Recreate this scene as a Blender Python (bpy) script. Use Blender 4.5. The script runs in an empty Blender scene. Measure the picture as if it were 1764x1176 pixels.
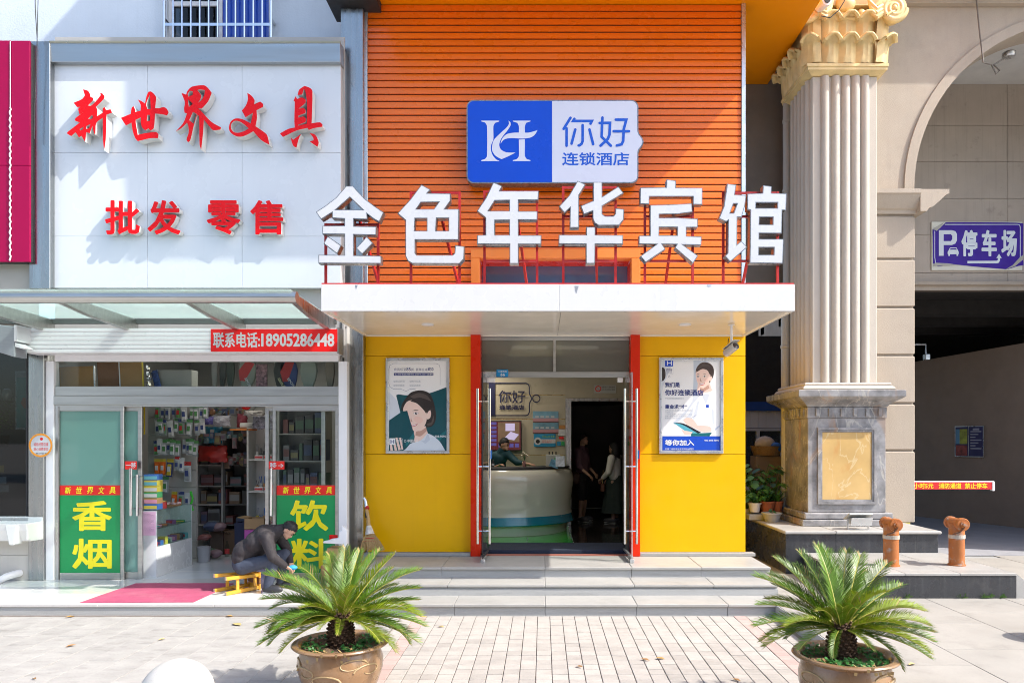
import bpy, bmesh, math, random
from mathutils import Vector, Matrix, noise as mnoise
random.seed(7)
R = math.radians
S = bpy.context.scene
COL = S.collection

# ------------------------------------------------------------------ camera, light, exposure
EYE = 2.15                      # eye height above the pavement
FPX, VX, VY = 1270.0, 935.0, 758.0   # focal length and vanishing point, in the photograph's pixels
cam = bpy.data.cameras.new('camera')
cam.sensor_width = 36.0
cam.lens = FPX / 1764 * 36
cam.shift_x = (882 - VX) / 1764
cam.shift_y = (VY - 588) / 1764
cam.clip_start, cam.clip_end = 0.1, 2000
camo = bpy.data.objects.new('camera', cam); COL.objects.link(camo)
camo.location = (0, 0, EYE); camo.rotation_euler = (R(90), 0, 0)
S.camera = camo

SUNV = Vector((-2.86, 1.0, -3.2)).normalized()       # the way the sunlight travels
sun_el = math.asin(-SUNV.z)
sun_az = math.atan2(-SUNV.x, -SUNV.y)                # compass bearing of the sun from +Y towards +X
W = bpy.data.worlds.new('World'); S.world = W; W.use_nodes = True
nt = W.node_tree; nt.nodes.clear()
sky = nt.nodes.new('ShaderNodeTexSky'); sky.sky_type = 'NISHITA'; sky.sun_disc = False
sky.sun_elevation = sun_el; sky.sun_rotation = sun_az; sky.air_density = 1.0; sky.dust_density = 2.2; sky.ozone_density = 1.0
bg = nt.nodes.new('ShaderNodeBackground'); bg.inputs['Strength'].default_value = 0.15
wo = nt.nodes.new('ShaderNodeOutputWorld')
nt.links.new(sky.outputs[0], bg.inputs[0]); nt.links.new(bg.outputs[0], wo.inputs[0])
sl = bpy.data.lights.new('sun', 'SUN'); sl.energy = 2.75; sl.angle = R(0.5); sl.color = (1.0, 0.955, 0.88)
so = bpy.data.objects.new('sun', sl); COL.objects.link(so); so.location = (10, -5, 20)
so.rotation_euler = SUNV.to_track_quat('-Z', 'Y').to_euler()
S.view_settings.view_transform = 'Standard'; S.view_settings.look = 'None'
S.view_settings.exposure = 1.32; S.view_settings.gamma = 1.0
try: S.view_settings.use_curve_mapping = False
except Exception: pass
S.render.engine = 'CYCLES'
cy = S.cycles
cy.use_denoising = True
cy.max_bounces = 10; cy.diffuse_bounces = 4; cy.glossy_bounces = 4; cy.transmission_bounces = 6; cy.transparent_max_bounces = 16
cy.caustics_reflective = False; cy.caustics_refractive = False
cy.sample_clamp_indirect = 6.0
cy.filter_width = 1.0
try: cy.use_adaptive_sampling = True; cy.adaptive_threshold = 0.02
except Exception: pass

# ------------------------------------------------------------------ measuring
def X(px, D): return (px - VX) / FPX * D
def Z(py, D): return EYE - (py - VY) / FPX * D
def P(px, py, D): return Vector((X(px, D), D, Z(py, D)))

# ------------------------------------------------------------------ materials
def lin(c):
    if isinstance(c, str):
        c = c.lstrip('#'); c = [int(c[i:i+2], 16) / 255 for i in (0, 2, 4)]
        return tuple(x / 12.92 if x <= .04045 else ((x + .055) / 1.055) ** 2.4 for x in c)
    return tuple(c)
MATS = {}
def mat(name, col, rough=.55, metal=0., var=.06, scale=3., bump=0., bscale=60., spec=.5, speck=0., spk=180., speckc=None, streak=0.,
        streakc=(.12, .11, .10), stretch=(1, 1, 1), rnd=0., coat=0., dirt=0., dirtc=(.10, .09, .08), dscale=1.3, dlo=.52, emit=0., backtrans=0., rvar=.1):
    """One Principled material: a base colour with soft variation, optional speckle (granite), rain streaks, blotchy dirt, fine relief."""
    if name in MATS: return MATS[name]
    m = bpy.data.materials.new(name); m.use_nodes = True; MATS[name] = m
    t = m.node_tree; N = t.nodes; L = t.links
    b = N['Principled BSDF']; out = N['Material Output']
    col = lin(col)
    tc = N.new('ShaderNodeTexCoord'); mp = N.new('ShaderNodeMapping'); mp.inputs['Scale'].default_value = stretch
    L.new(tc.outputs['Object'], mp.inputs['Vector'])
    oi = N.new('ShaderNodeObjectInfo')
    off = N.new('ShaderNodeVectorMath'); off.operation = 'MULTIPLY_ADD'
    cmb = N.new('ShaderNodeCombineXYZ')
    for k in range(3): L.new(oi.outputs['Random'], cmb.inputs[k])
    L.new(cmb.outputs[0], off.inputs[0]); off.inputs[1].default_value = (37, 53, 29); L.new(mp.outputs[0], off.inputs[2])
    vec = off.outputs[0]
    def nz(sc, det=4, rg=.6, v=vec):
        n = N.new('ShaderNodeTexNoise'); n.inputs['Scale'].default_value = sc; n.inputs['Detail'].default_value = det
        n.inputs['Roughness'].default_value = rg; L.new(v, n.inputs['Vector']); return n.outputs['Fac']
    def mr(src, a, bb, c, d):
        r = N.new('ShaderNodeMapRange'); r.inputs[1].default_value = a; r.inputs[2].default_value = bb
        r.inputs[3].default_value = c; r.inputs[4].default_value = d; L.new(src, r.inputs[0]); return r.outputs[0]
    def mixc(fac, a, bcol, mode='MIX'):
        x = N.new('ShaderNodeMix'); x.data_type = 'RGBA'; x.blend_type = mode
        if isinstance(fac, float): x.inputs[0].default_value = fac
        else: L.new(fac, x.inputs[0])
        for i, v in ((6, a), (7, bcol)):
            if isinstance(v, tuple): x.inputs[i].default_value = (*v, 1)
            else: L.new(v, x.inputs[i])
        return x.outputs[2]
    c = col
    if var or rnd:
        f = mr(nz(scale), .3, .7, 1 - var, 1 + var)
        if rnd:
            g = mr(oi.outputs['Random'], 0, 1, 1 - rnd, 1 + rnd)
            q = N.new('ShaderNodeMath'); q.operation = 'MULTIPLY'; L.new(f, q.inputs[0]); L.new(g, q.inputs[1]); f = q.outputs[0]
        vm = N.new('ShaderNodeVectorMath'); vm.operation = 'SCALE'; vm.inputs[0].default_value = col; L.new(f, vm.inputs['Scale']); c = vm.outputs[0]
    if speck:
        c = mixc(mr(nz(spk, 2, .7), .55, .68, 0, speck), c, lin(speckc) if speckc else tuple(x * .25 for x in col))
    if dirt:
        c = mixc(mr(nz(dscale, 7, .68), dlo, .78, 0, dirt), c, dirtc)
    if streak:
        m2 = N.new('ShaderNodeMapping'); m2.inputs['Scale'].default_value = (14, 14, .5); L.new(tc.outputs['Object'], m2.inputs['Vector'])
        c = mixc(mr(nz(1.0, 5, .7, m2.outputs[0]), .52, .8, 0, streak), c, streakc)
    if isinstance(c, tuple): b.inputs['Base Color'].default_value = (*c, 1)
    else: L.new(c, b.inputs['Base Color'])
    b.inputs['Metallic'].default_value = metal
    b.inputs['Specular IOR Level'].default_value = spec
    if rvar: L.new(mr(nz(scale * 2.3), .3, .7, max(.02, rough - rvar), min(1, rough + rvar)), b.inputs['Roughness'])
    else: b.inputs['Roughness'].default_value = rough
    if coat: b.inputs['Coat Weight'].default_value = coat; b.inputs['Coat Roughness'].default_value = .06
    if bump:
        bp = N.new('ShaderNodeBump'); bp.inputs['Strength'].default_value = 1; bp.inputs['Distance'].default_value = bump
        L.new(nz(bscale, 4, .65), bp.inputs['Height']); L.new(bp.outputs[0], b.inputs['Normal'])
    if emit:
        b.inputs['Emission Color'].default_value = (*col, 1); b.inputs['Emission Strength'].default_value = emit
    if backtrans:
        tr = N.new('ShaderNodeBsdfTranslucent'); mx = N.new('ShaderNodeMixShader'); mx.inputs[0].default_value = backtrans
        if isinstance(c, tuple): tr.inputs[0].default_value = (*c, 1)
        else: L.new(c, tr.inputs[0])
        L.new(b.outputs[0], mx.inputs[1]); L.new(tr.outputs[0], mx.inputs[2]); L.new(mx.outputs[0], out.inputs[0])
    return m

def glass(name, tint=(.9, .95, .93), refl=1.0, haze=0., hazec=(.5, .7, .65)):
    """A thin pane: tinted see-through with a mirror share that grows at grazing angles; haze = share of frosted film."""
    if name in MATS: return MATS[name]
    m = bpy.data.materials.new(name); m.use_nodes = True; MATS[name] = m
    t = m.node_tree; N = t.nodes; L = t.links; N.remove(N['Principled BSDF'])
    tr = N.new('ShaderNodeBsdfTransparent'); tr.inputs[0].default_value = (*tint, 1)
    gl = N.new('ShaderNodeBsdfGlossy'); gl.inputs['Roughness'].default_value = .015
    fr = N.new('ShaderNodeFresnel'); fr.inputs[0].default_value = 1.5
    ml = N.new('ShaderNodeMath'); ml.operation = 'MULTIPLY'; ml.use_clamp = True; ml.inputs[1].default_value = refl; L.new(fr.outputs[0], ml.inputs[0])
    ge = N.new('ShaderNodeNewGeometry'); iv = N.new('ShaderNodeMath'); iv.operation = 'SUBTRACT'; iv.inputs[0].default_value = 1; L.new(ge.outputs['Backfacing'], iv.inputs[1])
    mf = N.new('ShaderNodeMath'); mf.operation = 'MULTIPLY'; L.new(ml.outputs[0], mf.inputs[0]); L.new(iv.outputs[0], mf.inputs[1])
    base = tr.outputs[0]
    if haze:
        df = N.new('ShaderNodeBsdfDiffuse'); df.inputs[0].default_value = (*hazec, 1)
        tl = N.new('ShaderNodeBsdfTranslucent'); tl.inputs[0].default_value = (*hazec, 1)
        a = N.new('ShaderNodeMixShader'); a.inputs[0].default_value = .5; L.new(df.outputs[0], a.inputs[1]); L.new(tl.outputs[0], a.inputs[2])
        h = N.new('ShaderNodeMixShader'); h.inputs[0].default_value = haze; L.new(base, h.inputs[1]); L.new(a.outputs[0], h.inputs[2]); base = h.outputs[0]
    mx = N.new('ShaderNodeMixShader'); L.new(mf.outputs[0], mx.inputs[0]); L.new(base, mx.inputs[1]); L.new(gl.outputs[0], mx.inputs[2])
    L.new(mx.outputs[0], N['Material Output'].inputs[0])
    return m

# ------------------------------------------------------------------ things and parts
def tag(o, label=None, cat=None, group=None, kind=None):
    if label: o['label'] = label
    if cat: o['category'] = cat
    if group: o['group'] = group
    if kind: o['kind'] = kind
    return o
def thing(name, label, cat, loc=(0, 0, 0), group=None):
    o = bpy.data.objects.new(name, None); COL.objects.link(o); o.location = loc; o.empty_display_size = .1
    return tag(o, label, cat, group)
def wloc(p):
    v = Vector((0, 0, 0))
    while p is not None: v += p.location; p = p.parent
    return v
def copy_tree(o, parent=None):
    c = o.copy(); COL.objects.link(c)
    if parent is not None: c.parent = parent
    for ch in list(o.children): copy_tree(ch, c)
    return c

class MB:
    """Collects faces in world coordinates; build() links them as ONE mesh object, stored relative to its parent's base."""
    def __init__(s): s.v = []; s.f = []; s.mi = []; s.m = 0
    def add(s, vs, fs):
        k = len(s.v); s.v += [tuple(v) for v in vs]; s.f += [tuple(i + k for i in f) for f in fs]; s.mi += [s.m] * len(fs); return s
    def box(s, x0, x1, y0, y1, z0, z1):
        if x0 > x1: x0, x1 = x1, x0
        if y0 > y1: y0, y1 = y1, y0
        if z0 > z1: z0, z1 = z1, z0
        return s.add([(x0,y0,z0),(x1,y0,z0),(x1,y1,z0),(x0,y1,z0),(x0,y0,z1),(x1,y0,z1),(x1,y1,z1),(x0,y1,z1)],
                     [(0,3,2,1),(4,5,6,7),(0,1,5,4),(1,2,6,5),(2,3,7,6),(3,0,4,7)])
    def obox(s, c, size, rot=None):
        M = rot if rot is not None else Matrix.Identity(3); c = Vector(c); h = [x / 2 for x in size]
        vs = [c + M @ Vector((sx*h[0], sy*h[1], sz*h[2])) for sz in (-1,1) for sx, sy in ((-1,-1),(1,-1),(1,1),(-1,1))]
        return s.add(vs, [(0,3,2,1),(4,5,6,7),(0,1,5,4),(1,2,6,5),(2,3,7,6),(3,0,4,7)])
    def bar(s, a, b, w, h=None, up=(0, 0, 1)):
        a = Vector(a); b = Vector(b); d = (b - a).normalized(); u = Vector(up)
        if abs(d.dot(u)) > .95: u = Vector((0, 1, 0))
        x = d.cross(u).normalized(); z = x.cross(d); M = Matrix((x, d, z)).transposed()
        return s.obox((a + b) / 2, (w, (b - a).length, h or w), M)
    def quad(s, a, b, c, d): return s.add([a, b, c, d], [(0, 1, 2, 3)])
    def tube(s, pts, r, n=8, cap=True):
        pts = [Vector(p) for p in pts]; m = len(pts); rs = r if isinstance(r, (list, tuple)) else [r] * m
        vs = []; ref = None
        for i, p in enumerate(pts):
            d = (pts[min(i+1, m-1)] - pts[max(i-1, 0)]).normalized()
            if ref is None: ref = Vector((0, 0, 1)) if abs(d.z) < .9 else Vector((1, 0, 0))
            x = d.cross(ref).normalized(); y = x.cross(d).normalized(); ref = y
            vs += [p + rs[i] * (math.cos(2*math.pi*k/n) * x + math.sin(2*math.pi*k/n) * y) for k in range(n)]
        fs = [(i*n+k, i*n+(k+1) % n, (i+1)*n+(k+1) % n, (i+1)*n+k) for i in range(m-1) for k in range(n)]
        if cap: fs += [tuple(range(n))[::-1], tuple((m-1)*n+k for k in range(n))]
        return s.add(vs, fs)
    def lathe(s, prof, c, n=32, rot=None, closed=False):
        c = Vector(c); M = rot if rot is not None else Matrix.Identity(3); vs = []
        for r, z in prof: vs += [c + M @ Vector((r*math.cos(2*math.pi*k/n), r*math.sin(2*math.pi*k/n), z)) for k in range(n)]
        m = len(prof)
        fs = [(i*n+k, i*n+(k+1) % n, (i+1)*n+(k+1) % n, (i+1)*n+k) for i in range(m-1) for k in range(n)]
        if prof[0][0] > 1e-5: fs.append(tuple(range(n))[::-1])
        if prof[-1][0] > 1e-5: fs.append(tuple((m-1)*n+k for k in range(n)))
        return s.add(vs, fs)
    def ball(s, c, r, n=16, m=10, sc=(1, 1, 1), rot=None):
        c = Vector(c); M = rot if rot is not None else Matrix.Identity(3); vs = []
        for i in range(m+1):
            a = math.pi * i / m
            vs += [c + M @ Vector((r*sc[0]*math.sin(a)*math.cos(2*math.pi*k/n), r*sc[1]*math.sin(a)*math.sin(2*math.pi*k/n), -r*sc[2]*math.cos(a))) for k in range(n)]
        return s.add(vs, [(i*n+k, i*n+(k+1) % n, (i+1)*n+(k+1) % n, (i+1)*n+k) for i in range(m) for k in range(n)])
    def prism(s, poly, y0, y1):
        """poly = (x, z) points; extruded along y."""
        n = len(poly)
        vs = [(x, y0, z) for x, z in poly] + [(x, y1, z) for x, z in poly]
        return s.add(vs, [tuple(range(n)), tuple(range(n, 2*n))[::-1]] + [(i, i+n, (i+1) % n + n, (i+1) % n) for i in range(n)])
    def prismx(s, poly, x0, x1):
        """poly = (y, z) points; extruded along x."""
        n = len(poly)
        vs = [(x0, y, z) for y, z in poly] + [(x1, y, z) for y, z in poly]
        return s.add(vs, [tuple(range(n)), tuple(range(n, 2*n))[::-1]] + [(i, i+n, (i+1) % n + n, (i+1) % n) for i in range(n)])
    def mesh(s, me): return s.add([v.co[:] for v in me.vertices], [tuple(p.vertices) for p in me.polygons])
    def build(s, name, m, parent=None, smooth=False, bevel=0., segs=1, weld=True, base=None):
        if parent is not None: off = wloc(parent)
        elif base is not None: off = Vector(base)
        else:
            xs, ys, zs = zip(*s.v); off = Vector(((min(xs)+max(xs))/2, (min(ys)+max(ys))/2, min(zs)))
        me = bpy.data.meshes.new(name)
        me.from_pydata([(x-off.x, y-off.y, z-off.z) for x, y, z in s.v], [], s.f)
        for mm in (m if isinstance(m, (list, tuple)) else [m]): me.materials.append(mm)
        if isinstance(m, (list, tuple)): me.polygons.foreach_set('material_index', s.mi)
        bm = bmesh.new(); bm.from_mesh(me)
        if weld and len(s.v) < 60000:
            bmesh.ops.remove_doubles(bm, verts=bm.verts, dist=1e-6)
            bmesh.ops.recalc_face_normals(bm, faces=bm.faces)
        if bevel:
            es = [e for e in bm.edges if len(e.link_faces) == 2 and e.calc_face_angle(0) > R(35)]
            bmesh.ops.bevel(bm, geom=es, offset=bevel, segments=segs, affect='EDGES', profile=.6, clamp_overlap=True)
        bm.to_mesh(me); bm.free()
        if smooth:
            me.polygons.foreach_set('use_smooth', [True] * len(me.polygons))
            try: me.set_sharp_from_angle(angle=R(40))
            except Exception: pass
        o = bpy.data.objects.new(name, me); COL.objects.link(o)
        if parent is not None: o.parent = parent
        else: o.location = off
        return o

def bx(name, m, x0, x1, y0, y1, z0, z1, parent=None, bevel=0.): return MB().box(x0, x1, y0, y1, z0, z1).build(name, m, parent, bevel=bevel)
def pbx(name, m, px0, px1, py0, py1, D, dep, parent=None, bevel=0.):
    """A box whose front face, at distance D, covers the given pixels of the photograph; dep = its depth."""
    return bx(name, m, X(px0, D), X(px1, D), D, D + dep, Z(py1, D), Z(py0, D), parent, bevel)

# ------------------------------------------------------------------ outlines and lettering (standing in the x-z plane, facing -y)
def smooth_loop(pts, sub=4, sharp=48):
    n = len(pts); out = []; P2 = [Vector(p) for p in pts]
    def corner(i):
        a = P2[i] - P2[i-1]; b = P2[(i+1) % n] - P2[i]
        return a.length < 1e-6 or b.length < 1e-6 or a.angle(b) > R(sharp)
    cs = [corner(i) for i in range(n)]
    for i in range(n):
        p0, p1, p2, p3 = P2[i-1], P2[i], P2[(i+1) % n], P2[(i+2) % n]
        m1 = (p2 - p1) if cs[i] else (p2 - p0) / 2
        m2 = (p2 - p1) if cs[(i+1) % n] else (p3 - p1) / 2
        if cs[i] and cs[(i+1) % n]: out.append(p1); continue
        L = (p2 - p1).length
        if m1.length > L: m1 = m1.normalized() * L
        if m2.length > L: m2 = m2.normalized() * L
        for k in range(sub):
            t = k / sub
            out.append((2*t**3-3*t*t+1)*p1 + (t**3-2*t*t+t)*m1 + (-2*t**3+3*t*t)*p2 + (t**3-t*t)*m2)
    return [(v.x, v.y) for v in out]
def fill_mesh(loops, ext=0., offset=0., res=4):
    """loops: closed outlines in (x, z) metres (holes included). Gives a mesh centred on y=0, thickness 2*ext."""
    cu = bpy.data.curves.new('outline', 'CURVE'); cu.dimensions = '2D'; cu.fill_mode = 'BOTH'; cu.extrude = ext; cu.offset = offset
    for lp in loops:
        sp = cu.splines.new('POLY'); sp.points.add(len(lp) - 1)
        for q, (x, z) in zip(sp.points, lp): q.co = (x, z, 0, 1)
        sp.use_cyclic_u = True
    o = bpy.data.objects.new('outline', cu); me = bpy.data.meshes.new_from_object(o)
    bpy.data.objects.remove(o); bpy.data.curves.remove(cu)
    return me
def add_fill(mb, loops, y, ext=0., offset=0.):
    """Front face at distance y, body behind it."""
    me = fill_mesh(loops, ext, offset)
    mb.add([(v.co.x, y + ext - v.co.z, v.co.y) for v in me.vertices], [tuple(p.vertices) for p in me.polygons])
    bpy.data.meshes.remove(me); return mb
def crop(x0, y0, k, D):
    """Maps points read in an enlarged view of the photograph (origin x0,y0, k times) to metres at distance D."""
    return lambda pts: [(X(x0 + x / k, D), Z(y0 + y / k, D)) for x, y in pts]
ORD = 'first second third fourth fifth sixth seventh eighth ninth tenth eleventh twelfth thirteenth fourteenth'.split()
_T = {}
def text_verts(s, bold=0., shear=0., space=1.0, ext=0.):
    key = (s, bold, shear, space, ext)
    if key in _T: return _T[key]
    c = bpy.data.curves.new('lettering', 'FONT'); c.body = s; c.offset = bold; c.shear = shear; c.space_character = space
    c.fill_mode = 'FRONT' if not ext else 'BOTH'; c.extrude = ext; c.resolution_u = 2
    o = bpy.data.objects.new('lettering', c); me = bpy.data.meshes.new_from_object(o)
    vs = [v.co[:] for v in me.vertices]; fs = [tuple(p.vertices) for p in me.polygons]
    bpy.data.objects.remove(o); bpy.data.curves.remove(c); bpy.data.meshes.remove(me)
    _T[key] = (vs, fs); return _T[key]
def add_text(mb, s, x0, x1, z0, z1, y, bold=0., shear=0., space=1.0, ext=0.):
    """The characters of s fitted to the rectangle, front at distance y; ext = half thickness in metres; bold = added stroke weight as a share of the height."""
    vs, fs = text_verts(s, 0., shear, space, 0.)
    if not vs: return mb
    xs = [v[0] for v in vs]; ys = [v[1] for v in vs]
    g = bold * (z1 - z0)
    ax = (x1 - x0 - 2*g) / max(1e-6, max(xs) - min(xs)); az = (z1 - z0 - 2*g) / max(1e-6, max(ys) - min(ys))
    mx, my = min(xs), min(ys)
    q = [Vector((x0 + g + (v[0]-mx)*ax, z0 + g + (v[1]-my)*az)) for v in vs]
    cnt = {}
    if bold or ext:
        for f in fs:
            for i in range(len(f)):
                e = (f[i-1], f[i]); k = (min(e), max(e)); cnt[k] = cnt.get(k, 0) + 1
    edge = [k for k, n in cnt.items() if n == 1]
    mb.add([(p.x, y, p.y) for p in q], fs)
    if ext: mb.add([(p.x, y, p.y) for p in q] + [(p.x, y + 2*ext, p.y) for p in q], [(i, j, j+len(q), i+len(q)) for i, j in edge])
    if bold:
        done = set()
        for n, (i, j) in enumerate(edge):
            a, b = q[i], q[j]; d = b - a
            if d.length < 1e-7: continue
            d.normalize(); m = Vector((-d.y, d.x)) * g; yy = y - .00002 - .00001 * (n % 9)
            c4 = [a+m, b+m, b-m, a-m]
            mb.add([(p.x, yy, p.y) for p in c4], [(0, 1, 2, 3)])
            if ext: mb.add([(p.x, yy, p.y) for p in c4] + [(p.x, y + 2*ext + .0001*(n % 5), p.y) for p in c4], [(0,1,5,4),(1,2,6,5),(2,3,7,6),(3,0,4,7)])
            for v in (i, j):
                if v in done: continue
                done.add(v); p = q[v]; h = [(p.x + g*math.cos(2*math.pi*k/8), p.y + g*math.sin(2*math.pi*k/8)) for k in range(8)]
                yy2 = y - .00012 - .00001 * (v % 9)
                mb.add([(u, yy2, w) for u, w in h], [tuple(range(8))])
                if ext: mb.add([(u, yy2, w) for u, w in h] + [(u, y + 2*ext, w) for u, w in h], [(k, (k+1) % 8, (k+1) % 8 + 8, k + 8) for k in range(8)])
    return mb
def ptext(mb, s, px0, px1, py0, py1, D, **k): return add_text(mb, s, X(px0, D), X(px1, D), Z(py1, D), Z(py0, D), D, **k)
def stroke(mb, pts, w, y, cap=True):
    """A flat pen stroke of width w through (x, z) points."""
    P2 = [Vector(p) for p in pts]; n = len(P2); l = []; r = []
    for i in range(n):
        a = (P2[i] - P2[i-1]).normalized() if i else None; b = (P2[i+1] - P2[i]).normalized() if i < n-1 else None
        d = (a + b).normalized() if a is not None and b is not None else (a if a is not None else b)
        k = 1 / max(.5, d.dot(b if b is not None else a)); nrm = Vector((-d.y, d.x)) * w / 2 * k
        l.append(P2[i] + nrm); r.append(P2[i] - nrm)
    vs = [(p.x, y, p.y) for p in l] + [(p.x, y, p.y) for p in r]
    mb.add(vs, [(i, i+1, n+i+1, n+i) for i in range(n-1)])
    if cap:
        for e, (p, q) in enumerate(((P2[0], P2[1]), (P2[-1], P2[-2]))):
            d = (p - q).normalized(); a0 = math.atan2(d.y, d.x)
            vs = [(p.x + w/2*math.cos(a0+t), y, p.y + w/2*math.sin(a0+t)) for t in [(-.5+k/6)*math.pi for k in range(7)]]
            mb.add(vs, [tuple(range(7))])
    return mb
def disc(mb, x, z, r, y, n=20, sx=1.): return mb.add([(x + sx*r*math.cos(2*math.pi*k/n), y, z + r*math.sin(2*math.pi*k/n)) for k in range(n)], [tuple(range(n))])
def ring(mb, x, z, r0, r1, y, n=28):
    vs = [(x + r*math.cos(2*math.pi*k/n), y, z + r*math.sin(2*math.pi*k/n)) for r in (r0, r1) for k in range(n)]
    return mb.add(vs, [(k, (k+1) % n, n+(k+1) % n, n+k) for k in range(n)])
def rect(mb, x0, x1, z0, z1, y): return mb.add([(x0, y, z0), (x1, y, z0), (x1, y, z1), (x0, y, z1)], [(0, 1, 2, 3)])

def grow(name, caps, balls, voxel, m, parent, smooth=5):
    """One continuous skin grown round tapered limbs (p0, r0, p1, r1) and ellipsoids (centre, (rx, ry, rz), 3x3 axes)."""
    b = MB()
    for p0, r0, p1, r1 in caps:
        p0 = Vector(p0); p1 = Vector(p1); nn = 14 if max(r0, r1) > .03 else 8
        if (p1-p0).length > 1e-4: b.tube([p0, p0.lerp(p1, .5), p1], [r0, (r0+r1)/2, r1], nn)
        b.ball(p0, r0, nn, nn-4); b.ball(p1, r1, nn, nn-4)
    for c, r, M in balls: b.ball(c, 1., 18, 12, r, M)
    o = b.build(name, m, parent, weld=False)
    rm = o.modifiers.new('join', 'REMESH'); rm.mode = 'VOXEL'; rm.voxel_size = voxel; rm.use_smooth_shade = True
    sm = o.modifiers.new('soften', 'SMOOTH'); sm.factor = .5; sm.iterations = smooth
    dg = bpy.context.evaluated_depsgraph_get(); nm = bpy.data.meshes.new_from_object(o.evaluated_get(dg), depsgraph=dg); nm.name = name
    o.modifiers.clear(); old = o.data; o.data = nm; bpy.data.meshes.remove(old)
    if not nm.materials: nm.materials.append(m)
    nm.polygons.foreach_set('use_smooth', [True] * len(nm.polygons)); return o
# ------------------------------------------------------------------ palette (real-world base colours)
m_tile = mat('pavement tile cream', (.365, .335, .305), .75, var=.10, scale=5, rnd=.10, bump=.002, bscale=90, dirt=.38, dscale=3.5, dlo=.55, speck=.15, spk=60)
m_tileg = mat('pavement tile worn grey', (.345, .33, .31), .8, var=.12, scale=3, rnd=.025, bump=.002, bscale=70, dirt=.5, dscale=3.4, dlo=.54, stretch=(.8, 1.5, 1), speck=.2, spk=50)
m_tilep = mat('pavement tile pink', (.42, .30, .27), .75, var=.10, scale=5, rnd=.08, bump=.002, bscale=90, dirt=.2)
m_grout = mat('sand joint', (.22, .19, .165), .95, var=.2, scale=8, bump=.002)
m_groutl = mat('pale sand joint', (.40, .38, .355), .95, var=.15, scale=8)
m_slab = mat('forecourt slab', (.325, .305, .275), .7, var=.10, scale=1.5, rnd=.03, speck=.25, spk=120, bump=.001, dirt=.42, dscale=2.2, dlo=.55)
m_far = mat('street ground', (.33, .31, .28), .9, var=.1, scale=.5)
m_gran = mat('white granite', (.37, .36, .34), .45, var=.07, scale=2, speck=.45, spk=220, dirt=.22, dscale=2.5, rnd=.05)
m_grang = mat('grooved grey granite', (.40, .40, .39), .65, var=.10, scale=2, speck=.5, spk=200, dirt=.3, dscale=3, rnd=.07, stretch=(.4, 1, 5), bump=.002, bscale=40)
m_black = mat('black granite', (.035, .037, .042), .28, var=.15, scale=3, speck=.6, spk=160, speckc=(.14, .14, .15), dirt=.35, dirtc=(.16, .15, .14), dscale=2.4, dlo=.6, streak=.25, streakc=(.22, .22, .21))
m_yel = mat('yellow panel', (.80, .43, .0), .38, spec=.25, var=.03, scale=1.5, coat=.04, dirt=.16, dirtc=(.50, .29, .03), dscale=1.6, streak=.10, streakc=(.45, .25, .02))
m_org = mat('orange slat', (.80, .155, .006), .30, var=.05, scale=2, rnd=.035, spec=.4, coat=.16, dirt=.14, dirtc=(.5, .17, .05), dscale=3, stretch=(.6, 1, 1))
m_orgs = mat('orange soffit panel', (.80, .25, .0), .4, spec=.2, var=.03, scale=1)
m_orgf = mat('orange window surround', (.72, .20, .03), .4, var=.05, scale=3, streak=.25, streakc=(.62, .3, .14))
m_red = mat('red panel', (.66, .022, .002), .3, spec=.25, var=.04, scale=2, coat=.08)
m_redst = mat('red painted steel', (.45, .012, .012), .42, var=.15, scale=8, dirt=.3, dirtc=(.30, .16, .13), dscale=9)
m_white = mat('white panel', (.66, .66, .655), .3, var=.02, scale=1.5, coat=.2, streak=.12, streakc=(.45, .43, .40), dirt=.08, dirtc=(.4, .38, .34), dscale=3)
m_soffit = mat('white soffit', (.82, .77, .68), .16, spec=.5, var=.015, scale=1)
m_whitef = mat('white powder coat', (.78, .78, .80), .35, var=.03, scale=4, streak=.08, streakc=(.45, .44, .42))
m_ss = mat('brushed stainless', (.52, .51, .50), .34, 1.0, var=.10, scale=2, stretch=(9, 9, .6), streak=.2, streakc=(.30, .29, .28), rvar=.14)
m_ssh = mat('brushed stainless beam', (.50, .495, .47), .36, 1.0, var=.12, scale=2, stretch=(.6, 9, 9), rvar=.04)
m_chr = mat('polished steel', (.72, .72, .73), .12, 1.0, var=.04, scale=6)
m_dark = mat('dark rubber', (.02, .02, .022), .6, var=.1)
m_mat = mat('blue black door mat', (.022, .03, .055), .95, var=.25, scale=60, bump=.004, bscale=150)
m_lum = mat('aluminium trim', (.66, .68, .70), .3, .85, var=.05, scale=3)
g_door = glass('door pane', (.92, .95, .94), 1.0)
g_canopy = glass('canopy pane', (.86, .95, .92), .5, .32, (.80, .92, .88))
g_film = glass('filmed pane', (.62, .80, .76), 1.0, .60, (.40, .70, .63))
g_dark = glass('smoked pane', (.42, .46, .47), 1.0)
m_blueglass = mat('blue reflective glass', (.06, .12, .26), .06, .0, var=.12, scale=.8, spec=1.0, coat=1.0)

RI = .142                                   # step riser
D1, D2, D3, DW = 9.04, 9.55, 10.03, 11.05   # first, second, third riser; hotel front wall
ZL, ZF = 3 * RI, 3 * RI + .05               # landing and hotel floor
DS = 10.6                                   # front of the stationery shop
KX = 2.86                                   # edge between tiled pavement and raised forecourt

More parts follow.
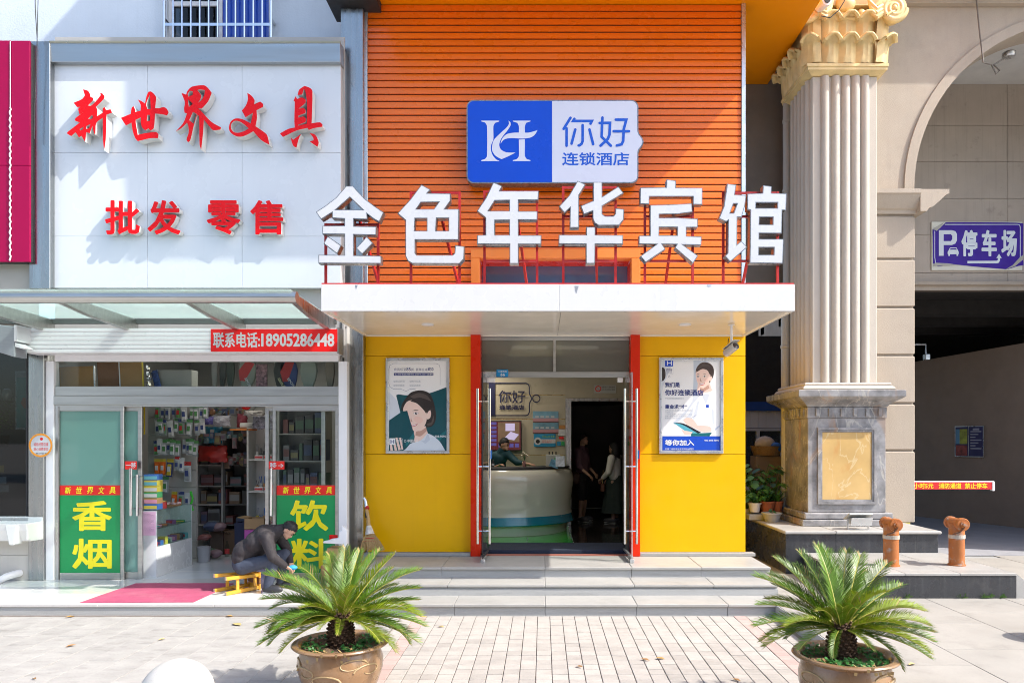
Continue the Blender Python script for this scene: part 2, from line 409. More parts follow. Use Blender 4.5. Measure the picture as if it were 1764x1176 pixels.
# ------------------------------------------------------------------ ground
ground = MB().add([(-400, -400, -.05), (400, -400, -.05), (400, 400, -.05), (-400, 400, -.05)], [(0, 1, 2, 3)]).build('ground', m_far, base=(0, 0, -.05)); tag(ground, kind='structure')
pave = MB().add([(-30, -6, -.012), (14, -6, -.012), (14, 9.3, -.012), (-30, 9.3, -.012)], [(0, 1, 2, 3)]).build('pavement', m_grout, base=(0, 0, -.012)); tag(pave, kind='structure')
pavew = MB().add([(-30, -6, -.009), (-1.735, -6, -.009), (-1.735, 9.3, -.009), (-30, 9.3, -.009)], [(0, 1, 2, 3)]).build('mortar_bed', m_groutl, pave)
TS = .15
def tile_mesh(w, d, g, m, name, h=.02, bev=.003):
    return MB().box(-w/2+g, w/2-g, -d/2+g, d/2-g, -h, 0).build(name, m, None, bevel=bev, base=(0, 0, 0))
proto = {k: tile_mesh(TS, TS, .0036, m, 'tile') for k, m in (('c', m_tile), ('p', m_tilep))}
first = {'c': True, 'p': True}
far_c, far_p = MB(), MB()
cells = []
for i in range(30):
    x = -1.735 + TS * (i + .5) + .02
    if x + TS / 2 > KX: break
    for j in range(40):
        y = D1 - .006 - TS * (j + .5)
        cells.append((y, x, 'p' if i in (1, 27) else 'c', i))
vis = sorted([c for c in cells if c[0] > 6.3 and not (c[1] < -.9 and c[0] < 6.6)])
keep = set(vis[:298])
for c in cells:
    y, x, k, i = c
    dz = random.uniform(-.0025, .0015); rz = random.uniform(-.006, .006)
    if c in keep:
        o = proto[k] if first[k] else proto[k].copy()
        if not first[k]: COL.objects.link(o)
        first[k] = False
        o.parent = pave; o.location = (x, y, dz + .012); o.rotation_euler = (random.uniform(-.006, .006), random.uniform(-.006, .006), rz)
    else:
        (far_p if k == 'p' else far_c).box(x-TS/2+.0036, x+TS/2-.0036, y-TS/2+.0036, y+TS/2-.0036, -.02, dz)
o = far_c.build('tile', m_tile, pave, bevel=.0025); o['kind'] = 'stuff'
o = far_p.build('tile', m_tilep, pave, bevel=.0025); o['kind'] = 'stuff'
sp = tile_mesh(.30, .60, .0013, m_tileg, 'paving_slab', bev=.002); ff = True
for i in range(26):
    for j in range(7):
        x = -1.735 - .30 * (i + .5); y = D1 - .04 - .60 * (j + .5) + (.30 if i % 2 else 0)
        if y > D1 - .25: y = D1 - .33
        o = sp if ff else sp.copy()
        if not ff: COL.objects.link(o)
        ff = False
        o.parent = pave; o.location = (x, y, random.uniform(-.002, .0015) + .012)
# dirt gutter strip where the shop platform meets the pavement
MB().box(-14, -2.62, D1-.05, D1, -.012, .006).build('mortar_strip', m_grout, pave)

# raised forecourt: slabs of pale stone on a bed, its kerb face towards the tiled pavement
fore = MB().box(KX, 30, -6, 30, -.04, RI - .012).build('forecourt', m_grang, base=(KX, 0, 0)); tag(fore, kind='structure')
fp = MB().box(-.496, .496, -.496, .496, -.012, 0).build('paving_slab', m_slab, base=(0, 0, 0), bevel=.002); ff = True
for i in range(9):
    for j in range(8):
        o = fp if ff else fp.copy()
        if not ff: COL.objects.link(o)
        ff = False; o.parent = fore; o.location = (.50 + i, 5.1 + j + (i % 2) * .5, RI + random.uniform(-.0015, .0015))
kb = MB()
for j in range(5): kb.box(KX-.012, KX+.0, D1-.02-1.2*j-1.19, D1-.02-1.2*j, -.02, RI-.004)
kb.build('kerb', m_grang, fore)

# ------------------------------------------------------------------ entrance steps
steps = thing('entrance_steps', 'three pale granite steps leading up to the glass doors of the yellow hotel', 'steps', (0, D1, 0))
ends = (KX - .002, 3.05, 3.10); fr = (D1, D2, D3); bk = (D2, D3, DW + .03)
for k in range(3):
    jt = [-2.62, X(700 + 83 - 20 * k, 9.1), X(939, 9.2), X(1096 + 4 * k, 9.1), X(1252 - 8 * k, 9.1), ends[k]]
    for a, b in zip(jt, jt[1:]):
        w = random.uniform(-.003, .003)
        MB().box(a+.002, b-.002, fr[k]+.02+w, bk[k]+.05, (k-.4)*RI, (k+1)*RI-.036).build('riser', m_grang, steps, bevel=.003)
        MB().box(a+.0015, b-.0015, fr[k]-.012+w, bk[k]+.04, (k+1)*RI-.035, (k+1)*RI+random.uniform(-.001, .001)).build('tread', m_gran, steps, bevel=.006)
MB().box(-2.62, 3.05, D2, DW, -.05, 2*RI-.06).build('core', m_grang, steps)
MB().box(-2.62, X(811, 11)-.001, 10.955, DW+.05, ZL+.001, ZF).build('sill', m_gran, steps, bevel=.004)
MB().box(X(1102, 11)+.001, 3.16, 10.955, DW+.05, ZL+.001, ZF).build('sill', m_gran, steps, bevel=.004)

# ------------------------------------------------------------------ hotel building
hot = thing('hotel_building', 'bright hotel front with orange slats above and yellow panels around open glass doors', 'building', (0, DW, 0))
yz = [Z(583, DW) + .06, Z(613, DW), Z(782, DW), ZF + .002]
for a, b in ((X(627, DW), X(811, DW)), (X(1102, DW), X(1284, DW))):
    for t, u in zip(yz, yz[1:]):
        MB().box(a, b, DW, DW + .05, u + .0025, t - .0025).build('yellow_panel', m_yel, hot, bevel=.003)
MB().box(X(1284, DW) - .04, X(1284, DW) - .001, DW + .051, 15.5, ZF, 3.7).build('side_wall', m_yel, hot)
# slats
sx0, sx1 = X(634, DW), X(1276.5, DW); pitch = 11.93 / FPX * DW; wx0, wx1, wz = X(818, DW), X(1096, DW), Z(437, DW)
zt = Z(7, DW)
prof = lambda h: [(DW, .003), (DW+.001, h*.55), (DW+.005, h*.84), (DW+.012, h-.013), (DW+.03, h-.010), (DW+.03, .003)]
def slat(x0, x1): return MB().prismx(prof(pitch), x0, x1).build('slat', m_org, None, base=(0, DW, 0))
full = slat(sx0, sx1); sh_l = slat(sx0, wx0); sh_r = slat(wx1, sx1); seen = set()
for k in range(44):
    z = zt - pitch * (k + 1)
    if z < 3.70: break
    for s in ([full] if z > wz else [sh_l, sh_r]):
        o = s if s.name not in seen else s.copy()
        if s.name in seen: COL.objects.link(o)
        seen.add(s.name)
        o.parent = hot; o.location = (0, random.uniform(-.0012, .0012), z); o.rotation_euler = (random.uniform(-.004, .004), random.uniform(-.0002, .0002), 0)
bk_ = MB().box(sx0, wx0, DW+.031, DW+.2, 3.6, zt).box(wx1, sx1, DW+.031, DW+.2, 3.6, zt).box(wx0, wx1, DW+.031, DW+.2, wz, zt)
bk_.build('backing_wall', m_dark, hot)
for a, b in ((625.5, 633.5), (1277, 1284)): MB().box(X(a, DW), X(b, DW), DW-.02, DW+.25, 3.76, zt).build('edge_trim', m_lum, hot, bevel=.004)
# projecting orange bay over the slats
MB().box(-2.42, 4.13, 9.37, DW+.25, zt, 14.5).build('bay', m_orgs, hot)
MB().box(2.99, 4.13, DW+.251, 14.2, zt+.001, 14.5).build('bay', m_orgs, hot)
MB().box(-2.46, -2.421, 9.36, 11.04, zt+.001, 14.5).build('bay_flashing', m_dark, hot)
MB().box(X(586, 10.9)-.16, -2.421, 10.7, 11.3, Z(12, 10.9), zt+.02).build('bay_flashing', m_dark, hot)
# upper window
wf = MB().box(X(811, 10.95), X(1103, 10.95), 10.95, DW+.10, Z(444, 10.95), Z(429, 10.95)).box(X(811, 10.95), X(826, 10.95), 10.95, DW+.10, 3.76, Z(444, 10.95)-.001).box(X(1088, 10.95), X(1103, 10.95), 10.95, DW+.10, 3.76, Z(444, 10.95)-.001)
wn = wf.build('upper_window', m_orgf, hot, bevel=.006)
rv = MB().box(X(826, 10.95), X(1088, 10.95), DW+.02, DW+.45, Z(444, 10.95)+.001, Z(444, 10.95)+.05).box(X(826, 10.95)-.05, X(826, 10.95)-.001, DW+.1, DW+.45, 3.76, Z(444, 10.95)).box(X(1088, 10.95)+.001, X(1088, 10.95)+.05, DW+.1, DW+.45, 3.76, Z(444, 10.95))
rv.build('reveal', m_red, wn)
MB().box(X(826, 10.95)-.05, X(1088, 10.95)+.05, DW+.45, DW+.47, 3.7, Z(440, 10.95)).build('pane', m_blueglass, wn)
# canopy
cx0, cx1, cz0, cz1, CD = X(553, 8.87), X(1369, 8.87), Z(535.5, 8.87), Z(489.5, 8.87), 8.87
can = MB().box(cx0+.01, cx1-.01, CD+.07, DW-.001, cz0+.012, cz0+.06).build('canopy', m_soffit, hot)
xm = X(963, CD)
for a, b in ((cx0, xm-.0015), (xm+.0015, cx1)): MB().box(a, b, CD, CD+.07, cz0-.002, cz1).build('fascia', m_white, can, bevel=.004)
for x in (cx0, cx1-.05): MB().box(x, x+.05, CD+.071, DW-.002, cz0-.006, cz0+.075).build('edge_trim', m_soffit, can, bevel=.01)
MB().box(cx0+.05, cx1-.05, DW-.03, DW-.003, cz0-.004, cz0+.011).build('edge_trim', m_soffit, can)
MB().box(cx0, cx1, CD+.02, CD+.06, cz1+.001, cz1+.02).build('rail', m_redst, can)
for px in (737, 1180):
    d = MB().lathe([(.0, 0), (.075, 0), (.085, .004), (.085, .012)], (X(px, 9.99), 9.99, cz0-.001), 20).build('downlight', m_whitef, can, smooth=True)
for px, w, h, z in ((990, .05, .09, cz1-.02), (612, .03, .05, cz1-.01), (1218, .06, .03, cz1-.008)): MB().prism([(X(px, CD), z), (X(px, CD)+w, z), (X(px, CD)+w*.7, z-h*.5), (X(px, CD)+w*.4, z-h), (X(px, CD)+w*.15, z-h*.6)], CD-.002, CD-.0002).build('peeled_patch', m_lum, can)
xs = X(963, 10)
MB().box(xs-.002, xs+.002, CD+.08, DW-.04, cz0+.0105, cz0+.0125).build('soffit_joint', m_dark, can)
# red door surround and transom
for a, b in ((811, 828), (1086, 1102)): MB().box(X(a, 10.98), X(b, 10.98), 10.94, DW+.32, ZL+.002, cz0+.01).build('door_pillar', m_red, hot, bevel=.004)
ox0, ox1 = X(828, 10.98), X(1086, 10.98)
tr = MB().box(ox0, ox1, 11.10, 11.16, Z(650, 11.1), Z(640, 11.1)).box(ox0, ox1, 11.10, 11.16, cz0-.05, cz0+.01).box(X(953, 11.1), X(957.5, 11.1), 11.09, 11.17, Z(640, 11.1), cz0-.05).build('transom', m_ssh, hot, bevel=.004)
MB().box(ox0, ox1, 11.125, 11.135, Z(640, 11.1), cz0-.05).build('pane', glass('dull pane', (.50, .52, .47), 1.3, .35, (.52, .50, .44)), tr)
MB().box(ox0, ox1, 11.18, 11.30, Z(636, 11.1), Z(612, 11.1)).build('shutter_rail', mat('shutter beige', (.42, .40, .34), .5), tr, bevel=.01)
for x0, x1 in ((ox0, X(838, 11.1)), (X(1079, 11.1), ox1)): MB().box(x0, x1, 11.12, 11.30, ZL, Z(650, 11.1)).build('jamb', mat('bronze jamb', (.10, .085, .07), .4), hot, bevel=.004)
def leaf(hx, tx, s):
    h = Vector((hx, 11.12, 0)); t = Vector((tx, 10.38, 0)); zb, zt_ = ZL + .02, Z(641, 10.4); d = (t - h).normalized(); nrm = Vector((-d.y, d.x, 0))
    g = MB(); a, b = h, t; w = nrm * .006
    g.add([a-w+Vector((0,0,zb)), b-w+Vector((0,0,zb)), b+w+Vector((0,0,zb)), a+w+Vector((0,0,zb)), a-w+Vector((0,0,zt_)), b-w+Vector((0,0,zt_)), b+w+Vector((0,0,zt_)), a+w+Vector((0,0,zt_))],
          [(0,3,2,1),(4,5,6,7),(0,1,5,4),(1,2,6,5),(2,3,7,6),(3,0,4,7)])
    L = g.build('glass_door', g_door, hot)
    edge = MB().bar(b+Vector((0, 0, zb)), b+Vector((0, 0, zt_)), .014, .012).bar(a+Vector((0, 0, zb+.04)), b+Vector((0, 0, zb+.04)), .03, .08).build('edge_strip', m_dark if s < 0 else m_lum, L)
    MB().bar(a+Vector((0, 0, zb+.03)), b+Vector((0, 0, zb+.03)), .034, .05).build('patch_fitting', m_chr, L)
    MB().box(t.x-.03, t.x+.03, t.y-.02, t.y+.10, ZL+.002, zb+.035).build('floor_lock', m_lum, L, bevel=.006)
    MB().box(h.x-.02, h.x+.10*s*-1, 11.06, 11.11, zt_-.09, zt_-.02).build('hinge', m_whitef, L, bevel=.005)
    q = b + (a - b) * .14
    for sd in (-1, 1):
        c = q + nrm * sd * .085
        hb = MB().tube([c+Vector((0, 0, Z(936, 10.5))), c+Vector((0, 0, Z(669, 10.5)))], .019, 12)
        hb.build('handle', m_chr, L, smooth=True)
    for py in (691, 803, 914):
        MB().tube([q-nrm*.085+Vector((0, 0, Z(py, 10.5))), q+nrm*.085+Vector((0, 0, Z(py, 10.5)))], .012, 8).build('handle_bracket', m_chr, L)
    st = MB().bar(q+nrm*.104+(b-a)*-.0+Vector((0, -.0, Z(790, 10.5))), q+nrm*.104+Vector((0, 0, Z(775, 10.5))), .03, .03)
    st.build('sticker', mat('blue sticker', (.02, .13, .42), .4), L)
leaf(-.815, -.845, -1); leaf(X(1075, 11.1), X(1088.5, 10.4), 1)
MB().box(ox0+.06, ox1-.06, 11.0, 11.16, ZL+.002, ZL+.008).build('threshold', mat('red brown threshold', (.33, .11, .08), .5, var=.1), hot)
MB().box(ox0+.08, ox1-.02, 11.19, 12.0, ZL+.004, ZF+.012).build('door_mat', m_mat, hot, bevel=.004)

# hotel interior
m_beige = mat('beige stone wall', (.46, .41, .31), .35, var=.07, scale=3, bump=.0006, bscale=50)
m_brown = mat('dark brown wall', (.075, .05, .038), .45, var=.2, scale=2)
m_fgreen = mat('green glass floor', (.05, .50, .06), .12, var=.08, scale=2, coat=.5)
m_fdark = mat('dark polished floor', (.03, .026, .024), .10, var=.15, scale=2, coat=.4)
m_ceil = mat('ceiling white', (.6, .59, .56), .6)
MB().box(-3.0, .50, 12.01, 14.6, ZF-.1, ZF-.004).build('floor', m_fgreen, hot)
MB().box(.502, 2.9, 12.01, 19, ZF-.1, ZF-.003).build('floor', m_fdark, hot)
for x in (X(908, 12.3),): MB().box(x-.008, x+.008, 12.01, 12.75, ZF-.0035, ZF).build('floor_joint', m_lum, hot)
MB().box(.494, .51, 12.01, 14.5, ZF-.0035, ZF).build('floor_joint', m_lum, hot)
wl = MB()
for j, (a, b) in enumerate(((ZF, 1.86), (1.86, 2.57), (2.57, 3.05), (3.05, 3.75))):
    MB().box(-3.0, X(974, 14.6), 14.6, 14.7, a+.006, b-.006).build('wall_panel', m_beige, hot)
MB().box(-3.0, X(974, 14.6), 14.62, 14.75, ZF, 3.75).build('wall', mat('brass strip', (.75, .52, .16), .25, .6), hot)
MB().box(X(974, 14.6), 2.9, 14.6, 14.75, 2.98, 3.75).build('wall', m_beige, hot)
MB().box(X(974, 14.6)+.001, X(984, 14.6), 14.55, 14.8, ZF, 2.98).box(X(984, 14.6)+.001, X(1078, 14.6), 14.55, 14.8, 2.92, 2.979).box(X(1074, 14.6), X(1084, 14.6), 14.55, 14.8, ZF, 2.919).build('passage_frame', m_ss, hot, bevel=.004)
MB().box(X(1084, 14.6), 2.9, 14.6, 14.75, ZF, 2.98).build('wall', m_beige, hot)
MB().box(.42, .5, 14.76, 19, ZF, 3.4).box(2.4, 2.5, 14.76, 19, ZF, 3.4).box(.42, 2.5, 18.2, 18.3, ZF, 3.4).build('passage_wall', m_brown, hot)
MB().box(.42, 2.5, 14.76, 18.3, 3.0, 3.05).build('passage_ceiling', m_brown, hot)
MB().box(-3.05, 2.9, 11.31, 14.75, 3.76, 3.8).build('ceiling', m_ceil, hot)
MB().box(-3.05, -3.0, 11.31, 14.75, ZF-.1, 3.76).build('wall', m_beige, hot)
MB().box(2.9, 2.95, 11.31, 14.75, ZF-.1, 3.76).build('wall', m_beige, hot)
MB().box(-3.0, ox0+.02, 11.2, 11.3, ZF-.1, 3.76).box(ox1-.02, 2.9, 11.2, 11.3, ZF-.1, 3.76).box(ox0+.02, ox1-.02, 11.31, 11.34, 3.35, 3.76).build('wall', m_beige, hot)
for x, y in ((-.6, 12.6), (-1.3, 14.0)):
    l = bpy.data.lights.new('ceiling_lamp', 'AREA'); l.shape = 'DISK'; l.size = .3; l.energy = 7; l.color = (1, .9, .74)
    cl = MB().lathe([(0, .03), (.17, .03), (.19, .018), (.19, 0)], (x, y, 3.73), 20).build('ceiling_light', mat('lamp diffuser', (.9, .85, .75), .5, emit=2.0), hot, smooth=True)
    lo = bpy.data.objects.new('ceiling_lamp', l); COL.objects.link(lo); lo.parent = cl; lo.location = Vector((x, y, 3.70)) - wloc(cl)
# reception desk
desk = thing('reception_desk', 'curved cream reception desk with a teal band at its foot, inside the hotel', 'desk', (-.85, 13.9, ZF))
ang = [R(a) for a in range(-178, 6, 6)]
def sweep(prof, m, name):
    b = MB(); vs = []; n = len(prof)
    for a in ang:
        for off, z in prof: vs.append((-.85 + (1.30+off)*math.cos(a)*1.02, 13.9 + (1.15+off)*math.sin(a), ZF + z))
    b.add(vs, [(i*n+k, i*n+k+1, (i+1)*n+k+1, (i+1)*n+k) for i in range(len(ang)-1) for k in range(n-1)])
    return b.build(name, m, desk, smooth=True)
m_desk = mat('cream lacquer', (.72, .69, .56), .16, var=.02, coat=.5)
S_ = [(.0, 1.165), (.045, 1.14), (.085, 1.06), (.10, .95), (.095, .85), (.07, .70), (.05, .55), (.05, .45), (.075, .34)]
sweep(S_, m_desk, 'counter_front')
sweep([(.076, .339), (.11, .20), (.10, .185), (.0, .18)], mat('teal lacquer', (.01, .24, .34), .2, coat=.4), 'teal_band')
sweep([(.0, .178), (-.02, .06), (-.03, 0.0)], m_desk, 'plinth')
sweep([(-.5, 1.166), (.02, 1.166), (.03, 1.175), (.03, 1.19), (.02, 1.20), (-.5, 1.20)], m_dark, 'countertop')
# ------------------------------------------------------------------ blue and white light box on the slats
m_blue = mat('sign blue', (.0, .07, .62), .2, spec=.3, var=.04, scale=1.2, coat=.06)
m_signw = mat('sign white', (.70, .74, .86), .2, spec=.3, var=.02, scale=1.2, coat=.1)
m_sblue = mat('sign lettering blue', (.004, .10, .62), .25, var=.02)
m_rim = mat('chipped chrome rim', (.24, .245, .25), .32, .8, var=.3, scale=14, dirt=.6, dirtc=(.04, .035, .035), dscale=9)
box = thing('light_box_sign', 'blue and white hotel sign with curved H emblem, fixed on the orange slats', 'sign', (X(952, 10.8), 10.8, Z(316, 10.8)))
DB = 10.78; c = crop(795, 160, 5.5125, DB)
def rr(x0, x1, y0, y1, r, n=6, only=(1, 1, 1, 1)):
    out = []
    for (cx_, cy_, a0, on) in ((x1-r, y0+r, -90, only[0]), (x1-r, y1-r, 0, only[1]), (x0+r, y1-r, 90, only[2]), (x0+r, y0+r, 180, only[3])):
        if on: out += [(cx_ + r*math.cos(R(a0+90*k/n)), cy_ + r*math.sin(R(a0+90*k/n))) for k in range(n+1)]
        else: out.append((cx_ + r*math.copysign(1, math.cos(R(a0+45))), cy_ + r*math.copysign(1, math.sin(R(a0+45)))))
    return out
bump = [(1680, 360), (1688, 390), (1720, 432), (1730, 465), (1720, 500), (1688, 540), (1680, 570)]
full_ = rr(48, 1680, 68, 860, 70); i1 = 7
outl = full_[:i1] + bump + full_[i1:]
add_fill(MB(), [c(outl)], DB, .09).build('sign_body', m_rim, box)
add_fill(MB(), [c(rr(60, 859, 80, 848, 58, only=(0, 0, 1, 1)))], DB-.004, .002).build('blue_panel', m_blue, box)
fr_ = rr(861, 1668, 80, 848, 58, only=(1, 1, 0, 0))
wp = fr_[:i1] + [(1668, 362), (1676, 392), (1708, 434), (1717, 465), (1708, 498), (1676, 538), (1668, 568)] + fr_[i1:]
add_fill(MB(), [c(wp)], DB-.004, .002).build('white_panel', m_signw, box)
em = MB(); yb = DB-.0062
for pts in ([(188,267),(358,267),(358,275),(320,288),(303,320),(303,445),(284,490),(279,540),(295,592),(330,635),(358,645),(358,650),(188,650),(188,642),(225,630),(243,600),(243,320),(225,285),(188,274)],
            [(447,265),(466,285),(466,310),(440,355),(385,425),(362,475),(360,510),(380,545),(430,567),(512,570),(445,605),(380,632),(330,605),(300,570),(290,530),(305,455),(370,385),(430,330),(452,298)],
            [(722,357),(695,403),(650,428),(580,437),(500,433),(440,435),(400,450),(370,486),(388,435),(430,395),(490,382),(545,380),(545,320),(530,288),(488,274),(488,267),(655,267),(655,274),(615,288),(602,320),(602,381),(640,380),(690,367)],
            [(545,447),(602,443),(602,600),(620,632),(655,642),(655,650),(488,650),(488,642),(525,630),(545,600)]):
    add_fill(em, [smooth_loop(c(pts), 4, 40)], yb, 0.)
em.build('emblem', m_signw, box)
nh = MB(); kk = 0
for s in ([(1035,240),(970,345)], [(998,340),(998,505)], [(1072,250),(1060,270),(1238,270),(1225,295)], [(1150,310),(1150,460),(1142,485),(1120,502),(1112,502)], [(1080,352),(1045,485)], [(1215,352),(1250,490)],
          [(1338,238),(1330,420),(1418,505)], [(1312,290),(1410,288),(1405,400),(1390,440),(1320,505)], [(1465,258),(1565,258),(1540,350),(1535,460),(1520,492),(1475,503)], [(1445,368),(1590,368)]):
    kk += 1; stroke(nh, c(s), 25/5.5125/FPX*DB, yb - .0003*kk)
ptext(nh, '连锁酒店', 795+955/5.5125, 795+1592/5.5125, 160+565/5.5125, 160+690/5.5125, yb, bold=.02)
nh.build('lettering', m_sblue, box, weld=False)

# ------------------------------------------------------------------ six free-standing white letters on red frames
m_lw = mat('white letter face', (.58, .59, .61), .3, var=.03, scale=3, coat=.15, dirt=.06, dscale=5)
DL = 8.98
GL = {
 '金': ((540,300), [[[(332,122),(405,122),(440,165),(520,250),(620,325),(714,390),(668,488),(610,455),(545,405),(548,462),(410,455),(410,528),(638,532),(636,620),(410,615),(410,822),(688,828),(688,908),(52,905),(52,818),(315,820),(315,612),(92,610),(92,525),(315,522),(315,455),(190,448),(190,392),(78,462),(25,385),(120,325),(230,240)], [(370,238),(500,362),(230,362)]],
      [[(142,625),(280,720),(240,808),(100,702)]], [[(540,632),(605,700),(495,815),(432,752)]]], (125, 655), 500, 'roof shaped top and two loose dots'),
 '色': ((540,300), [[[(1095,108),(1185,160),(1155,195),(1388,198),(1388,275),(1330,355),(1475,355),(1470,668),(1032,668),(1032,800),(1048,820),(1410,820),(1430,800),(1435,722),(1530,732),(1525,860),(1480,910),(1000,908),(955,880),(932,830),(932,470),(852,400),(980,260)], [(1090,290),(1268,288),(1220,355),(1045,355)], [(1030,452),(1148,452),(1148,575),(1025,575)], [(1248,450),(1368,450),(1368,575),(1240,575)]]], (988, 1480), 180, 'hooked tail and two square holes side by side'),
 '年': ((810,300), [[[(235,82),(325,122),(300,170),(695,170),(690,265),(490,265),(490,375),(682,375),(680,465),(490,465),(490,618),(722,618),(720,712),(490,712),(490,908),(398,908),(398,712),(68,710),(70,618),(155,615),(155,445),(140,430),(68,375),(160,240)], [(250,270),(395,268),(395,372),(185,372)], [(250,470),(395,468),(395,615),(250,615)]]], (145, 677), 168, 'three cross bars and one long central stem'),
 '华': ((810,300), [[[(1088,68),(1168,108),(1102,215),(1102,545),(1008,545),(1010,345),(955,398),(898,330),(1000,220)]], [[(1245,80),(1338,80),(1338,228),(1500,125),(1555,195),(1338,325),(1338,405),(1365,425),(1450,425),(1470,400),(1472,345),(1558,355),(1555,460),(1510,520),(1300,522),(1258,495),(1240,450),(1240,375),(1150,410),(1118,322),(1245,270)]], [[(1175,532),(1268,532),(1268,612),(1550,615),(1548,708),(1268,708),(1265,905),(1172,905),(1172,708),(895,705),(897,612),(1175,612)]]], (942, 1472), 125, 'a plain cross at its foot'),
 '宾': ((1085,300), [[[(372,52),(468,65),(468,135),(737,138),(735,310),(640,308),(640,228),(200,228),(198,305),(103,302),(105,135),(370,132)]], [[(205,312),(440,305),(630,295),(635,385),(480,405),(300,408),(300,440),(480,440),(690,450),(688,540),(575,540),(575,625),(728,630),(725,718),(540,715),(692,825),(640,905),(455,745),(475,712),(330,710),(362,760),(160,895),(105,830),(265,712),(90,708),(92,622),(205,620)], [(300,538),(480,538),(480,618),(298,618)]]], (152, 635), 320, 'a lidded top and two splayed feet'),
 '馆': ((1085,300), [[[(985,98),(1078,108),(1062,208),(1178,215),(1165,320),(1132,438),(1088,435),(1085,712),(1128,675),(1188,740),(1015,890),(960,830),(990,800),(995,470),(975,485),(900,450),(950,330)], [(1048,302),(1085,302),(1050,395),(1015,395)]], [[(1350,112),(1438,122),(1435,190),(1590,195),(1582,365),(1545,365),(1540,600),(1312,598),(1312,655),(1560,655),(1550,905),(1215,898),(1222,365),(1190,355),(1192,198),(1345,190)], [(1280,288),(1497,288),(1495,342),(1278,342)], [(1315,435),(1450,435),(1448,508),(1312,508)], [(1310,742),(1460,742),(1458,815),(1308,815)]]], (945, 1495), 180, 'a slim half beside three slots'),
}
for ch, (org, pieces, posts, top, how) in GL.items():
    c = crop(org[0], org[1], 5.8786, DL)
    xs_ = [p[0] for pc in pieces for lp in pc for p in lp]; xc = X(org[0] + (min(xs_)+max(xs_))/2/5.8786, DL)
    t = thing('channel_letter', 'white letter 〈%s〉 with %s, over the canopy' % (ch, how), 'letter', (xc, DL+.1, cz1), 'six white letters along the canopy edge')
    t['label'] = t['label'].replace('〈', '').replace('〉', '')
    for pc in pieces:
        lps = [c(lp) for lp in pc]
        dz = random.uniform(-.012, .012)
        b = add_fill(MB(), lps, DL+dz, .055).build('letter_body', m_rim, t)
        add_fill(MB(), lps, DL+dz-.004, .0018, -.0095).build('letter_face', m_lw, b)
    ytop = 1106 if False else None
    ya = DL + .135; f = MB(); z0 = cz1 + .004
    xa, xb = X(org[0]+posts[0]/5.8786, ya), X(org[0]+posts[1]/5.8786, ya); ztop = Z(300+top/5.8786, ya); zm = Z(300+880/5.8786, ya); zh = Z(300+430/5.8786, ya)
    for x in (xa, xb): MB().box(x-.015, x+.015, ya-.015, ya+.015, z0, ztop).build('frame_post', m_redst, t)
    for z in (ztop-.015, zm, zh): MB().box(xa+.0155, xb-.0155, ya-.013, ya+.013, z-.013, z+.013).build('frame_rail', m_redst, t)
    xm_ = xa + (xb-xa)*.62; lean = {'金': .12, '色': .13, '年': .07, '华': 0, '宾': -.10, '馆': -.12}[ch]
    MB().bar((xm_, ya+.03, zh), (xm_+lean+.06, ya+.55, z0+.0), .03).build('brace', m_redst, t)
    for x in (xa, xb): MB().box(x-.03, x+.03, ya-.03, ya+.03, cz1-.003, z0).build('base_plate', m_redst, t)

# ------------------------------------------------------------------ poster frames beside the door
def poster_frame(label, px0, px1, py0, py1, D):
    t = thing('poster_frame', label, 'poster', (X((px0+px1)/2, D), DW-.001, Z(py1, D)))
    x0, x1, z0, z1 = X(px0, D), X(px1, D), Z(py1, D), Z(py0, D); w = .042
    prf = lambda: None
    for nm, a in (('frame_bar', (x0, x1, z1-w, z1)), ('frame_bar', (x0, x1, z0, z0+w)), ('frame_bar', (x0, x0+w, z0+w+.0005, z1-w-.0005)), ('frame_bar', (x1-w, x1, z0+w+.0005, z1-w-.0005))):
        MB().box(a[0], a[1], D, DW-.002, a[2], a[3]).build(nm, m_lum, t, bevel=.006)
    return t, x0+w+.0005, x1-w-.0005, z0+w+.0005, z1-w-.0005
ink = {k: mat('print '+k, v, .35, var=.0, rvar=0, spec=.4) for k, v in dict(white=(.86,.86,.88), pale=(.68,.72,.80), grey=(.34,.38,.46), navy=(.02,.035,.19), blue=(.012,.075,.55), hair=(.030,.022,.020), skin=(.84,.62,.54), skin2=(.55,.32,.25),
    lip=(.55,.12,.12), teal=(.004,.075,.095), teal2=(.01,.15,.17), shirt=(.66,.72,.80), black=(.02,.02,.03), tblue=(.10,.42,.52), brown=(.16,.12,.10), hairlt=(.075,.05,.042), fold=(.55,.61,.71), blush=(.84,.55,.47), hairhi=(.10,.075,.065)).items()}
inkn = list(ink); inkm = [ink[k] for k in inkn]
class Print(MB):
    def ink(s, k): s.m = inkn.index(k); return s
    def lay(s, k, pts, sub=4, sharp=50):
        s.n = getattr(s, 'n', 0) + 1; s.ink(k); return add_fill(s, [smooth_loop(s.c(pts), sub, sharp)], s.y - .00007*s.n, 0.)
    def dot(s, k, x, y, r, sx=1.):
        s.n = getattr(s, 'n', 0) + 1; s.ink(k); q = s.c([(x, y), (x+r, y)]); return disc(s, q[0][0], q[0][1], q[1][0]-q[0][0], s.y - .00007*s.n, 16, sx)
    def txt(s, k, body, x0, x1, y0, y1, bold=.0):
        s.n = getattr(s, 'n', 0) + 3; s.ink(k); q = s.c([(x0, y0), (x1, y1)]); return add_text(s, body, q[0][0], q[1][0], q[1][1], q[0][1], s.y - .00007*s.n, bold)
    def pen(s, k, pts, w):
        s.n = getattr(s, 'n', 0) + 1; s.ink(k); return stroke(s, s.c(pts), w, s.y - .00007*s.n)
DPO = DW - .04
t, x0, x1, z0, z1 = poster_frame('framed advert of a short-haired woman half hidden by a dark green cushion', 664, 774, 616, 781, DPO)
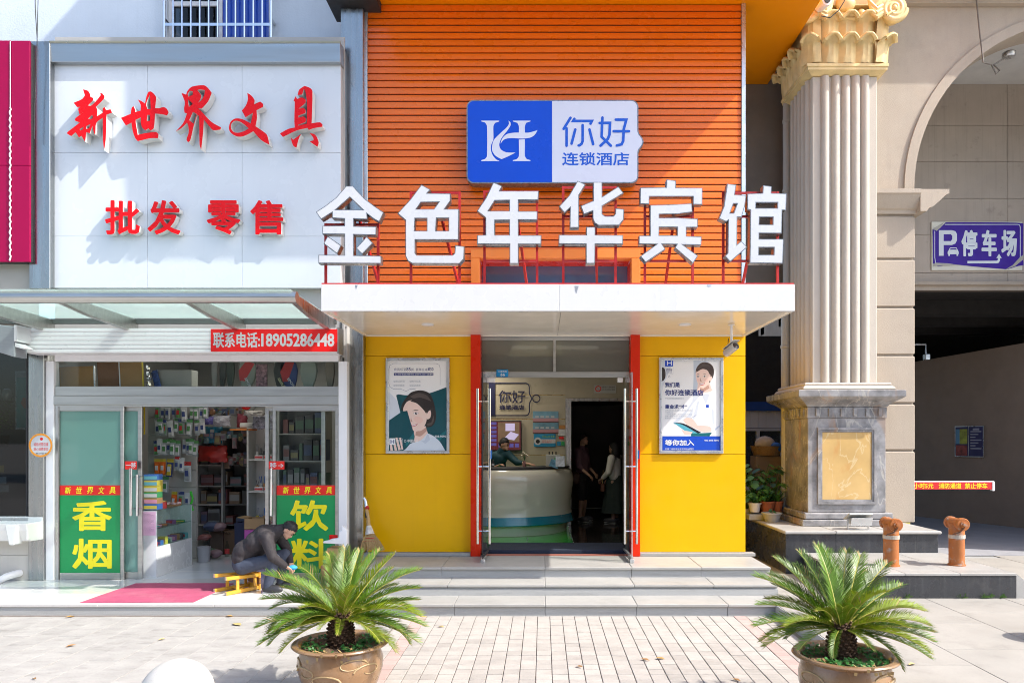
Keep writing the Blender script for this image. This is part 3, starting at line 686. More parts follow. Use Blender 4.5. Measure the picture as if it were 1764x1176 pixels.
p = Print(); p.c = crop(610, 560, 4.9, DPO); p.y = DPO + .026
p.lay('white', [(288,292),(782,292),(782,1058),(288,1058)])
p.lay('pale', [(288,560),(360,640),(400,760),(288,900)])
p.pen('navy', [(515,537),(468,537),(436,556),(396,537),(330,537),(300,520),(290,490),(290,370),(300,336),(330,322),(690,322),(715,332),(724,360),(724,502)], .0035)
p.txt('navy', '会员低至', 333, 436, 360, 384, .0); p.txt('navy', '85', 438, 476, 354, 384, .02); p.txt('navy', '折  首单立减', 479, 618, 360, 384, .0); p.txt('navy', '¥30', 620, 668, 354, 384, .02)
p.lay('navy', [(332,401),(667,401),(667,424),(332,424)]); p.txt('white', '加入你好会会员 尊享折扣 立享好礼1000+门店通用', 340, 660, 406, 419)
p.txt('grey', '◎预订折扣', 330, 422, 463, 481); p.txt('grey', '◎购卡礼遇', 466, 558, 463, 481); p.txt('grey', '◎积分抵现', 330, 422, 497, 515); p.txt('grey', '◎延迟退房', 466, 558, 497, 515)
p.lay('teal', [(352,590),(372,582),(440,590),(560,580),(640,570),(782,520),(782,1058),(640,1058),(420,1000),(392,760)])
p.lay('teal2', [(700,940),(782,880),(782,900),(700,1000)])
p.lay('hair', [(395,720),(400,670),(430,620),(480,565),(560,548),(630,570),(660,620),(680,690),(690,760),(680,820),(650,855),(600,860),(590,800),(500,700)])
p.lay('skin', [(500,860),(600,850),(622,915),(640,960),(600,1040),(510,1020)])
p.lay('skin2', [(520,890),(560,890),(605,860),(612,890),(560,935),(515,930)])
p.lay('skin', [(412,720),(420,680),(450,640),(500,632),(560,650),(600,700),(612,760),(605,820),(580,862),(545,888),(515,898),(490,880),(450,800)])
p.lay('skin', [(608,770),(622,730),(640,714),(648,740),(640,780),(618,795)])
p.lay('hair', [(470,640),(500,628),(560,630),(620,690),(606,745),(585,715),(530,660)])
p.lay('brown', [(488,722),(510,712),(540,714),(541,719),(510,719)]); p.lay('white', [(497,744),(518,733),(542,743),(520,752)]); p.dot('black', 521, 743, 9.5); p.dot('white', 524, 740, 2.2); p.pen('black', [(496,744),(507,736),(520,733),(533,737),(543,744)], .0022); p.lay('blush', [(500,790),(520,770),(560,775),(580,800),(560,825),(525,820)], 5, 170); p.lay('hairhi', [(470,600),(540,570),(610,590),(650,640),(560,610),(500,615)]); p.lay('hairhi', [(610,830),(650,820),(668,760),(672,800),(655,840),(620,850)])
p.lay('lip', [(480,838),(505,838),(538,826),(520,848),(488,858)]); p.lay('white', [(484,841),(506,841),(530,831),(512,845),(488,850)])
p.lay('skin2', [(478,770),(484,800),(492,812),(484,816),(474,806)])
p.lay('shirt', [(412,1058),(470,1000),(560,970),(618,910),(660,930),(720,980),(768,1058)])
p.lay('fold', [(560,970),(600,1000),(640,965),(622,915),(612,930),(590,975)])
p.lay('teal', [(293,802),(400,730),(446,720),(466,790),(500,905),(508,950),(470,1000),(410,1058),(292,1058)])
p.lay('teal2', [(430,1000),(500,905),(508,950),(440,1020)])
for q in ([(300,1000),(318,1010),(326,1058),(304,1058)], [(326,985),(345,990),(362,1058),(340,1058)], [(346,948),(362,946),(392,1050),(372,1055)], [(378,950),(392,946),(412,1045),(398,1052)]): p.lay('skin', q)
p.lay('white', [(295,953),(345,953),(345,1008),(295,1008)]); p.txt('navy', 'H', 305, 336, 964, 998, .03)
p.pen('white', [(350,954),(400,954),(408,960),(408,1004),(400,1008),(350,1008)], .003); p.txt('white', '你好', 356, 402, 964, 985)
p.txt('white', '○ 中国连锁', 420, 540, 962, 990); p.txt('white', '400-808-9090', 632, 774, 928, 946, .01)
p.build('print', inkm, t, weld=False)
MB().box(x0, x1, DPO+.004, DPO+.0055, z0, z1).build('pane', glass('poster pane', (1, 1, 1), .5), t)
MB().box(x0, x1, DPO+.027, DPO+.034, z0, z1).build('backing_board', m_whitef, t)

t, x0, x1, z0, z1 = poster_frame('framed recruiting notice of a smiling woman in white holding a tablet, blue foot band', 1135.5, 1246.5, 615.5, 781, DPO)
p = Print(); p.c = crop(1080, 560, 4.9, DPO); p.y = DPO + .026
p.lay('pale', [(296,296),(796,296),(796,1056),(296,1056)])
p.lay('white', [(400,296),(560,296),(555,640),(300,900),(298,560)]); p.lay('fold', [(570,296),(625,296),(620,560),(560,600)]); p.lay('white', [(690,296),(796,296),(796,700),(690,700)])
p.lay('hair', [(298,352),(318,362),(328,395),(326,440),(310,468),(298,470)])
p.lay('hairlt', [(583,400),(590,360),(620,322),(660,310),(705,322),(732,355),(738,400),(728,440),(700,490),(600,440)])
p.lay('skin', [(600,490),(700,480),(720,540),(760,575),(640,620),(600,570)])
p.lay('skin2', [(622,525),(650,532),(690,500),(700,530),(650,560),(618,545)])
p.lay('skin', [(584,420),(592,385),(640,360),(690,375),(708,420),(702,465),(672,515),(645,533),(620,522),(596,480)])
p.lay('skin', [(702,440),(718,428),(720,455),(706,475)])
p.lay('hairlt', [(588,395),(610,360),(650,348),(690,360),(712,420),(700,410),(680,378),(640,368),(605,385)])
for ex, ey in ((603, 431), (658, 430)):
    p.lay('white', [(ex-14,ey),(ex,ey-6),(ex+15,ey),(ex,ey+6)]); p.dot('black', ex, ey, 6.2); p.dot('white', ex+2, ey-2, 1.5); p.pen('black', [(ex-15,ey),(ex-6,ey-6),(ex+6,ey-6.5),(ex+15,ey-1)], .0018); p.lay('brown', [(ex-16,ey-16),(ex,ey-22),(ex+18,ey-16),(ex,ey-18)])
p.lay('blush', [(592,455),(605,448),(620,458),(618,474),(602,476)], 5, 170); p.lay('blush', [(655,455),(675,448),(690,460),(680,478),(660,474)], 5, 170); p.lay('hairhi', [(600,370),(640,330),(690,330),(715,360),(680,345),(635,350)]); p.lay('skin2', [(622,440),(618,468),(626,474),(636,470),(630,464)]); p.lay('lip', [(612,488),(640,490),(664,482),(650,503),(628,506)]); p.lay('white', [(618,491),(640,493),(656,487),(645,499),(628,501)])
p.lay('white', [(300,930),(480,770),(560,660),(640,575),(700,560),(735,545),(780,585),(796,620),(796,935),(300,935)])
p.lay('pale', [(600,640),(612,640),(590,760),(560,800),(556,790)]); p.lay('pale', [(720,700),(735,720),(740,830),(725,840)]); p.lay('pale', [(640,600),(660,580),(700,580),(680,640),(668,660)]); p.lay('pale', [(470,800),(520,760),(560,690),(552,760),(510,800)]); p.lay('fold', [(745,870),(790,840),(792,850),(750,890)])
p.lay('white', [(296,890),(390,820),(440,880),(470,935),(296,935)])
p.lay('tblue', [(395,822),(480,832),(620,905),(600,912),(520,905)]); p.lay('black', [(390,820),(480,828),(632,905),(600,912),(595,908),(470,838)]); p.lay('teal2', [(540,912),(610,910),(720,905),(700,935),(545,935)])
p.lay('skin', [(478,800),(505,780),(545,785),(575,810),(600,845),(690,850),(715,870),(716,900),(640,900),(580,870),(510,840)]); p.lay('skin', [(462,880),(500,890),(558,900),(540,920),(490,922)])
p.pen('navy', [(540,785),(588,757)], .0035)
p.lay('blue', [(670,670),(694,670),(694,694),(670,694)])
p.lay('blue', [(302,936),(796,936),(796,1054),(302,1054)])
p.lay('blue', [(324,297),(392,297),(392,346),(324,346)]); p.txt('white', 'H', 340, 382, 300, 336, .02)
p.pen('grey', [(324,350),(324,410),(345,412),(358,418),(372,412),(392,410),(392,350)], .002); p.txt('navy', '你好', 332, 385, 362, 390); p.txt('navy', '连锁酒店', 334, 383, 393, 402); p.ink('navy'); q = p.c([(359, 434)]); ring(p, q[0][0], q[0][1], .011, .014, p.y-.008)
p.txt('navy', '我们是', 322, 450, 480, 522, .025); p.txt('navy', '你好连锁酒店', 322, 650, 542, 592, .025); p.txt('grey', '华住酒店集团战略投资企业', 325, 482, 611, 622)
p.txt('navy', '重金求“才”', 324, 510, 668, 704, .025)
for k, s in enumerate(('诚聘酒店店长,前台接待,客房服务员数名', '待遇优厚从优', '工作地点:镇江市京口区大市口', '底薪+提成待遇从优,欢迎加入', '联系电话:18905286448')):
    p.txt('grey', s, 324, (556, 392, 552, 516, 452)[k], 713 + k*16.5, 724 + k*16.5)
p.txt('white', '等你加入', 324, 570, 965, 1015, .03); p.txt('white', '扫描二维码或登录官网投递简历', 324, 568, 1036, 1051, .0); p.txt('white', '400-808-9090', 654, 780, 964, 978, .015)
p.build('print', inkm, t, weld=False)
MB().box(x0, x1, DPO+.002, DPO+.0032, z0, z1).build('pane', glass('poster pane', (1, 1, 1), .5), t)
MB().box(x0, x1, DPO+.027, DPO+.034, z0, z1).build('backing_board', m_whitef, t)

# ------------------------------------------------------------------ camera under the canopy corner
D = 9.9; cc = thing('security_camera', 'grey bullet security camera on a bracket under the canopy corner, above the yellow wall', 'camera', (X(1260, D), D, cz0))
x = X(1260, D); z = Z(603, D); m_cam = mat('camera grey', (.55, .54, .52), .35, .3)
MB().lathe([(.045, cz0-.012), (.045, cz0)], (x, D, 0), 14).build('mount', m_whitef, cc); MB().tube([(x, D, cz0-.01), (x, D, z+.09), (x-.0, D-.01, z+.04)], .017, 8).build('bracket', m_whitef, cc, smooth=True)
M = Matrix.Rotation(R(24), 3, 'Z') @ Matrix.Rotation(R(-22), 3, 'X') @ Matrix.Rotation(R(90), 3, 'X')
MB().lathe([(.0, -.10), (.05, -.10), (.055, -.09), (.055, .12), (.05, .125), (.048, .10), (0, .10)], (x-.02, D-.02, z), 18, M).build('camera_body', m_cam, cc, smooth=True)
MB().lathe([(0, .101), (.045, .101), (.045, .112), (.02, .118), (0, .118)], (x-.02, D-.02, z), 18, M).build('lens', mat('lens black', (.05, .03, .03), .15), cc, smooth=True)
MB().obox(Vector((x-.02, D-.02, z)) + M @ Vector((0, .058, .04)), (.10, .008, .26), M).build('sun_shield', m_cam, cc, bevel=.002)
MB().tube([(x-.03, D+.03, z+.16), (x-.045, D, z+.10), (x-.04, D+.04, z+.03)], .005, 6).build('cable', m_dark, cc)
# ------------------------------------------------------------------ upper wall of the building behind the shop
m_paint = mat('pale blue grey render', (.64, .71, .79), .8, var=.05, scale=1, bump=.003, bscale=35, streak=.1, streakc=(.42, .45, .48))
DU = 11.6
ub = thing('apartment_building', 'pale blue rendered upper wall with one barred window, above the stationery shop', 'building', (-8, DU, 8))
ux0, ux1, uz = X(287, DU), X(466, DU), Z(77, DU)
MB().box(-14, ux0, DU, DU+.3, 6.5, 14).box(ux1, X(590, 11.4), DU, DU+.3, 6.5, 14).box(ux0, ux1, DU, DU+.3, 6.5, uz).box(ux0, ux1, DU, DU+.3, uz+1.7, 14).build('wall', m_paint, ub)
w = MB().box(ux0, ux0+.05, DU+.06, DU+.16, uz, uz+1.7).box(ux1-.05, ux1, DU+.06, DU+.16, uz, uz+1.7).box(X(375, DU)-.04, X(375, DU)+.04, DU+.07, DU+.15, uz, uz+1.7).box(ux0+.05, X(375, DU)-.04, DU+.07, DU+.15, Z(6, DU), Z(-2, DU)).build('window', m_whitef, ub, bevel=.004)
MB().box(ux0+.05, X(375, DU)-.04, DU+.10, DU+.108, uz, uz+1.7).build('pane', glass('dark pane', (.25, .27, .28), 1.0), w)
MB().box(X(375, DU)+.04, ux1-.05, DU+.10, DU+.115, uz, uz+1.7).build('pane', mat('blue film pane', (.004, .05, .42), .08, coat=1., var=.1), w)
MB().box(ux0, ux1, DU+.5, DU+.52, uz, uz+2).build('dark_room', m_dark, w)
g = thing('window_grille', 'steel burglar bars in front of the barred upper window above the white shop sign', 'window bars', ((ux0+ux1)/2, DU-.1, uz))
xa, xb = X(283, DU-.15), X(467, DU-.15)
for k in range(13):
    x = xa + (xb-xa)*k/12
    MB().tube([(x, DU-.15, uz-.02), (x, DU-.15, uz+1.7)], .014 if 0 < k < 12 else .02, 8).build('bar', m_chr, g, smooth=True)
for z in (Z(43, DU-.15), uz-.01, uz+1.2): MB().box(xa, xb, DU-.162, DU-.138, z-.022, z+.022).build('rail', m_chr, g)
for x in (xa, xb): MB().box(x-.015, x+.015, DU-.137, DU, Z(43, DU)-.02, Z(43, DU)+.02).build('anchor', m_chr, g)

# ------------------------------------------------------------------ shop sign: panels, steel trim, raised red characters
m_wsign = mat('white sign panel', (.64, .68, .725), .25, spec=.3, var=.02, scale=.8, coat=.1, streak=.16, streakc=(.55, .58, .62))
m_rchar = mat('red acrylic', (.74, .0, .002), .25, spec=.25, var=.03, coat=.05)
m_ret = mat('letter side white', (.62, .61, .59), .5)
sg = thing('shop_sign', 'white shop sign with raised red brush characters and a steel surround', 'sign', (X(337, DS), DS, Z(495, DS)))
gx = [88, 254, 417, 587]; gy = [111, 263, 407, 496]
for i in range(3):
    for j in range(3):
        MB().box(X(gx[i], DS)+.002, X(gx[i+1], DS)-.002, DS, DS+.03, Z(gy[j+1], DS)+.002, Z(gy[j], DS)-.002).build('panel', m_wsign, sg, bevel=.0015)
MB().box(X(88, DS), X(587, DS), DS+.031, DS+.1, Z(496, DS), Z(111, DS)).build('backing_board', mat('joint grey', (.45, .46, .47), .7), sg)
m_sst = mat('mirror steel trim', (.40, .41, .41), .36, 1.0, var=.06, scale=1.2, stretch=(.4, 6, 6), rvar=.1)
MB().prismx([(DS-.09, Z(72, DS-.09)), (DS+.12, Z(72, DS-.09)), (DS+.12, Z(112, DS)), (DS-.02, Z(112, DS-.02)), (DS-.075, Z(108, DS-.06))], X(86.5, DS-.09), X(586, DS-.09)).build('top_trim', m_sst, sg, bevel=.004)
MB().box(X(84.5, DS-.1), X(586.5, DS-.1), DS-.1, DS-.08, Z(74, DS-.1), Z(70.5, DS-.1)).build('trim_edge', mat('brass edge', (.42, .36, .24), .35, .8), sg)
m_ssv = mat('steel post', (.36, .37, .365), .28, 1.0, var=.10, scale=1.0, stretch=(6, 6, .4), rvar=.1)
MB().box(X(50, DS-.1), X(86, DS-.1), DS-.1, DS+.3, Z(497, DS-.1), Z(71, DS-.1)).build('side_post', m_ssv, sg, bevel=.006)
BR = {
 '新': ((100,130), [[(305,172),(365,190),(390,230),(395,262),(428,275),(425,305),(362,368),(400,372),(455,325),(522,240),(508,225),(535,217),(565,250),(558,285),(460,385),(478,420),(473,500),(545,455),(545,400),(570,388),(585,425),(640,415),(658,455),(590,478),(580,780),(560,912),(548,780),(545,515),(465,578),(455,690),(445,718),(425,650),(420,610),(385,705),(345,690),(330,808),(285,735),(255,755),(215,690),(160,740),(105,705),(130,680),(265,575),(205,550),(215,520),(345,425),(262,478),(245,410),(275,380),(235,390),(190,335),(290,292),(328,245)], [(365,528),(415,480),(430,515),(400,535)], [(340,620),(395,590),(380,640),(345,655)], [(260,655),(310,625),(305,655),(275,672)]]),
 '世': ((100,130), [[(970,295),(1015,315),(1058,345),(1075,260),(1100,205),(1130,197),(1165,225),(1192,270),(1180,400),(1235,400),(1280,387),(1320,405),(1345,450),(1325,490),(1270,475),(1180,465),(1165,640),(1125,672),(1100,645),(1060,668),(1025,635),(1008,580),(1008,512),(945,540),(945,580),(970,725),(1060,705),(1190,690),(1222,715),(1215,765),(1120,765),(970,800),(940,765),(910,680),(893,575),(825,610),(765,518),(885,470),(895,400),(918,375),(940,425),(935,450),(1005,430),(1005,360)], [(1118,230),(1128,412),(1088,412),(1072,345)], [(1085,482),(1118,482),(1118,555),(1080,555)]]),
 '界': ((330,130), [[(-123,215),(-65,235),(-45,185),(10,138),(150,122),(205,160),(245,215),(200,320),(125,405),(80,402),(140,460),(240,565),(360,635),(350,660),(265,668),(225,630),(150,540),(140,700),(118,905),(98,840),(92,505),(70,478),(30,600),(-15,790),(-43,815),(-60,780),(-35,700),(-38,620),(-55,575),(-120,640),(-190,682),(-100,580),(-55,465),(-85,455),(-90,405),(-80,330),(-105,260)], [(-45,225),(-20,190),(15,195),(15,240),(-40,262)], [(-43,292),(17,348),(-33,387)], [(70,183),(100,172),(162,182),(155,240),(125,300),(80,335),(115,275),(112,235)], [(17,445),(65,472),(27,590),(-28,545)]]),
 '文': ((330,130), [[(678,215),(725,245),(765,300),(760,355),(835,320),(870,350),(870,385),(790,425),(795,520),(778,620),(880,690),(920,730),(948,845),(850,790),(750,680),(680,720),(600,747),(530,735),(470,690),(455,630),(480,560),(540,525),(620,535),(720,585),(748,455),(655,512),(612,430),(660,370),(685,290)], [(540,552),(610,575),(695,645),(640,680),(560,700),(500,680),(478,620),(495,575)]]),
 '具': ((330,130), [[(1240,310),(1265,255),(1285,290),(1340,270),(1385,295),(1385,335),(1297,408),(1355,395),(1385,420),(1385,460),(1300,490),(1300,515),(1365,500),(1390,530),(1385,570),(1300,600),(1300,612),(1400,590),(1405,350),(1385,200),(1365,165),(1345,235),(1290,240),(1310,175),(1375,130),(1440,155),(1470,195),(1460,585),(1560,572),(1592,600),(1590,625),(1480,645),(1425,665),(1410,640),(1280,670),(1110,750),(1075,708),(1170,655),(1255,635),(1250,560),(1255,320)]], [[(1330,715),(1300,780),(1275,880),(1240,860),(1215,800),(1210,755),(1235,785)]], [[(1435,705),(1490,715),(1525,755),(1545,820),(1530,870),(1435,805),(1485,790),(1475,750)]]),
}
DLt = DS - .155
for ch, d in BR.items():
    c = crop(d[0][0], d[0][1], 7.056, DLt); b = MB(); f = MB()
    for lps in d[1:]:
        L_ = [smooth_loop(c(lp), 3, 52) for lp in lps]
        add_fill(b, L_, DLt, .065); add_fill(f, L_, DLt-.003, .0012)
    o = b.build('letter', m_ret, sg); o['label'] = 'raised red brush letter %s with white sides' % ch; f.build('letter_face', m_rchar, o)
for ch, a, bb in (('批', 181, 241), ('发', 254, 311), ('零', 356, 414), ('售', 431, 488)):
    D = DS - .12; b = MB(); f = MB()
    ptext(b, ch, a, bb, 345, 404, D, bold=.024, ext=.05); ptext(f, ch, a, bb, 345, 404, D-.003, bold=.024)
    o = b.build('letter', m_ret, sg); o['label'] = 'raised red block letter %s with white sides' % ch; f.build('letter_face', m_rchar, o)

# ------------------------------------------------------------------ stationery shop front
shop = thing('stationery_shop', 'stationery shop front with sliding glass doors, roller shutter box and steel posts', 'shop', (X(337, DS), DS+.2, RI))
ZP = RI
plat = MB().box(-14, -2.62, D1+.005, D1+.10, -.05, ZP-.036).build('shop_platform', m_grang, base=(-7, D1, 0)); tag(plat, kind='structure')
m_marb = mat('white marble slab', (.62, .62, .60), .14, var=.05, scale=2, rnd=.03, coat=.3, dirt=.12, dirtc=(.36, .35, .33), dscale=2)
m_marbf = mat('honed granite slab', (.56, .54, .52), .4, var=.06, scale=2, speck=.3, spk=200, rnd=.03, dirt=.2, dscale=2.2)
for k in range(8):
    a = -14 + 1.425*k; MB().box(a+.0015, min(a+1.4235, -2.62), D1-.012, D1+.62, ZP-.035, ZP).build('paving_slab', m_marbf, plat, bevel=.005)
    MB().box(a+.0015, min(a+1.4235, -2.62), D1+.6225, DS+.12, ZP-.035, ZP).build('paving_slab', m_marb, plat, bevel=.003)
MB().box(-7.25, -2.9, DS+.1215, 15.2, ZP-.04, ZP-.001).build('floor', mat('white floor tile', (.62, .66, .68), .09, var=.04, scale=1, coat=.3), shop)
FL = []
for k in range(5): MB().box(-7.25, -2.9, 11.3+.8*k-.0015, 11.3+.8*k+.0015, ZP-.0012, ZP-.0003).build('floor_joint', m_ret, shop)
MB().box(X(51, DS), X(78, DS), DS-.03, DS+.3, ZP, Z(600, DS)).build('steel_post', m_ssv, shop, bevel=.006)
D = 10.88; MB().box(X(587, D), X(625.5, D), D, D+.16, ZP, Z(15, D)).build('steel_post', m_ssv, shop, bevel=.006)
MB().box(X(585, DS+.05), X(588, DS+.05), DS+.1, D+.1, ZP, Z(72, DS)).build('steel_return', m_ssv, shop)
for a, b in ((78, 92.5), (583, 597.5)): MB().box(X(a, DS), X(b, DS), DS, DS+.12, ZP, Z(622, DS)).build('white_post', m_whitef, shop, bevel=.005)
MB().box(X(92.8, DS), X(582.7, DS), DS+.01, DS+.12, Z(622, DS), Z(606, DS)).build('header', m_whitef, shop, bevel=.005)
# roller shutter box: ribbed slats
rx0, rx1, rD = X(46.5, 10.35), X(581, 10.35), 10.35; rz0, rz1 = Z(608, rD), Z(565, rD); n = 6; hh = (rz1-rz0)/n
for k in range(n):
    z = rz0 + hh*k; MB().prismx([(rD+.008, z+.001), (rD, z+.006), (rD-.004, z+hh*.5), (rD, z+hh-.006), (rD+.008, z+hh-.001), (rD+.02, z+hh-.001), (rD+.02, z+.001)], rx0, rx1).build('shutter_slat', m_whitef, shop, smooth=True)
MB().box(rx0, rx1, rD+.021, DS+.009, rz0-.004, rz1).build('shutter_box', m_whitef, shop)
MB().box(rx1+.001, rx1+.02, rD-.008, DS+.0, rz0-.006, rz1+.01).build('shutter_end', m_ssh, shop)
bn = thing('phone_banner', 'red banner with white telephone number on the roller shutter box', 'banner', (X(472, rD-.02), rD-.02, Z(606, rD-.02)))
D = rD - .012; pbx('sheet', mat('banner red', (.78, .004, .004), .45, var=.02), 363, 581, 566.5, 605.5, D, .003, bn)
b = MB(); ptext(b, '联系电话:', 367, 448, 572, 599, D-.0015, bold=.022); ptext(b, '18905286448', 450, 576, 574, 597, D-.0015, bold=.035); b.build('lettering', m_lw, bn, weld=False)
# transom window over the doors
MB().box(X(92, DS), X(583.2, DS), DS+.05, DS+.058, Z(666, DS), Z(621, DS)).build('transom_pane', g_door, shop)
sb = MB().box(X(91.5, DS), X(583.2, DS), DS+.02, DS+.14, Z(681, DS), Z(665, DS)).build('steel_beam', m_ssh, shop, bevel=.004)
MB().box(X(91.5, DS), X(583.2, DS), DS+.0, DS+.16, Z(697, DS), Z(681.3, DS)).build('steel_beam', m_ssh, shop, bevel=.006)
MB().box(X(91.5, DS), X(583.2, DS), DS+.02, DS+.14, Z(700, DS), Z(697.2, DS)).build('door_track', m_ssh, shop)
MB().box(-7.2, -2.92, DS+.16, DS+1.0, Z(668, DS), Z(665.5, DS)).build('goods_shelf', mat('shelf grey', (.4, .4, .38), .5), shop)
def door(px0, px1, D, film, name='sliding_door', stile=6., top=697, bot=1000, sw=None):
    st = sw or stile
    d = MB()
    z1 = Z(top, D); z0 = ZP+.003; x0, x1 = X(px0, D), X(px1, D); w = st/FPX*D
    d.box(x0, x0+w, D, D+.045, z0, z1).box(x1-w, x1, D, D+.045, z0, z1)
    d.box(x0+w, x1-w, D, D+.045, z1-.09, z1).box(x0+w, x1-w, D, D+.045, z0, z0+.095)
    o = d.build(name, m_ssh, shop, bevel=.003)
    MB().box(x0+w, x1-w, D+.018, D+.024, z0+.095, z1-.09).build('pane', film, o)
    return o
MB().box(X(92.6, DS), X(99, DS), DS+.02, DS+.12, ZP, Z(700, DS)).build('steel_jamb', m_ss, shop)
dl = door(97, 213, DS+.03, g_film, 'fixed_glass_panel', 5.5)
d2 = door(205, 244.5, DS+.085, g_film, 'sliding_door', 7)
dr2 = door(456.5, 560, DS+.085, g_door, 'sliding_door', 6.5)
dr = door(469.5, 583, DS+.03, g_door, 'fixed_glass_panel', 5.5)
m_green = mat('green vinyl', (.004, .27, .075), .4, var=.05, scale=2); m_gyel = mat('yellow vinyl', (.86, .74, .01), .4); m_rv = mat('red vinyl', (.72, .012, .006), .4)
for px0, px1, s1, s2, nm in ((100.5, 210, '香', '烟', 'cigarettes'), (476.5, 582.5, '饮', '料', 'drinks')):
    D = DS + .04
    ps = thing('window_poster', 'green and red %s poster with yellow characters on the glass beside %s' % (nm, 'the narrow sliding door' if nm == 'cigarettes' else 'the crouching man'), 'poster', (X((px0+px1)/2, D), D, Z(990, D)))
    rect(MB(), X(px0, D), X(px1, D), Z(989, D), Z(852.5, D), D).build('green_sheet', m_green, ps); rect(MB(), X(px0, D), X(px1, D), Z(852.3, D), Z(835.5, D), D).build('red_strip', m_rv, ps)
    b = MB(); w = px1-px0; x0 = px0 + w*.22
    ptext(b, s1, x0, x0 + w*.62, 862 if s1 == '香' else 861, 914, D-.0015, bold=.03); ptext(b, s2, x0, x0 + w*.62, 927, 979, D-.0015, bold=.03)
    for k, chh in enumerate('新世界文具'): ptext(b, chh, px0+w*(.10+.175*k), px0+w*(.10+.175*k)+w*.10, 838, 850, D-.0015, bold=.02, shear=.15)
    b.build('lettering', m_gyel, ps, weld=False)
    st = MB()
for px0, px1, ch, lab in ((215, 236, '一移', 'small red sticker with white writing on the narrow sliding door'), (463, 490, '移→', 'small red sticker with an arrow beside the door pull of the drinks side')):
    D = DS + .025; t = thing('door_sticker', lab, 'sticker', (X((px0+px1)/2, D), D, Z(808, D)))
    rect(MB(), X(px0, D), X(px1, D), Z(808, D), Z(794, D), D).build('sheet', m_rv, t); b = MB(); ptext(b, ch, px0+1.5, px1-1.5, 796, 806, D-.0015, bold=.015); b.build('lettering', m_lw, t, weld=False)
for px, py0, py1 in ((225.5, 806, 888), (236.5, 817, 888), (467, 806, 888)):
    D = DS - .03
    h = MB().tube([(X(px, D), D, Z(py1, D)), (X(px, D), D, Z(py0, D))], .02, 12).build('door_pull', m_chr, shop, smooth=True)
    for py in (821, 876): MB().tube([(X(px, D), D, Z(py, D)), (X(px, D), DS+.1, Z(py, D))], .011, 8).build('bracket', m_chr, h)
# inside of the shop
m_iw = mat('interior white', (.46, .45, .43), .7, var=.04)
m_shade = mat('shop ceiling', (.42, .41, .40), .7)
MB().box(-7.30, -7.25, DS+.15, 15.2, ZP-.05, 3.8).build('wall', m_iw, shop); MB().box(-2.9, -2.85, DS+.15, 15.2, ZP-.05, 3.8).build('wall', m_iw, shop)
MB().box(-7.25, -2.9, 15.15, 15.2, ZP-.05, 3.8).build('wall', m_iw, shop); MB().box(-7.3, -2.85, DS+.13, 15.2, 3.8, 3.84).build('ceiling', m_shade, shop)
MB().box(X(86, DS), X(590, DS), DS+.11, DS+.14, 3.35, 8.0).build('wall', m_iw, shop)
for x, y in ((-5.0, 11.5), (-5.0, 13.6)):
    l = bpy.data.lights.new('ceiling_lamp', 'AREA'); l.shape = 'DISK'; l.size = .5; l.energy = 4; l.color = (1, .97, .9)
    cl = MB().lathe([(0, .05), (.25, .05), (.27, .03), (.27, 0)], (x, y, 3.745), 24).build('ceiling_light', mat('lamp diffuser', (.9, .85, .75), .5, emit=2.0), shop, smooth=True)
    lo = bpy.data.objects.new('ceiling_lamp', l); COL.objects.link(lo); lo.parent = cl; lo.location = Vector((x, y, 3.70)) - wloc(cl)

# ------------------------------------------------------------------ glass canopy over the shop
gc = thing('glass_canopy', 'pale green glass canopy with rounded steel front rail over the stationery shop', 'canopy', (-6, 9.8, 3.8))
tx1 = X(512, 8.87); zc = Z(512.5, 8.87); xs_ = [-8.9, X(79, DS)+.1, X(225, DS)+.08, X(410, DS)+.08, tx1-.06]
MB().tube([(-10.5, 8.87, zc), (tx1, 8.87, zc)], .072, 16).build('front_rail', m_ssh, gc, smooth=True)
for k, x in enumerate(xs_):
    xb = x - .04
    MB().prismx([(8.94, zc-.06), (8.94, zc+.05), (DS-.0, zc+.01), (DS-.0, zc-.18), (9.5, zc-.12)], x-.035, x+.035).build('beam', m_ssh if k < 4 else m_ss, gc, bevel=.006)
MB().box(-10.5, tx1, DS-.07, DS-.001, zc-.05, zc+.02).build('wall_rail', mat('dark rail', (.10, .105, .10), .5), gc)
for k in range(4):
    a, b_ = xs_[k]+.004, xs_[k+1]-.004; y0, y1 = 8.80, DS-.075; za, zb = zc+.076, zc+.026
    MB().add([(a,y0,za),(b_,y0,za),(b_,y1,zb),(a,y1,zb),(a,y0,za+.012),(b_,y0,za+.012),(b_,y1,zb+.012),(a,y1,zb+.012)], [(0,3,2,1),(4,5,6,7),(0,1,5,4),(1,2,6,5),(2,3,7,6),(3,0,4,7)]).build('pane', g_canopy, gc)
# ------------------------------------------------------------------ goods behind the transom glass and in the shop
def cm(name, c, r=.5, **k): return mat(name, c, r, var=k.pop('var', .06), **k)
m_cork = cm('cork board', (.42, .24, .09), .8, bump=.001); m_corkd = cm('brown hardboard', (.22, .105, .05), .7); m_edge = cm('yellow edge', (.72, .55, .03))
zt0 = Z(665, DS) + .002
def stand(name, label, cat, m, px0, px1, py0, D, dep=.03, tilt=0., edge=None, group=None):
    x0, x1, z1 = X(px0, D), X(px1, D), Z(py0, D)
    t = thing(name, label, cat, ((x0+x1)/2, D, zt0), group)
    MB().box(x0, x1, D, D+dep, zt0, z1).build('board' if 'board' in name else 'body', m, t, bevel=.003)
    if edge:
        w = .014
        MB().box(x1+.0005, x1+w, D-.004, D+dep+.003, zt0, z1).build('edge_strip', edge, t)
        MB().box(x0-w, x0-.0005, D-.004, D+dep+.003, zt0, z1).build('edge_strip', m_whitef, t)
    t.rotation_euler = (0, R(tilt), 0)
    return t
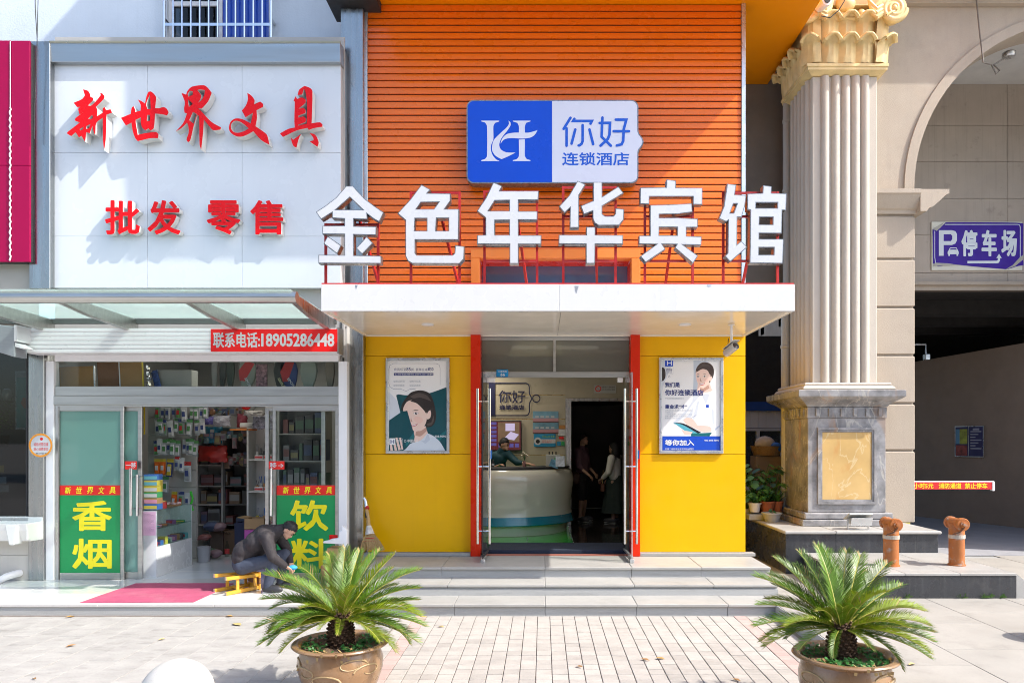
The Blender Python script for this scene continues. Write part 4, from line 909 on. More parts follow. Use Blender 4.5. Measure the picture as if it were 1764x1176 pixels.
stand('cork_board', 'tan cork board with a crack, lying first on the transom shelf of the shop', 'board', m_cork, 103, 162, 631, 10.95, .02, -2, m_lum)
stand('cork_board', 'dark brown board between two lighter boards on the transom shelf', 'board', m_corkd, 169, 206, 620, 10.97, .02, -3)
stand('cork_board', 'tan board with yellow edges on the transom shelf', 'board', cm('tan board', (.33, .19, .07), .7), 208, 246, 620, 10.93, .02, -3, m_edge)
t = thing('foil_bag', 'crumpled silver foil roll standing on the transom shelf beside the yellow-edged board', 'bag', (X(256, 10.95), 10.95, zt0))
b = MB(); pts = [(X(256, 10.95)+.01*math.sin(k*1.7), 10.95, zt0+.03*k) for k in range(12)]
b.tube(pts, [.02+.012*((k*7) % 3) for k in range(12)], 7).build('foil', m_chr, t)
stand('carton', 'grey carton with a blue printed stripe leaning on the transom shelf', 'box', cm('grey carton', (.30, .30, .28)), 268, 330, 637, 11.05, .2, 0)
x0, x1 = X(268, 11.04), X(279, 11.04); tb = thing('printed_sleeve', 'blue patterned sleeve leaning on the grey carton behind the transom glass', 'sleeve', (x0, 11.02, zt0))
MB().box(x0, x1, 11.02, 11.035, zt0, zt0+.26).build('sheet', cm('blue print', (.03, .07, .24), var=.6, scale=30), tb); tb.rotation_euler = (0, R(-14), 0)
def racket(px, m, label, stripe=None, wid=.2, tilt=0, word=None, wm=None):
    D = 10.98; x = X(px, D); t = thing('racket_bag', label, 'racket bag', (x, D, zt0), 'sports bags standing on the transom shelf')
    h = wid/2; pr = [(x-h*.45, zt0), (x+h*.45, zt0), (x+h*.8, zt0+.12), (x+h, zt0+.25), (x+h*.9, zt0+.36), (x+h*.4, zt0+.42), (x-h*.4, zt0+.42), (x-h*.9, zt0+.36), (x-h, zt0+.25), (x-h*.8, zt0+.12)]
    MB().prism(pr, D, D+.05).build('bag', m, t, bevel=.008)
    if stripe:
        MB().prism([(x-h*.75, zt0+.1), (x-h*.2, zt0+.1), (x+h*.75, zt0+.37), (x-h*.2, zt0+.40), (x-h*.96, zt0+.25)], D-.003, D-.0005).build('stripe', stripe, t)
    if word:
        b = MB(); add_text(b, word, 0, .2, -.02, .02, -.0045, bold=.05); M = Matrix.Rotation(R(60), 4, 'Y')
        b.v = [tuple(Vector((x-.02, D, zt0+.15)) + (M @ Vector(v))) for v in b.v]; b.build('lettering', wm or m_lw, t, weld=False)
    t.rotation_euler = (0, R(tilt), 0); return t
racket(369, cm('grey bag', (.20, .20, .19)), 'slim grey sports bag on the transom shelf', wid=.09); racket(382, cm('black bag', (.025, .03, .025)), 'slim black sports bag on the transom shelf', wid=.10, tilt=3)
racket(396, cm('dark green bag', (.03, .045, .03)), 'slim dark green sports bag on the transom shelf', wid=.12)
racket(424, cm('grey green racket bag', (.22, .25, .21)), 'grey green racket bag with red corner on the transom shelf', cm('racket red', (.45, .03, .03)), .27, 4, 'SPORT')
stand('picture_pack', 'gaudy printed picture pack on the transom shelf between racket bags', 'pack', cm('gaudy print', (.26, .14, .16), var=.9, scale=22), 441, 460, 627, 10.96, .02)
racket(482, cm('black racket bag', (.03, .035, .03)), 'black racket bag with pale word along it on the transom shelf', wid=.19, word='AEROPLANE', wm=cm('pale yellow ink', (.5, .5, .3)))
racket(500, cm('blue racket bag', (.03, .06, .20)), 'blue racket bag with red corner on the transom shelf', cm('racket red', (.45, .03, .03)), .26, -6, 'SPORT')
racket(531, cm('pale racket bag', (.32, .36, .31)), 'pale grey green racket bag on the transom shelf', None, .26, 0)
racket(568, cm('beige bag', (.30, .25, .19)), 'beige tube bag at the steel post end of the transom shelf', None, .14, 0)

# pegboard with hanging packs
pg = thing('peg_wall', 'white slotted panel wall carrying hanging packs inside the shop', 'display wall', (-6.2, 12.6, ZP))
for k in range(9): MB().box(-6.75, X(338, 12.6), 12.6, 12.62, ZP+.3*k+.006, ZP+.3*k+.294).build('panel', m_iw, pg, bevel=.003)
MB().box(-6.75, X(338, 12.6), 12.625, 12.65, ZP, ZP+2.75).build('backing_board', m_ret, pg)
packc = [cm('pack white card', (.62, .64, .66)), cm('pack green card', (.10, .28, .10)), cm('pack navy card', (.05, .07, .22)), cm('pack grey', (.38, .42, .44), .25), cm('pack orange', (.75, .16, .02)), cm('pack yellow', (.62, .48, .05)), cm('pack red', (.55, .04, .04))]
m_blis = glass('blister', (.92, .94, .95), 1.6)
def make_pack():
    t = thing('hanging_pack', 'clear hanging pack with a printed card on the slotted panel wall', 'pack', (0, 0, 0), 'hanging packs on the panel wall')
    return t
protos = []
for k, (hc, cc) in enumerate(((1, 0), (0, 0), (2, 3), (1, 3), (5, 4), (5, 2), (6, 0))):
    t = make_pack(); w, h = .085, .24
    MB().box(-w/2, w/2, 0, .004, -h, -.045).build('card', packc[cc], t); MB().box(-w/2, w/2, -.001, .005, -.044, 0).build('header_card', packc[hc], t)
    MB().prism([(-w*.35, -h+.02), (w*.35, -h+.02), (w*.28, -.07), (-w*.28, -.07)], -.022, -.001).build('blister', packc[(3, 0, 1, 0, 4, 5, 3)[k]], t, bevel=.006)
    MB().box(-w*.25, w*.25, -.0235, -.0222, -h+.07, -.10).build('print', packc[(2, 2, 6, 1, 0, 0, 2)[k]], t)
    MB().tube([(0, .1, -.012), (0, -.05, -.012), (0, -.06, -.004)], .0035, 6).build('hook', m_chr, t)
    protos.append(t)
used = set()
PK = ['green headed pack of white cards', 'all white card pack', 'navy pack with grey blister', 'white and grey pack with green print', 'white pack of yellow pens with yellow header', 'orange pack', 'pale pack with red header']
def place_pack(k, x, y, z, s, lab):
    o = protos[k] if k not in used else copy_tree(protos[k]); used.add(k)
    o.location = (x, y, z); o.scale = (s, s, s); o.rotation_euler = (random.uniform(-.05, .1), random.uniform(-.12, .12), 0); o['label'] = lab
for r, (py, n, px0, px1) in enumerate(((696, 10, 266, 354), (722, 10, 266, 346), (757, 10, 268, 338))):
    for i in range(n):
        px = px0 + (px1-px0)*i/(n-1); k = random.choice((0, 0, 1, 1, 3, 2) if r < 2 else (0, 1, 3, 1, 2))
        place_pack(k, X(px+random.uniform(-2, 2), 12.35), 12.38+random.uniform(-.06, .08), Z(py, 12.4)+random.uniform(-.02, .02), random.uniform(1.0, 1.2), '%s, %s in the %s hanging row' % (PK[k], ORD[i], ('top', 'second', 'third')[r]))
for n, (px, py, k, s) in enumerate(((270, 790, 4, 1.1), (280, 790, 4, 1.1), (293, 790, 5, 1.25), (305, 786, 6, 1.), (313, 788, 1, 1.), (322, 795, 6, 1.4), (275, 818, 4, 1.2), (285, 820, 3, 1.2), (300, 846, 4, 1.1), (312, 846, 2, 1.1), (322, 848, 1, 1.))): place_pack(k, X(px, 12.35), 12.36, Z(py, 12.4), s, '%s, %s on the lower hooks' % (PK[k], ORD[n]))
t = thing('skipping_rope', 'bright green rope pack hanging low at the end of the panel wall', 'rope', (X(328, 12.4), 12.42, Z(846, 12.4)))
xx = X(328, 12.4); b = MB(); zz = Z(846, 12.4)
for s_ in (-1, 1): b.tube([(xx, 12.42, zz), (xx+.035*s_, 12.41, zz-.12), (xx+.01*s_, 12.40, zz-.22), (xx+.04*s_, 12.41, zz-.32)], .016, 8)
b.build('rope', cm('neon green', (.06, .65, .04)), t, smooth=True)
t = thing('wall_ruler', 'long yellow ruler hanging by the narrow sliding door inside the shop', 'ruler', (X(247, 11.6), 11.6, Z(748, 11.6)))
MB().box(X(245.5, 11.6), X(249.5, 11.6), 11.6, 11.61, Z(748, 11.6), Z(695, 11.6)).build('blade', cm('ruler yellow', (.82, .50, .02)), t)
# glass display counter
ct = thing('display_counter', 'white shop counter with glass display case and pink notice on its end', 'counter', (-5.7, 11.3, ZP))
c0, c1, cy0, cy1 = X(246, 10.82), X(269.5, 10.82), 10.82, 11.92; zt1 = ZP+.985; zb1 = ZP+.44
m_lam = cm('white laminate', (.68, .70, .71), .25, coat=.2)
MB().box(c0, c1, cy0, cy0+.02, ZP, zt1-.011).build('end_panel', m_lam, ct); MB().box(c0, c1, cy1-.02, cy1, ZP, zt1-.011).build('end_panel', m_lam, ct)
MB().box(c0, c1-.003, cy0+.0205, cy1-.0205, ZP, zb1).build('base_cabinet', m_lam, ct)
MB().box(c0, c1+.01, cy0-.005, cy1+.005, zt1-.01, zt1).build('glass_top', glass('counter glass', (.85, .92, .90), 1.0), ct)
MB().box(c1-.008, c1-.002, cy0+.0205, cy1-.0205, zb1, zt1-.011).build('pane', glass('counter glass', (.85, .92, .90), 1.0), ct)
for k in (1,): MB().box(c0+.01, c1-.01, cy0+.0205, cy1-.0205, zb1+.26, zb1+.268).build('glass_shelf', glass('counter glass', (.85, .92, .90), 1.0), ct)
MB().box(c0, c0+.01, cy0+.0205, cy1-.0205, zb1, zt1-.011).build('back_panel', m_lam, ct)
nt_ = thing('paper_notice', 'pink paper notice with small print taped on the counter end', 'notice', ((c0+c1)/2, cy0, zt1-.4))
MB().box(c0+.006, c1-.01, cy0-.003, cy0-.001, zt1-.37, zt1-.02).build('sheet', cm('pink paper', (.72, .45, .62), .8), nt_)
b = MB()
for k in range(17):
    add_text(b, '文具用品价目单请当面点清离柜概不负责谢谢合作'[k % 5:k % 5+(16 if k % 4 else 11)], c0+.016, c0+(.17 if k % 4 else .12), zt1-.055-.017*k-.009, zt1-.055-.017*k, cy0-.0035)
b.build('lettering', cm('mauve ink', (.25, .10, .25)), nt_, weld=False)
gc_ = [cm('goods '+str(i), c) for i, c in enumerate(((.55,.05,.05), (.06,.16,.45), (.62,.50,.08), (.08,.35,.14), (.60,.60,.58), (.30,.12,.32), (.48,.26,.12), (.10,.10,.11), (.15,.42,.48), (.70,.30,.42), (.75,.22,.03), (.35,.36,.38)))]
GN = 'red blue yellow green white purple tan black teal pink orange grey'.split()
def boxlet(name, label, cat, x, y, z, w, d, h, m, group, lid=None, rz=0):
    t = thing(name, label, cat, (x, y, z), group)
    MB().box(x-w/2, x+w/2, y-d/2, y+d/2, z, z+h).build('carton' if name != 'carton' else 'body', m, t, bevel=min(.004, h*.2))
    if lid: MB().box(x-w/2+.004, x+w/2-.004, y-d/2-.001, y-d/2-.0002, z+h*.25, z+h*.75).build('label_print', lid, t)
    t.rotation_euler.z = rz; return t
for k in range(9):
    boxlet('pencil_box', 'small %s box, %s from the street on the lower counter floor' % (GN[k % 12], ORD[k]), 'box', random.uniform(c0+.07, c1-.08), cy0+.12+.11*k, zb1+.001, .12, .07, random.uniform(.05, .13), gc_[k % 12], 'small boxes in the glass case', gc_[(k+4) % 12], random.uniform(-.3, .3))
    if k % 2: boxlet('pencil_box', 'flat %s box, %s from the street on the counter glass shelf' % (GN[(k*5+4) % 12], ORD[k//2]), 'box', random.uniform(c0+.07, c1-.08), cy0+.12+.11*k, zb1+.269, .13, .08, random.uniform(.03, .07), gc_[(k*5+4) % 12], 'small boxes in the glass case', gc_[(k+7) % 12], random.uniform(-.3, .3))
for k in range(6):
    t = thing('card_box', ['blue fish patterned card box at the top of the stack on the counter', 'yellow and blue card box second from the top of the counter stack', 'yellow striped card box in the middle of the counter stack', 'green and white card box low in the counter stack', 'brown and yellow card box second from the bottom of the counter stack', 'blue rimmed card box at the bottom of the counter stack'][5-k], 'box', (c0+.10, cy0+.10, zt1+.001+.087*k), 'card boxes stacked on the counter')
    z = zt1+.001+.087*k
    MB().box(c0+.005, c0+.20, cy0+.02, cy0+.18, z, z+.085).build('carton', gc_[(1, 6, 3, 2, 2, 1)[k]], t, bevel=.003); MB().box(c0+.01, c0+.195, cy0+.018, cy0+.0195, z+.012, z+.06).build('label_print', gc_[(2, 9, 4, 4, 8, 8)[k]], t)
t = thing('round_tin', 'red round tin on the glass counter top', 'tin', (c1-.05, cy0+.30, zt1)); MB().lathe([(0, 0), (.055, 0), (.055, .09), (.05, .095), (0, .095)], (c1-.06, cy0+.30, zt1+.001), 18).build('body', gc_[0], t, smooth=True); MB().lathe([(0, .0955), (.058, .0955), (.058, .115), (0, .115)], (c1-.06, cy0+.30, zt1+.001), 18).build('lid', cm('tin gold', (.5, .38, .15), .3, metal=.7), t, smooth=True)
t = thing('small_plant', 'tiny green plant in a white cup on the counter top', 'plant', (c1-.12, cy0+.22, zt1)); MB().lathe([(0, 0), (.03, 0), (.04, .08), (.036, .08), (.03, .07), (0, .07)], (c1-.13, cy0+.22, zt1+.001), 14).build('cup', m_lam, t, smooth=True)
b = MB(); 
for k in range(26):
    a = random.uniform(0, 6.28); r_ = random.uniform(.01, .05); p0 = Vector((c1-.13, cy0+.22, zt1+.075)); q = p0+Vector((r_*math.cos(a), r_*math.sin(a), random.uniform(.02, .07))); b.add([p0, q+Vector((.012, 0, -.008)), q+Vector((0, 0, .012)), q+Vector((-.012, .005, -.006))], [(0, 1, 2, 3)])
b.build('foliage', cm('bright leaf', (.10, .32, .04)), t, weld=False)
t = thing('woven_tray', 'flat brown tray with pink and white goods on the counter', 'tray', (c1-.12, cy0+.75, zt1)); MB().lathe([(0, 0), (.12, 0), (.14, .025), (.13, .025), (.115, .01), (0, .01)], (c1-.14, cy0+.75, zt1+.001), 20).build('tray', gc_[6], t, smooth=True)
b = MB()
for k in range(9): b.ball((c1-.14+random.uniform(-.08, .08), cy0+.75+random.uniform(-.08, .08), zt1+.03), .025, 8, 6)
o = b.build('sweets', cm('pale pink', (.7, .5, .5)), t, smooth=True); o['kind'] = 'stuff'
gd_ = [cm('dim goods '+str(i), tuple(.18+.0*v if False else v*.45+.03 for v in c)) for i, c in enumerate(((.30,.06,.05), (.07,.12,.28), (.42,.36,.12), (.10,.24,.13), (.48,.48,.46), (.20,.12,.20), (.30,.19,.11), (.06,.06,.065), (.13,.26,.29), (.42,.24,.28), (.42,.18,.06), (.30,.31,.32)))]  # goods colours darkened to stand for the dimness deep in the shop
# shelf units
m_sh = cm('shelf grey', (.30, .295, .285), .6); m_shw = cm('shelf white', (.60, .60, .57), .5)
def shelf_unit(label, x0, x1, y0, y1, zs, m, back=True):
    t = thing('shelf_unit', label, 'shelf', ((x0+x1)/2, y0, ZP))
    for x in (x0, x1-.03): MB().box(x, x+.03, y0, y1, ZP, zs[-1]+.025).build('side_panel', m, t)
    for z in zs: MB().box(x0+.0305, x1-.0305, y0, y1, z, z+.022).build('shelf', m, t)
    if back: MB().box(x0+.031, x1-.031, y1-.01, y1, ZP, zs[-1]).build('back_panel', m, t)
    return t
zw = [ZP+.35, Z(905, 12.5), Z(848, 12.5), Z(793, 12.5), Z(738, 12.5)]
shelf_unit('tall white shelf unit of pens and small wares beside the cardboard box', X(425, 12.5), X(486, 12.5), 12.5, 12.85, zw, m_shw)
def pots(x0, x1, y, z, n, hmax, group, label):
    for k in range(n):
        x = x0 + (x1-x0)*(k+.5)/n; h = random.uniform(.5, 1.)*hmax
        t = thing('pen_pot', label % ORD[k], 'pen pot', (x, y, z), group)
        MB().lathe([(0, 0), (.025, 0), (.028, h*.5), (0, h*.5)], (x, y, z+.001), 10).build('cup', gc_[random.choice((4, 11, 7, 2, 6, 4))], t, smooth=True)
        b = MB()
        for q in range(4): b.tube([(x, y, z+h*.45), (x+random.uniform(-.03, .03), y+random.uniform(-.02, .02), z+h)], .004, 5)
        b.build('pen', gc_[random.choice((7, 11, 4, 1, 7))], t)
for z, hm, sn in ((zw[1], .30, 'lowest'), (zw[2], .30, 'middle'), (zw[3], .30, 'highest')):
    pots(X(431, 12.5)+.03, X(472, 12.5), 12.66, z+.023, 6, hm, 'pen pots on the white shelf unit', 'pot of pens, %s in the row on the '+sn+' board of the white shelf unit')
    for k in range(2): boxlet('label_box', 'white box with red band, %s on the %s board of the white shelf unit' % (ORD[k], sn), 'box', X(445+16*k, 12.5), 12.54, z+.023, .14, .06, .07, gc_[4], 'white boxes along the white shelf unit', gc_[0])
zg = [ZP+.08, Z(905, 13.2), Z(870, 13.2), Z(838, 13.2), Z(802, 13.2), Z(755, 13.2)]
shelf_unit('dim grey shelf unit of packed stock at the back of the shop', X(338, 13.2), X(384, 13.2), 13.2, 13.6, zg, m_sh); shelf_unit('dark grey shelf unit of dim parcels behind the cardboard box', X(384.5, 13.2), X(428, 13.2), 13.2, 13.6, zg, cm('shelf dark', (.10, .10, .10)))
random.seed(21)
for q, z in enumerate(zg[1:]):
    cnt = 0
    x = X(341, 13.2)+.03
    while x < X(421, 13.2):
        w = random.uniform(.09, .24); h = random.uniform(.12, .27)
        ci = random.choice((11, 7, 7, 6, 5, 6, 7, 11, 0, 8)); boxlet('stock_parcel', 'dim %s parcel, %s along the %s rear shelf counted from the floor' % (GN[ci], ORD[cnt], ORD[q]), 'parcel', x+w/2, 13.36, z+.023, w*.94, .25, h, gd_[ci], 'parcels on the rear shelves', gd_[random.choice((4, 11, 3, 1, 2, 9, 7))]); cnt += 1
        x += w + (.04 if abs(x - X(384, 13.2)) < .15 else .01)
# goods hung high: red ball, blue and pink packs, red bag
def ballthing(label, x, y, z, r, m, cat='ball'):
    t = thing('toy_ball', label, cat, (x, y, z-r)); MB().ball((x, y, z), r, 20, 14).build('ball', m, t, smooth=True); MB().tube([(x, y, z+r), (x, y, 3.8)], .004, 5).build('string', m_dark, t); return t
ballthing('shiny red toy ball hanging under the shop ceiling', X(424, 12.3), 12.3, Z(697, 12.3), .085, cm('red ball', (.75, .01, .01), .2))
def bag(label, px0, px1, py0, py1, D, m, cat='bag', name='plastic_bag'):
    x0, x1, z1, z0 = X(px0, D), X(px1, D), Z(py0, D), Z(py1, D); t = thing(name, label, cat, ((x0+x1)/2, D, z0)); b = MB(); n = 9; k = 7; vs = []
    rnd = random.Random(px0*31+py0)
    for j in range(k):
        for i in range(n):
            u = i/(n-1); v = j/(k-1); e = math.sin(math.pi*u)*math.sin(math.pi*(.15+.8*v))
            vs.append((x0+(x1-x0)*u+rnd.uniform(-.012, .012), D-.10*e+rnd.uniform(-.02, .02), z0+(z1-z0)*v+rnd.uniform(-.015, .015)))
    b.add(vs, [(j*n+i, j*n+i+1, (j+1)*n+i+1, (j+1)*n+i) for j in range(k-1) for i in range(n-1)]); vs2 = [(v[0], D+.04, v[2]) for v in vs]
    b.add(vs2, [(j*n+i, (j+1)*n+i, (j+1)*n+i+1, j*n+i+1) for j in range(k-1) for i in range(n-1)])
    b.build('bag', m, t, smooth=True); MB().tube([((x0+x1)/2, D, z1-.01), ((x0+x1)/2, D+.3, z1+.16)], .006, 5).build('hook', m_chr, t); return t
bag('red plastic bag hanging among the dim shelves', 342, 390, 768, 795, 12.9, cm('red plastic', (.35, .02, .015), .35))
bag('blue printed pack hanging above the red plastic bag', 350, 381, 735, 763, 12.95, cm('blue plastic', (.03, .22, .34), .3), 'pack', 'hanging_bag')
bag('blue and pink roll pack hanging high by the ceiling', 345, 368, 718, 730, 12.7, cm('blue pink', (.14, .12, .36), .3, var=.5, scale=20), 'pack', 'hanging_bag')
bag('clear pack with white rolls hanging high by the ceiling', 366, 395, 716, 733, 12.7, cm('white rolls', (.45, .45, .50), .3, var=.3, scale=20), 'pack', 'hanging_bag')
bag('dark red bag hanging above the white shelf unit', 408, 425, 712, 735, 12.75, cm('dark red', (.22, .04, .06), .5), 'bag', 'hanging_bag')
bag('pale fur cushion hanging near the red ball', 420, 452, 706, 716, 12.3, cm('pale cushion', (.45, .43, .40), .9), 'cushion', 'hanging_bag')
bag('grey striped pack near the top of the white shelf unit', 436, 470, 715, 738, 12.45, cm('gaudy grey', (.30, .30, .36), .4, var=.8, scale=18), 'pack', 'hanging_bag')
t = thing('paper_roll', 'white paper roll lying on an orange board above the white shelf unit', 'paper roll', (X(427, 12.5), 12.6, Z(738, 12.6))); MB().tube([(X(415, 12.6), 12.6, Z(733, 12.6)), (X(438, 12.6), 12.6, Z(733, 12.6))], .05, 14).build('roll', m_shw, t, smooth=True); MB().box(X(400, 12.6), X(437, 12.6), 12.5, 12.75, Z(741, 12.6), Z(738.6, 12.6)).build('board', gc_[10], t)
# cartons on the shop floor
m_card = cm('cardboard', (.40, .25, .12), .8)
def carton(label, px0, px1, py0, py1, D, dep, m, flap=True):
    x0, x1 = X(px0, D), X(px1, D); z0, z1 = Z(py1, D), Z(py0, D); t = thing('cardboard_box', label, 'box', ((x0+x1)/2, D, z0))
    MB().box(x0, x1, D, D+.012, z0, z1).box(x0, x1, D+dep-.012, D+dep, z0, z1).box(x0, x0+.012, D+.0125, D+dep-.0125, z0, z1).box(x1-.012, x1, D+.0125, D+dep-.0125, z0, z1).box(x0+.0125, x1-.0125, D+.0125, D+dep-.0125, z0, z0+.01).build('carton', m, t)
    if flap:
        for s, xx in ((-1, x0), (1, x1)): MB().bar((xx, D+dep/2, z1+.004), (xx+s*.12, D+dep/2, z1+.02-.05*(s+1)/2), dep*.96, .006, (0, 0, 1)).build('flap', m, t)
    return t
z0f = ZP
carton('open cardboard box with raised flap on top of the pink rimmed carton', 421, 455, 893, 911, 11.9, .3, m_card)
carton('magenta and white carton under the open cardboard box', 421, 455, 912.5, 979.5, 11.88, .35, cm('magenta carton', (.5, .08, .36)), False)
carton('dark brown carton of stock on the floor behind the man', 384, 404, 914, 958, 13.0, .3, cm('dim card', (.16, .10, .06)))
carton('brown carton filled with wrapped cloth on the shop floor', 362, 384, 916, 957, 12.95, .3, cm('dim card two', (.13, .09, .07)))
carton('navy blue carton behind the open cardboard box', 404, 421, 900, 950, 12.6, .3, cm('navy carton', (.02, .03, .08)), False)
t = thing('waste_bin', 'small grey bin with a green leaflet at the counter foot', 'bin', (X(352, 12.2), 12.2, ZP)); MB().lathe([(0, 0), (.09, 0), (.11, .25), (.10, .25), (.085, .02), (0, .02)], (X(351, 12.2), 12.2, ZP+.001), 18).build('bin', gc_[11], t, smooth=True)
t = thing('drink_bottle', 'plastic bottle with red label on the shop floor before a brown carton', 'bottle', (X(389, 12.7), 12.75, ZP)); MB().lathe([(0, 0), (.035, 0), (.04, .02), (.04, .17), (.015, .24), (.015, .27), (0, .27)], (X(389, 12.7), 12.75, ZP+.001), 14).build('bottle', glass('bottle clear', (.8, .85, .85), 1.2), t, smooth=True); MB().lathe([(.041, .05), (.041, .13)], (X(389, 12.7), 12.75, ZP+.001), 14).build('label_print', gc_[0], t)

# more stock: a dim unit behind the drinks glass, a hanging row of toys and soft packs, and clutter on the floor
shelf_unit('dim shelf unit of stock seen through the glass with the drinks poster', X(478, 12.2), X(560, 12.2), 12.2, 12.6, [ZP+.3, ZP+.75, ZP+1.2, ZP+1.65, ZP+2.1, ZP+2.55], m_sh)
random.seed(33)
for q in range(5):
    x = X(480, 12.2)+.06; cnt = 0
    while x < X(551, 12.2):
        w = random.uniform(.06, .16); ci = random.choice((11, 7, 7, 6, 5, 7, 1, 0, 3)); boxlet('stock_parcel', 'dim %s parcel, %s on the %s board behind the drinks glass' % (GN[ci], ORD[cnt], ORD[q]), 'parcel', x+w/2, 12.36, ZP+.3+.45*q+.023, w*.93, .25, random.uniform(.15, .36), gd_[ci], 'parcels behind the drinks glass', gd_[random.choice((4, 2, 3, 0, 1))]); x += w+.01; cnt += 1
toy = ('blister toy', 'net bag of balls', 'wrapped doll', 'bagged plush', 'soft pack')
for r, (py, D, n, p0, p1) in enumerate(((700, 12.9, 11, 352, 422), (744, 12.8, 9, 346, 424), (782, 13.0, 6, 392, 424))):
    for i in range(n):
        px = p0+(p1-p0)*i/(n-1); D_ = D+random.uniform(-.1, .12); x, z = X(px, D_), Z(py+random.uniform(-5, 5), D_); w = random.uniform(.06, .12); h = random.uniform(.14, .26); kind = random.randrange(5)
        t = thing('hanging_toy', '%s %s, %s in the %s dim row under the shop ceiling' % (GN[(i*5+r*3) % 12], toy[kind], ORD[i], ORD[r]), 'toy', (x, D_, z-h), 'toys hanging at the rear of the shop')
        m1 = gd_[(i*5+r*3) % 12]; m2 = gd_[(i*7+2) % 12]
        MB().box(x-w/2, x+w/2, D_, D_+.004, z-.05, z).build('header_card', m2, t)
        if kind in (1, 3): MB().ball((x, D_, z-h*.6), w*.55, 10, 8, (1, .7, 1.2)).build('body', m1, t, smooth=True)
        else: MB().prism([(x-w*.5, z-h), (x+w*.5, z-h), (x+w*.42, z-.051), (x-w*.42, z-.051)], D_-.03, D_+.01).build('body', m1, t, bevel=.008)
        MB().box(x-w*.3, x+w*.3, D_-.045 if kind in (1, 3) else D_-.0315, D_-.0302, z-h*.8, z-h*.45).build('label_print', gd_[(i*3+r+4) % 12], t)
for k, (px, py, D, r_, cc, lab) in enumerate(((362, 950, 12.6, .10, 3, 'green crumpled leaflet pile by the grey bin'), (372, 952, 12.5, .09, 9, 'pink cloth bundle spilling from the floor cartons'), (366, 906, 12.8, .12, 1, 'blue cloth bundle on the brown cartons'), (376, 907, 12.8, .11, 9, 'pink cloth bundle on the brown cartons'), (352, 925, 12.4, .08, 0, 'orange red bag behind the counter end'))):
    t = thing('cloth_bundle', lab, 'cloth', (X(px, D), D, Z(py, D)-r_*.6)); b = MB(); b.ball((X(px, D), D, Z(py, D)), r_, 14, 10, (1.3, 1, .7)); b.v = [tuple(Vector(v)+Vector((1, 1, 1))*.03*mnoise.noise(Vector(v)*14)) for v in b.v]; b.build('cloth', gd_[cc], t, smooth=True)
# ------------------------------------------------------------------ stone arcade building on the other side
m_stone = mat('beige stucco', (.43, .36, .285), .85, var=.06, scale=1.2, bump=.003, bscale=60, speck=.15, spk=150, streak=.2, streakc=(.22, .19, .165), dirt=.22, dirtc=(.2, .165, .135), dscale=1.6, dlo=.56)
m_stone2 = mat('beige facing slab', (.46, .39, .32), .8, var=.06, scale=1.5, rnd=.05, bump=.002, bscale=60, streak=.3, streakc=(.18, .15, .13), dirt=.5, dirtc=(.12, .10, .085), dscale=3.2, dlo=.60)
m_joint = mat('slab joint', (.13, .11, .095), .9)
m_brownw = mat('brown passage wall', (.27, .205, .155), .9, var=.08, scale=2, bump=.002, dirt=.2, dscale=1.4)
m_deepshade = mat('dark passage', (.03, .028, .027), .9)  # near-black colour stands in for the deep shade of passage and alley
DA = 12.25
arc = thing('arcade_building', 'beige stone arcade building with a tall arch and block pier beside the hotel', 'building', (8, DA, RI))
wx, acx, R_, zs = X(1573, DA), X(1862, DA), X(1862, DA)-X(1573, DA), Z(327, DA)
zc0 = Z(12, DA)
outline = [(5.30, .79)] + [(wx, .79), (wx, zs)] + [(acx - R_*math.cos(R(a)), zs + R_*math.sin(R(a))) for a in range(5, 180, 5)] + [(acx+R_, zs), (acx+R_, RI), (16, RI), (16, zc0), (5.30, zc0)]
# wall as quads: strips between the arch and the top
wb = MB(); y0, y1 = DA, DA + .55
def strip(poly): wb.prism(poly, y0, y1)
strip([(5.30, .787), (wx, .787), (wx, zs), (5.30, zs)]); strip([(5.30, zs+.0), (wx, zs), (wx, zc0), (5.30, zc0)])
aa = [R(a) for a in range(0, 181, 4)]
for a, b in zip(aa, aa[1:]):
    p, q = (acx-R_*math.cos(a), zs+R_*math.sin(a)), (acx-R_*math.cos(b), zs+R_*math.sin(b)); strip([p, q, (q[0], zc0), (p[0], zc0)])
strip([(acx+R_, RI), (16, RI), (16, zc0), (acx+R_, zc0)])
wb.build('wall', m_stone, arc)
ar = MB(); prev = None
for r0, r1, yy in ((R_-.002, R_+.16, DA-.035), (R_+.05, R_+.12, DA-.05)):
    for a, b in zip(aa, aa[1:]):
        ps = [(acx-r*math.cos(t), zs+r*math.sin(t)) for r, t in ((r0, a), (r1, a), (r1, b), (r0, b))]; ar.prism(ps, yy, DA-.001 if yy < DA-.04 else DA-.001)
    break
ar.build('archivolt', m_stone, arc)
MB().box(5.2, 16, DA-.10, DA+.55, zc0+.001, zc0+.16).build('cornice', m_stone, arc); MB().box(5.2, 16, DA-.45, DA+.55, zc0+.161, zc0+1.2).build('cornice', m_stone, arc)
# pier blocks with V joints
ys = [372, 447, 530, 612, 695, 776, 899]; bx0 = 5.32
for a, b in zip(ys, ys[1:]):
    MB().box(bx0, wx+.012, DA-.035, DA-.0005, Z(b, DA)+(.018 if b < 890 else 0), Z(a, DA)-.018).build('pier_block', m_stone, arc, bevel=.012)
# impost moulding
prf = [(0, 0), (.10, 0), (.13, .05), (.20, .08), (.30, .17), (.40, .27), (.45, .29), (.45, .36), (0, .36)]
zi = Z(370, DA)
im = MB()
im.prismx([(DA-.002-o*.5, zi+h) for o, h in prf], 5.3, wx+.02)
im.build('impost', m_stone, arc)
im = MB(); im.prism([(wx+.021+o*1.05, zi+h) for o, h in prf], DA-.2, DA+.9); im.build('impost', m_stone, arc)
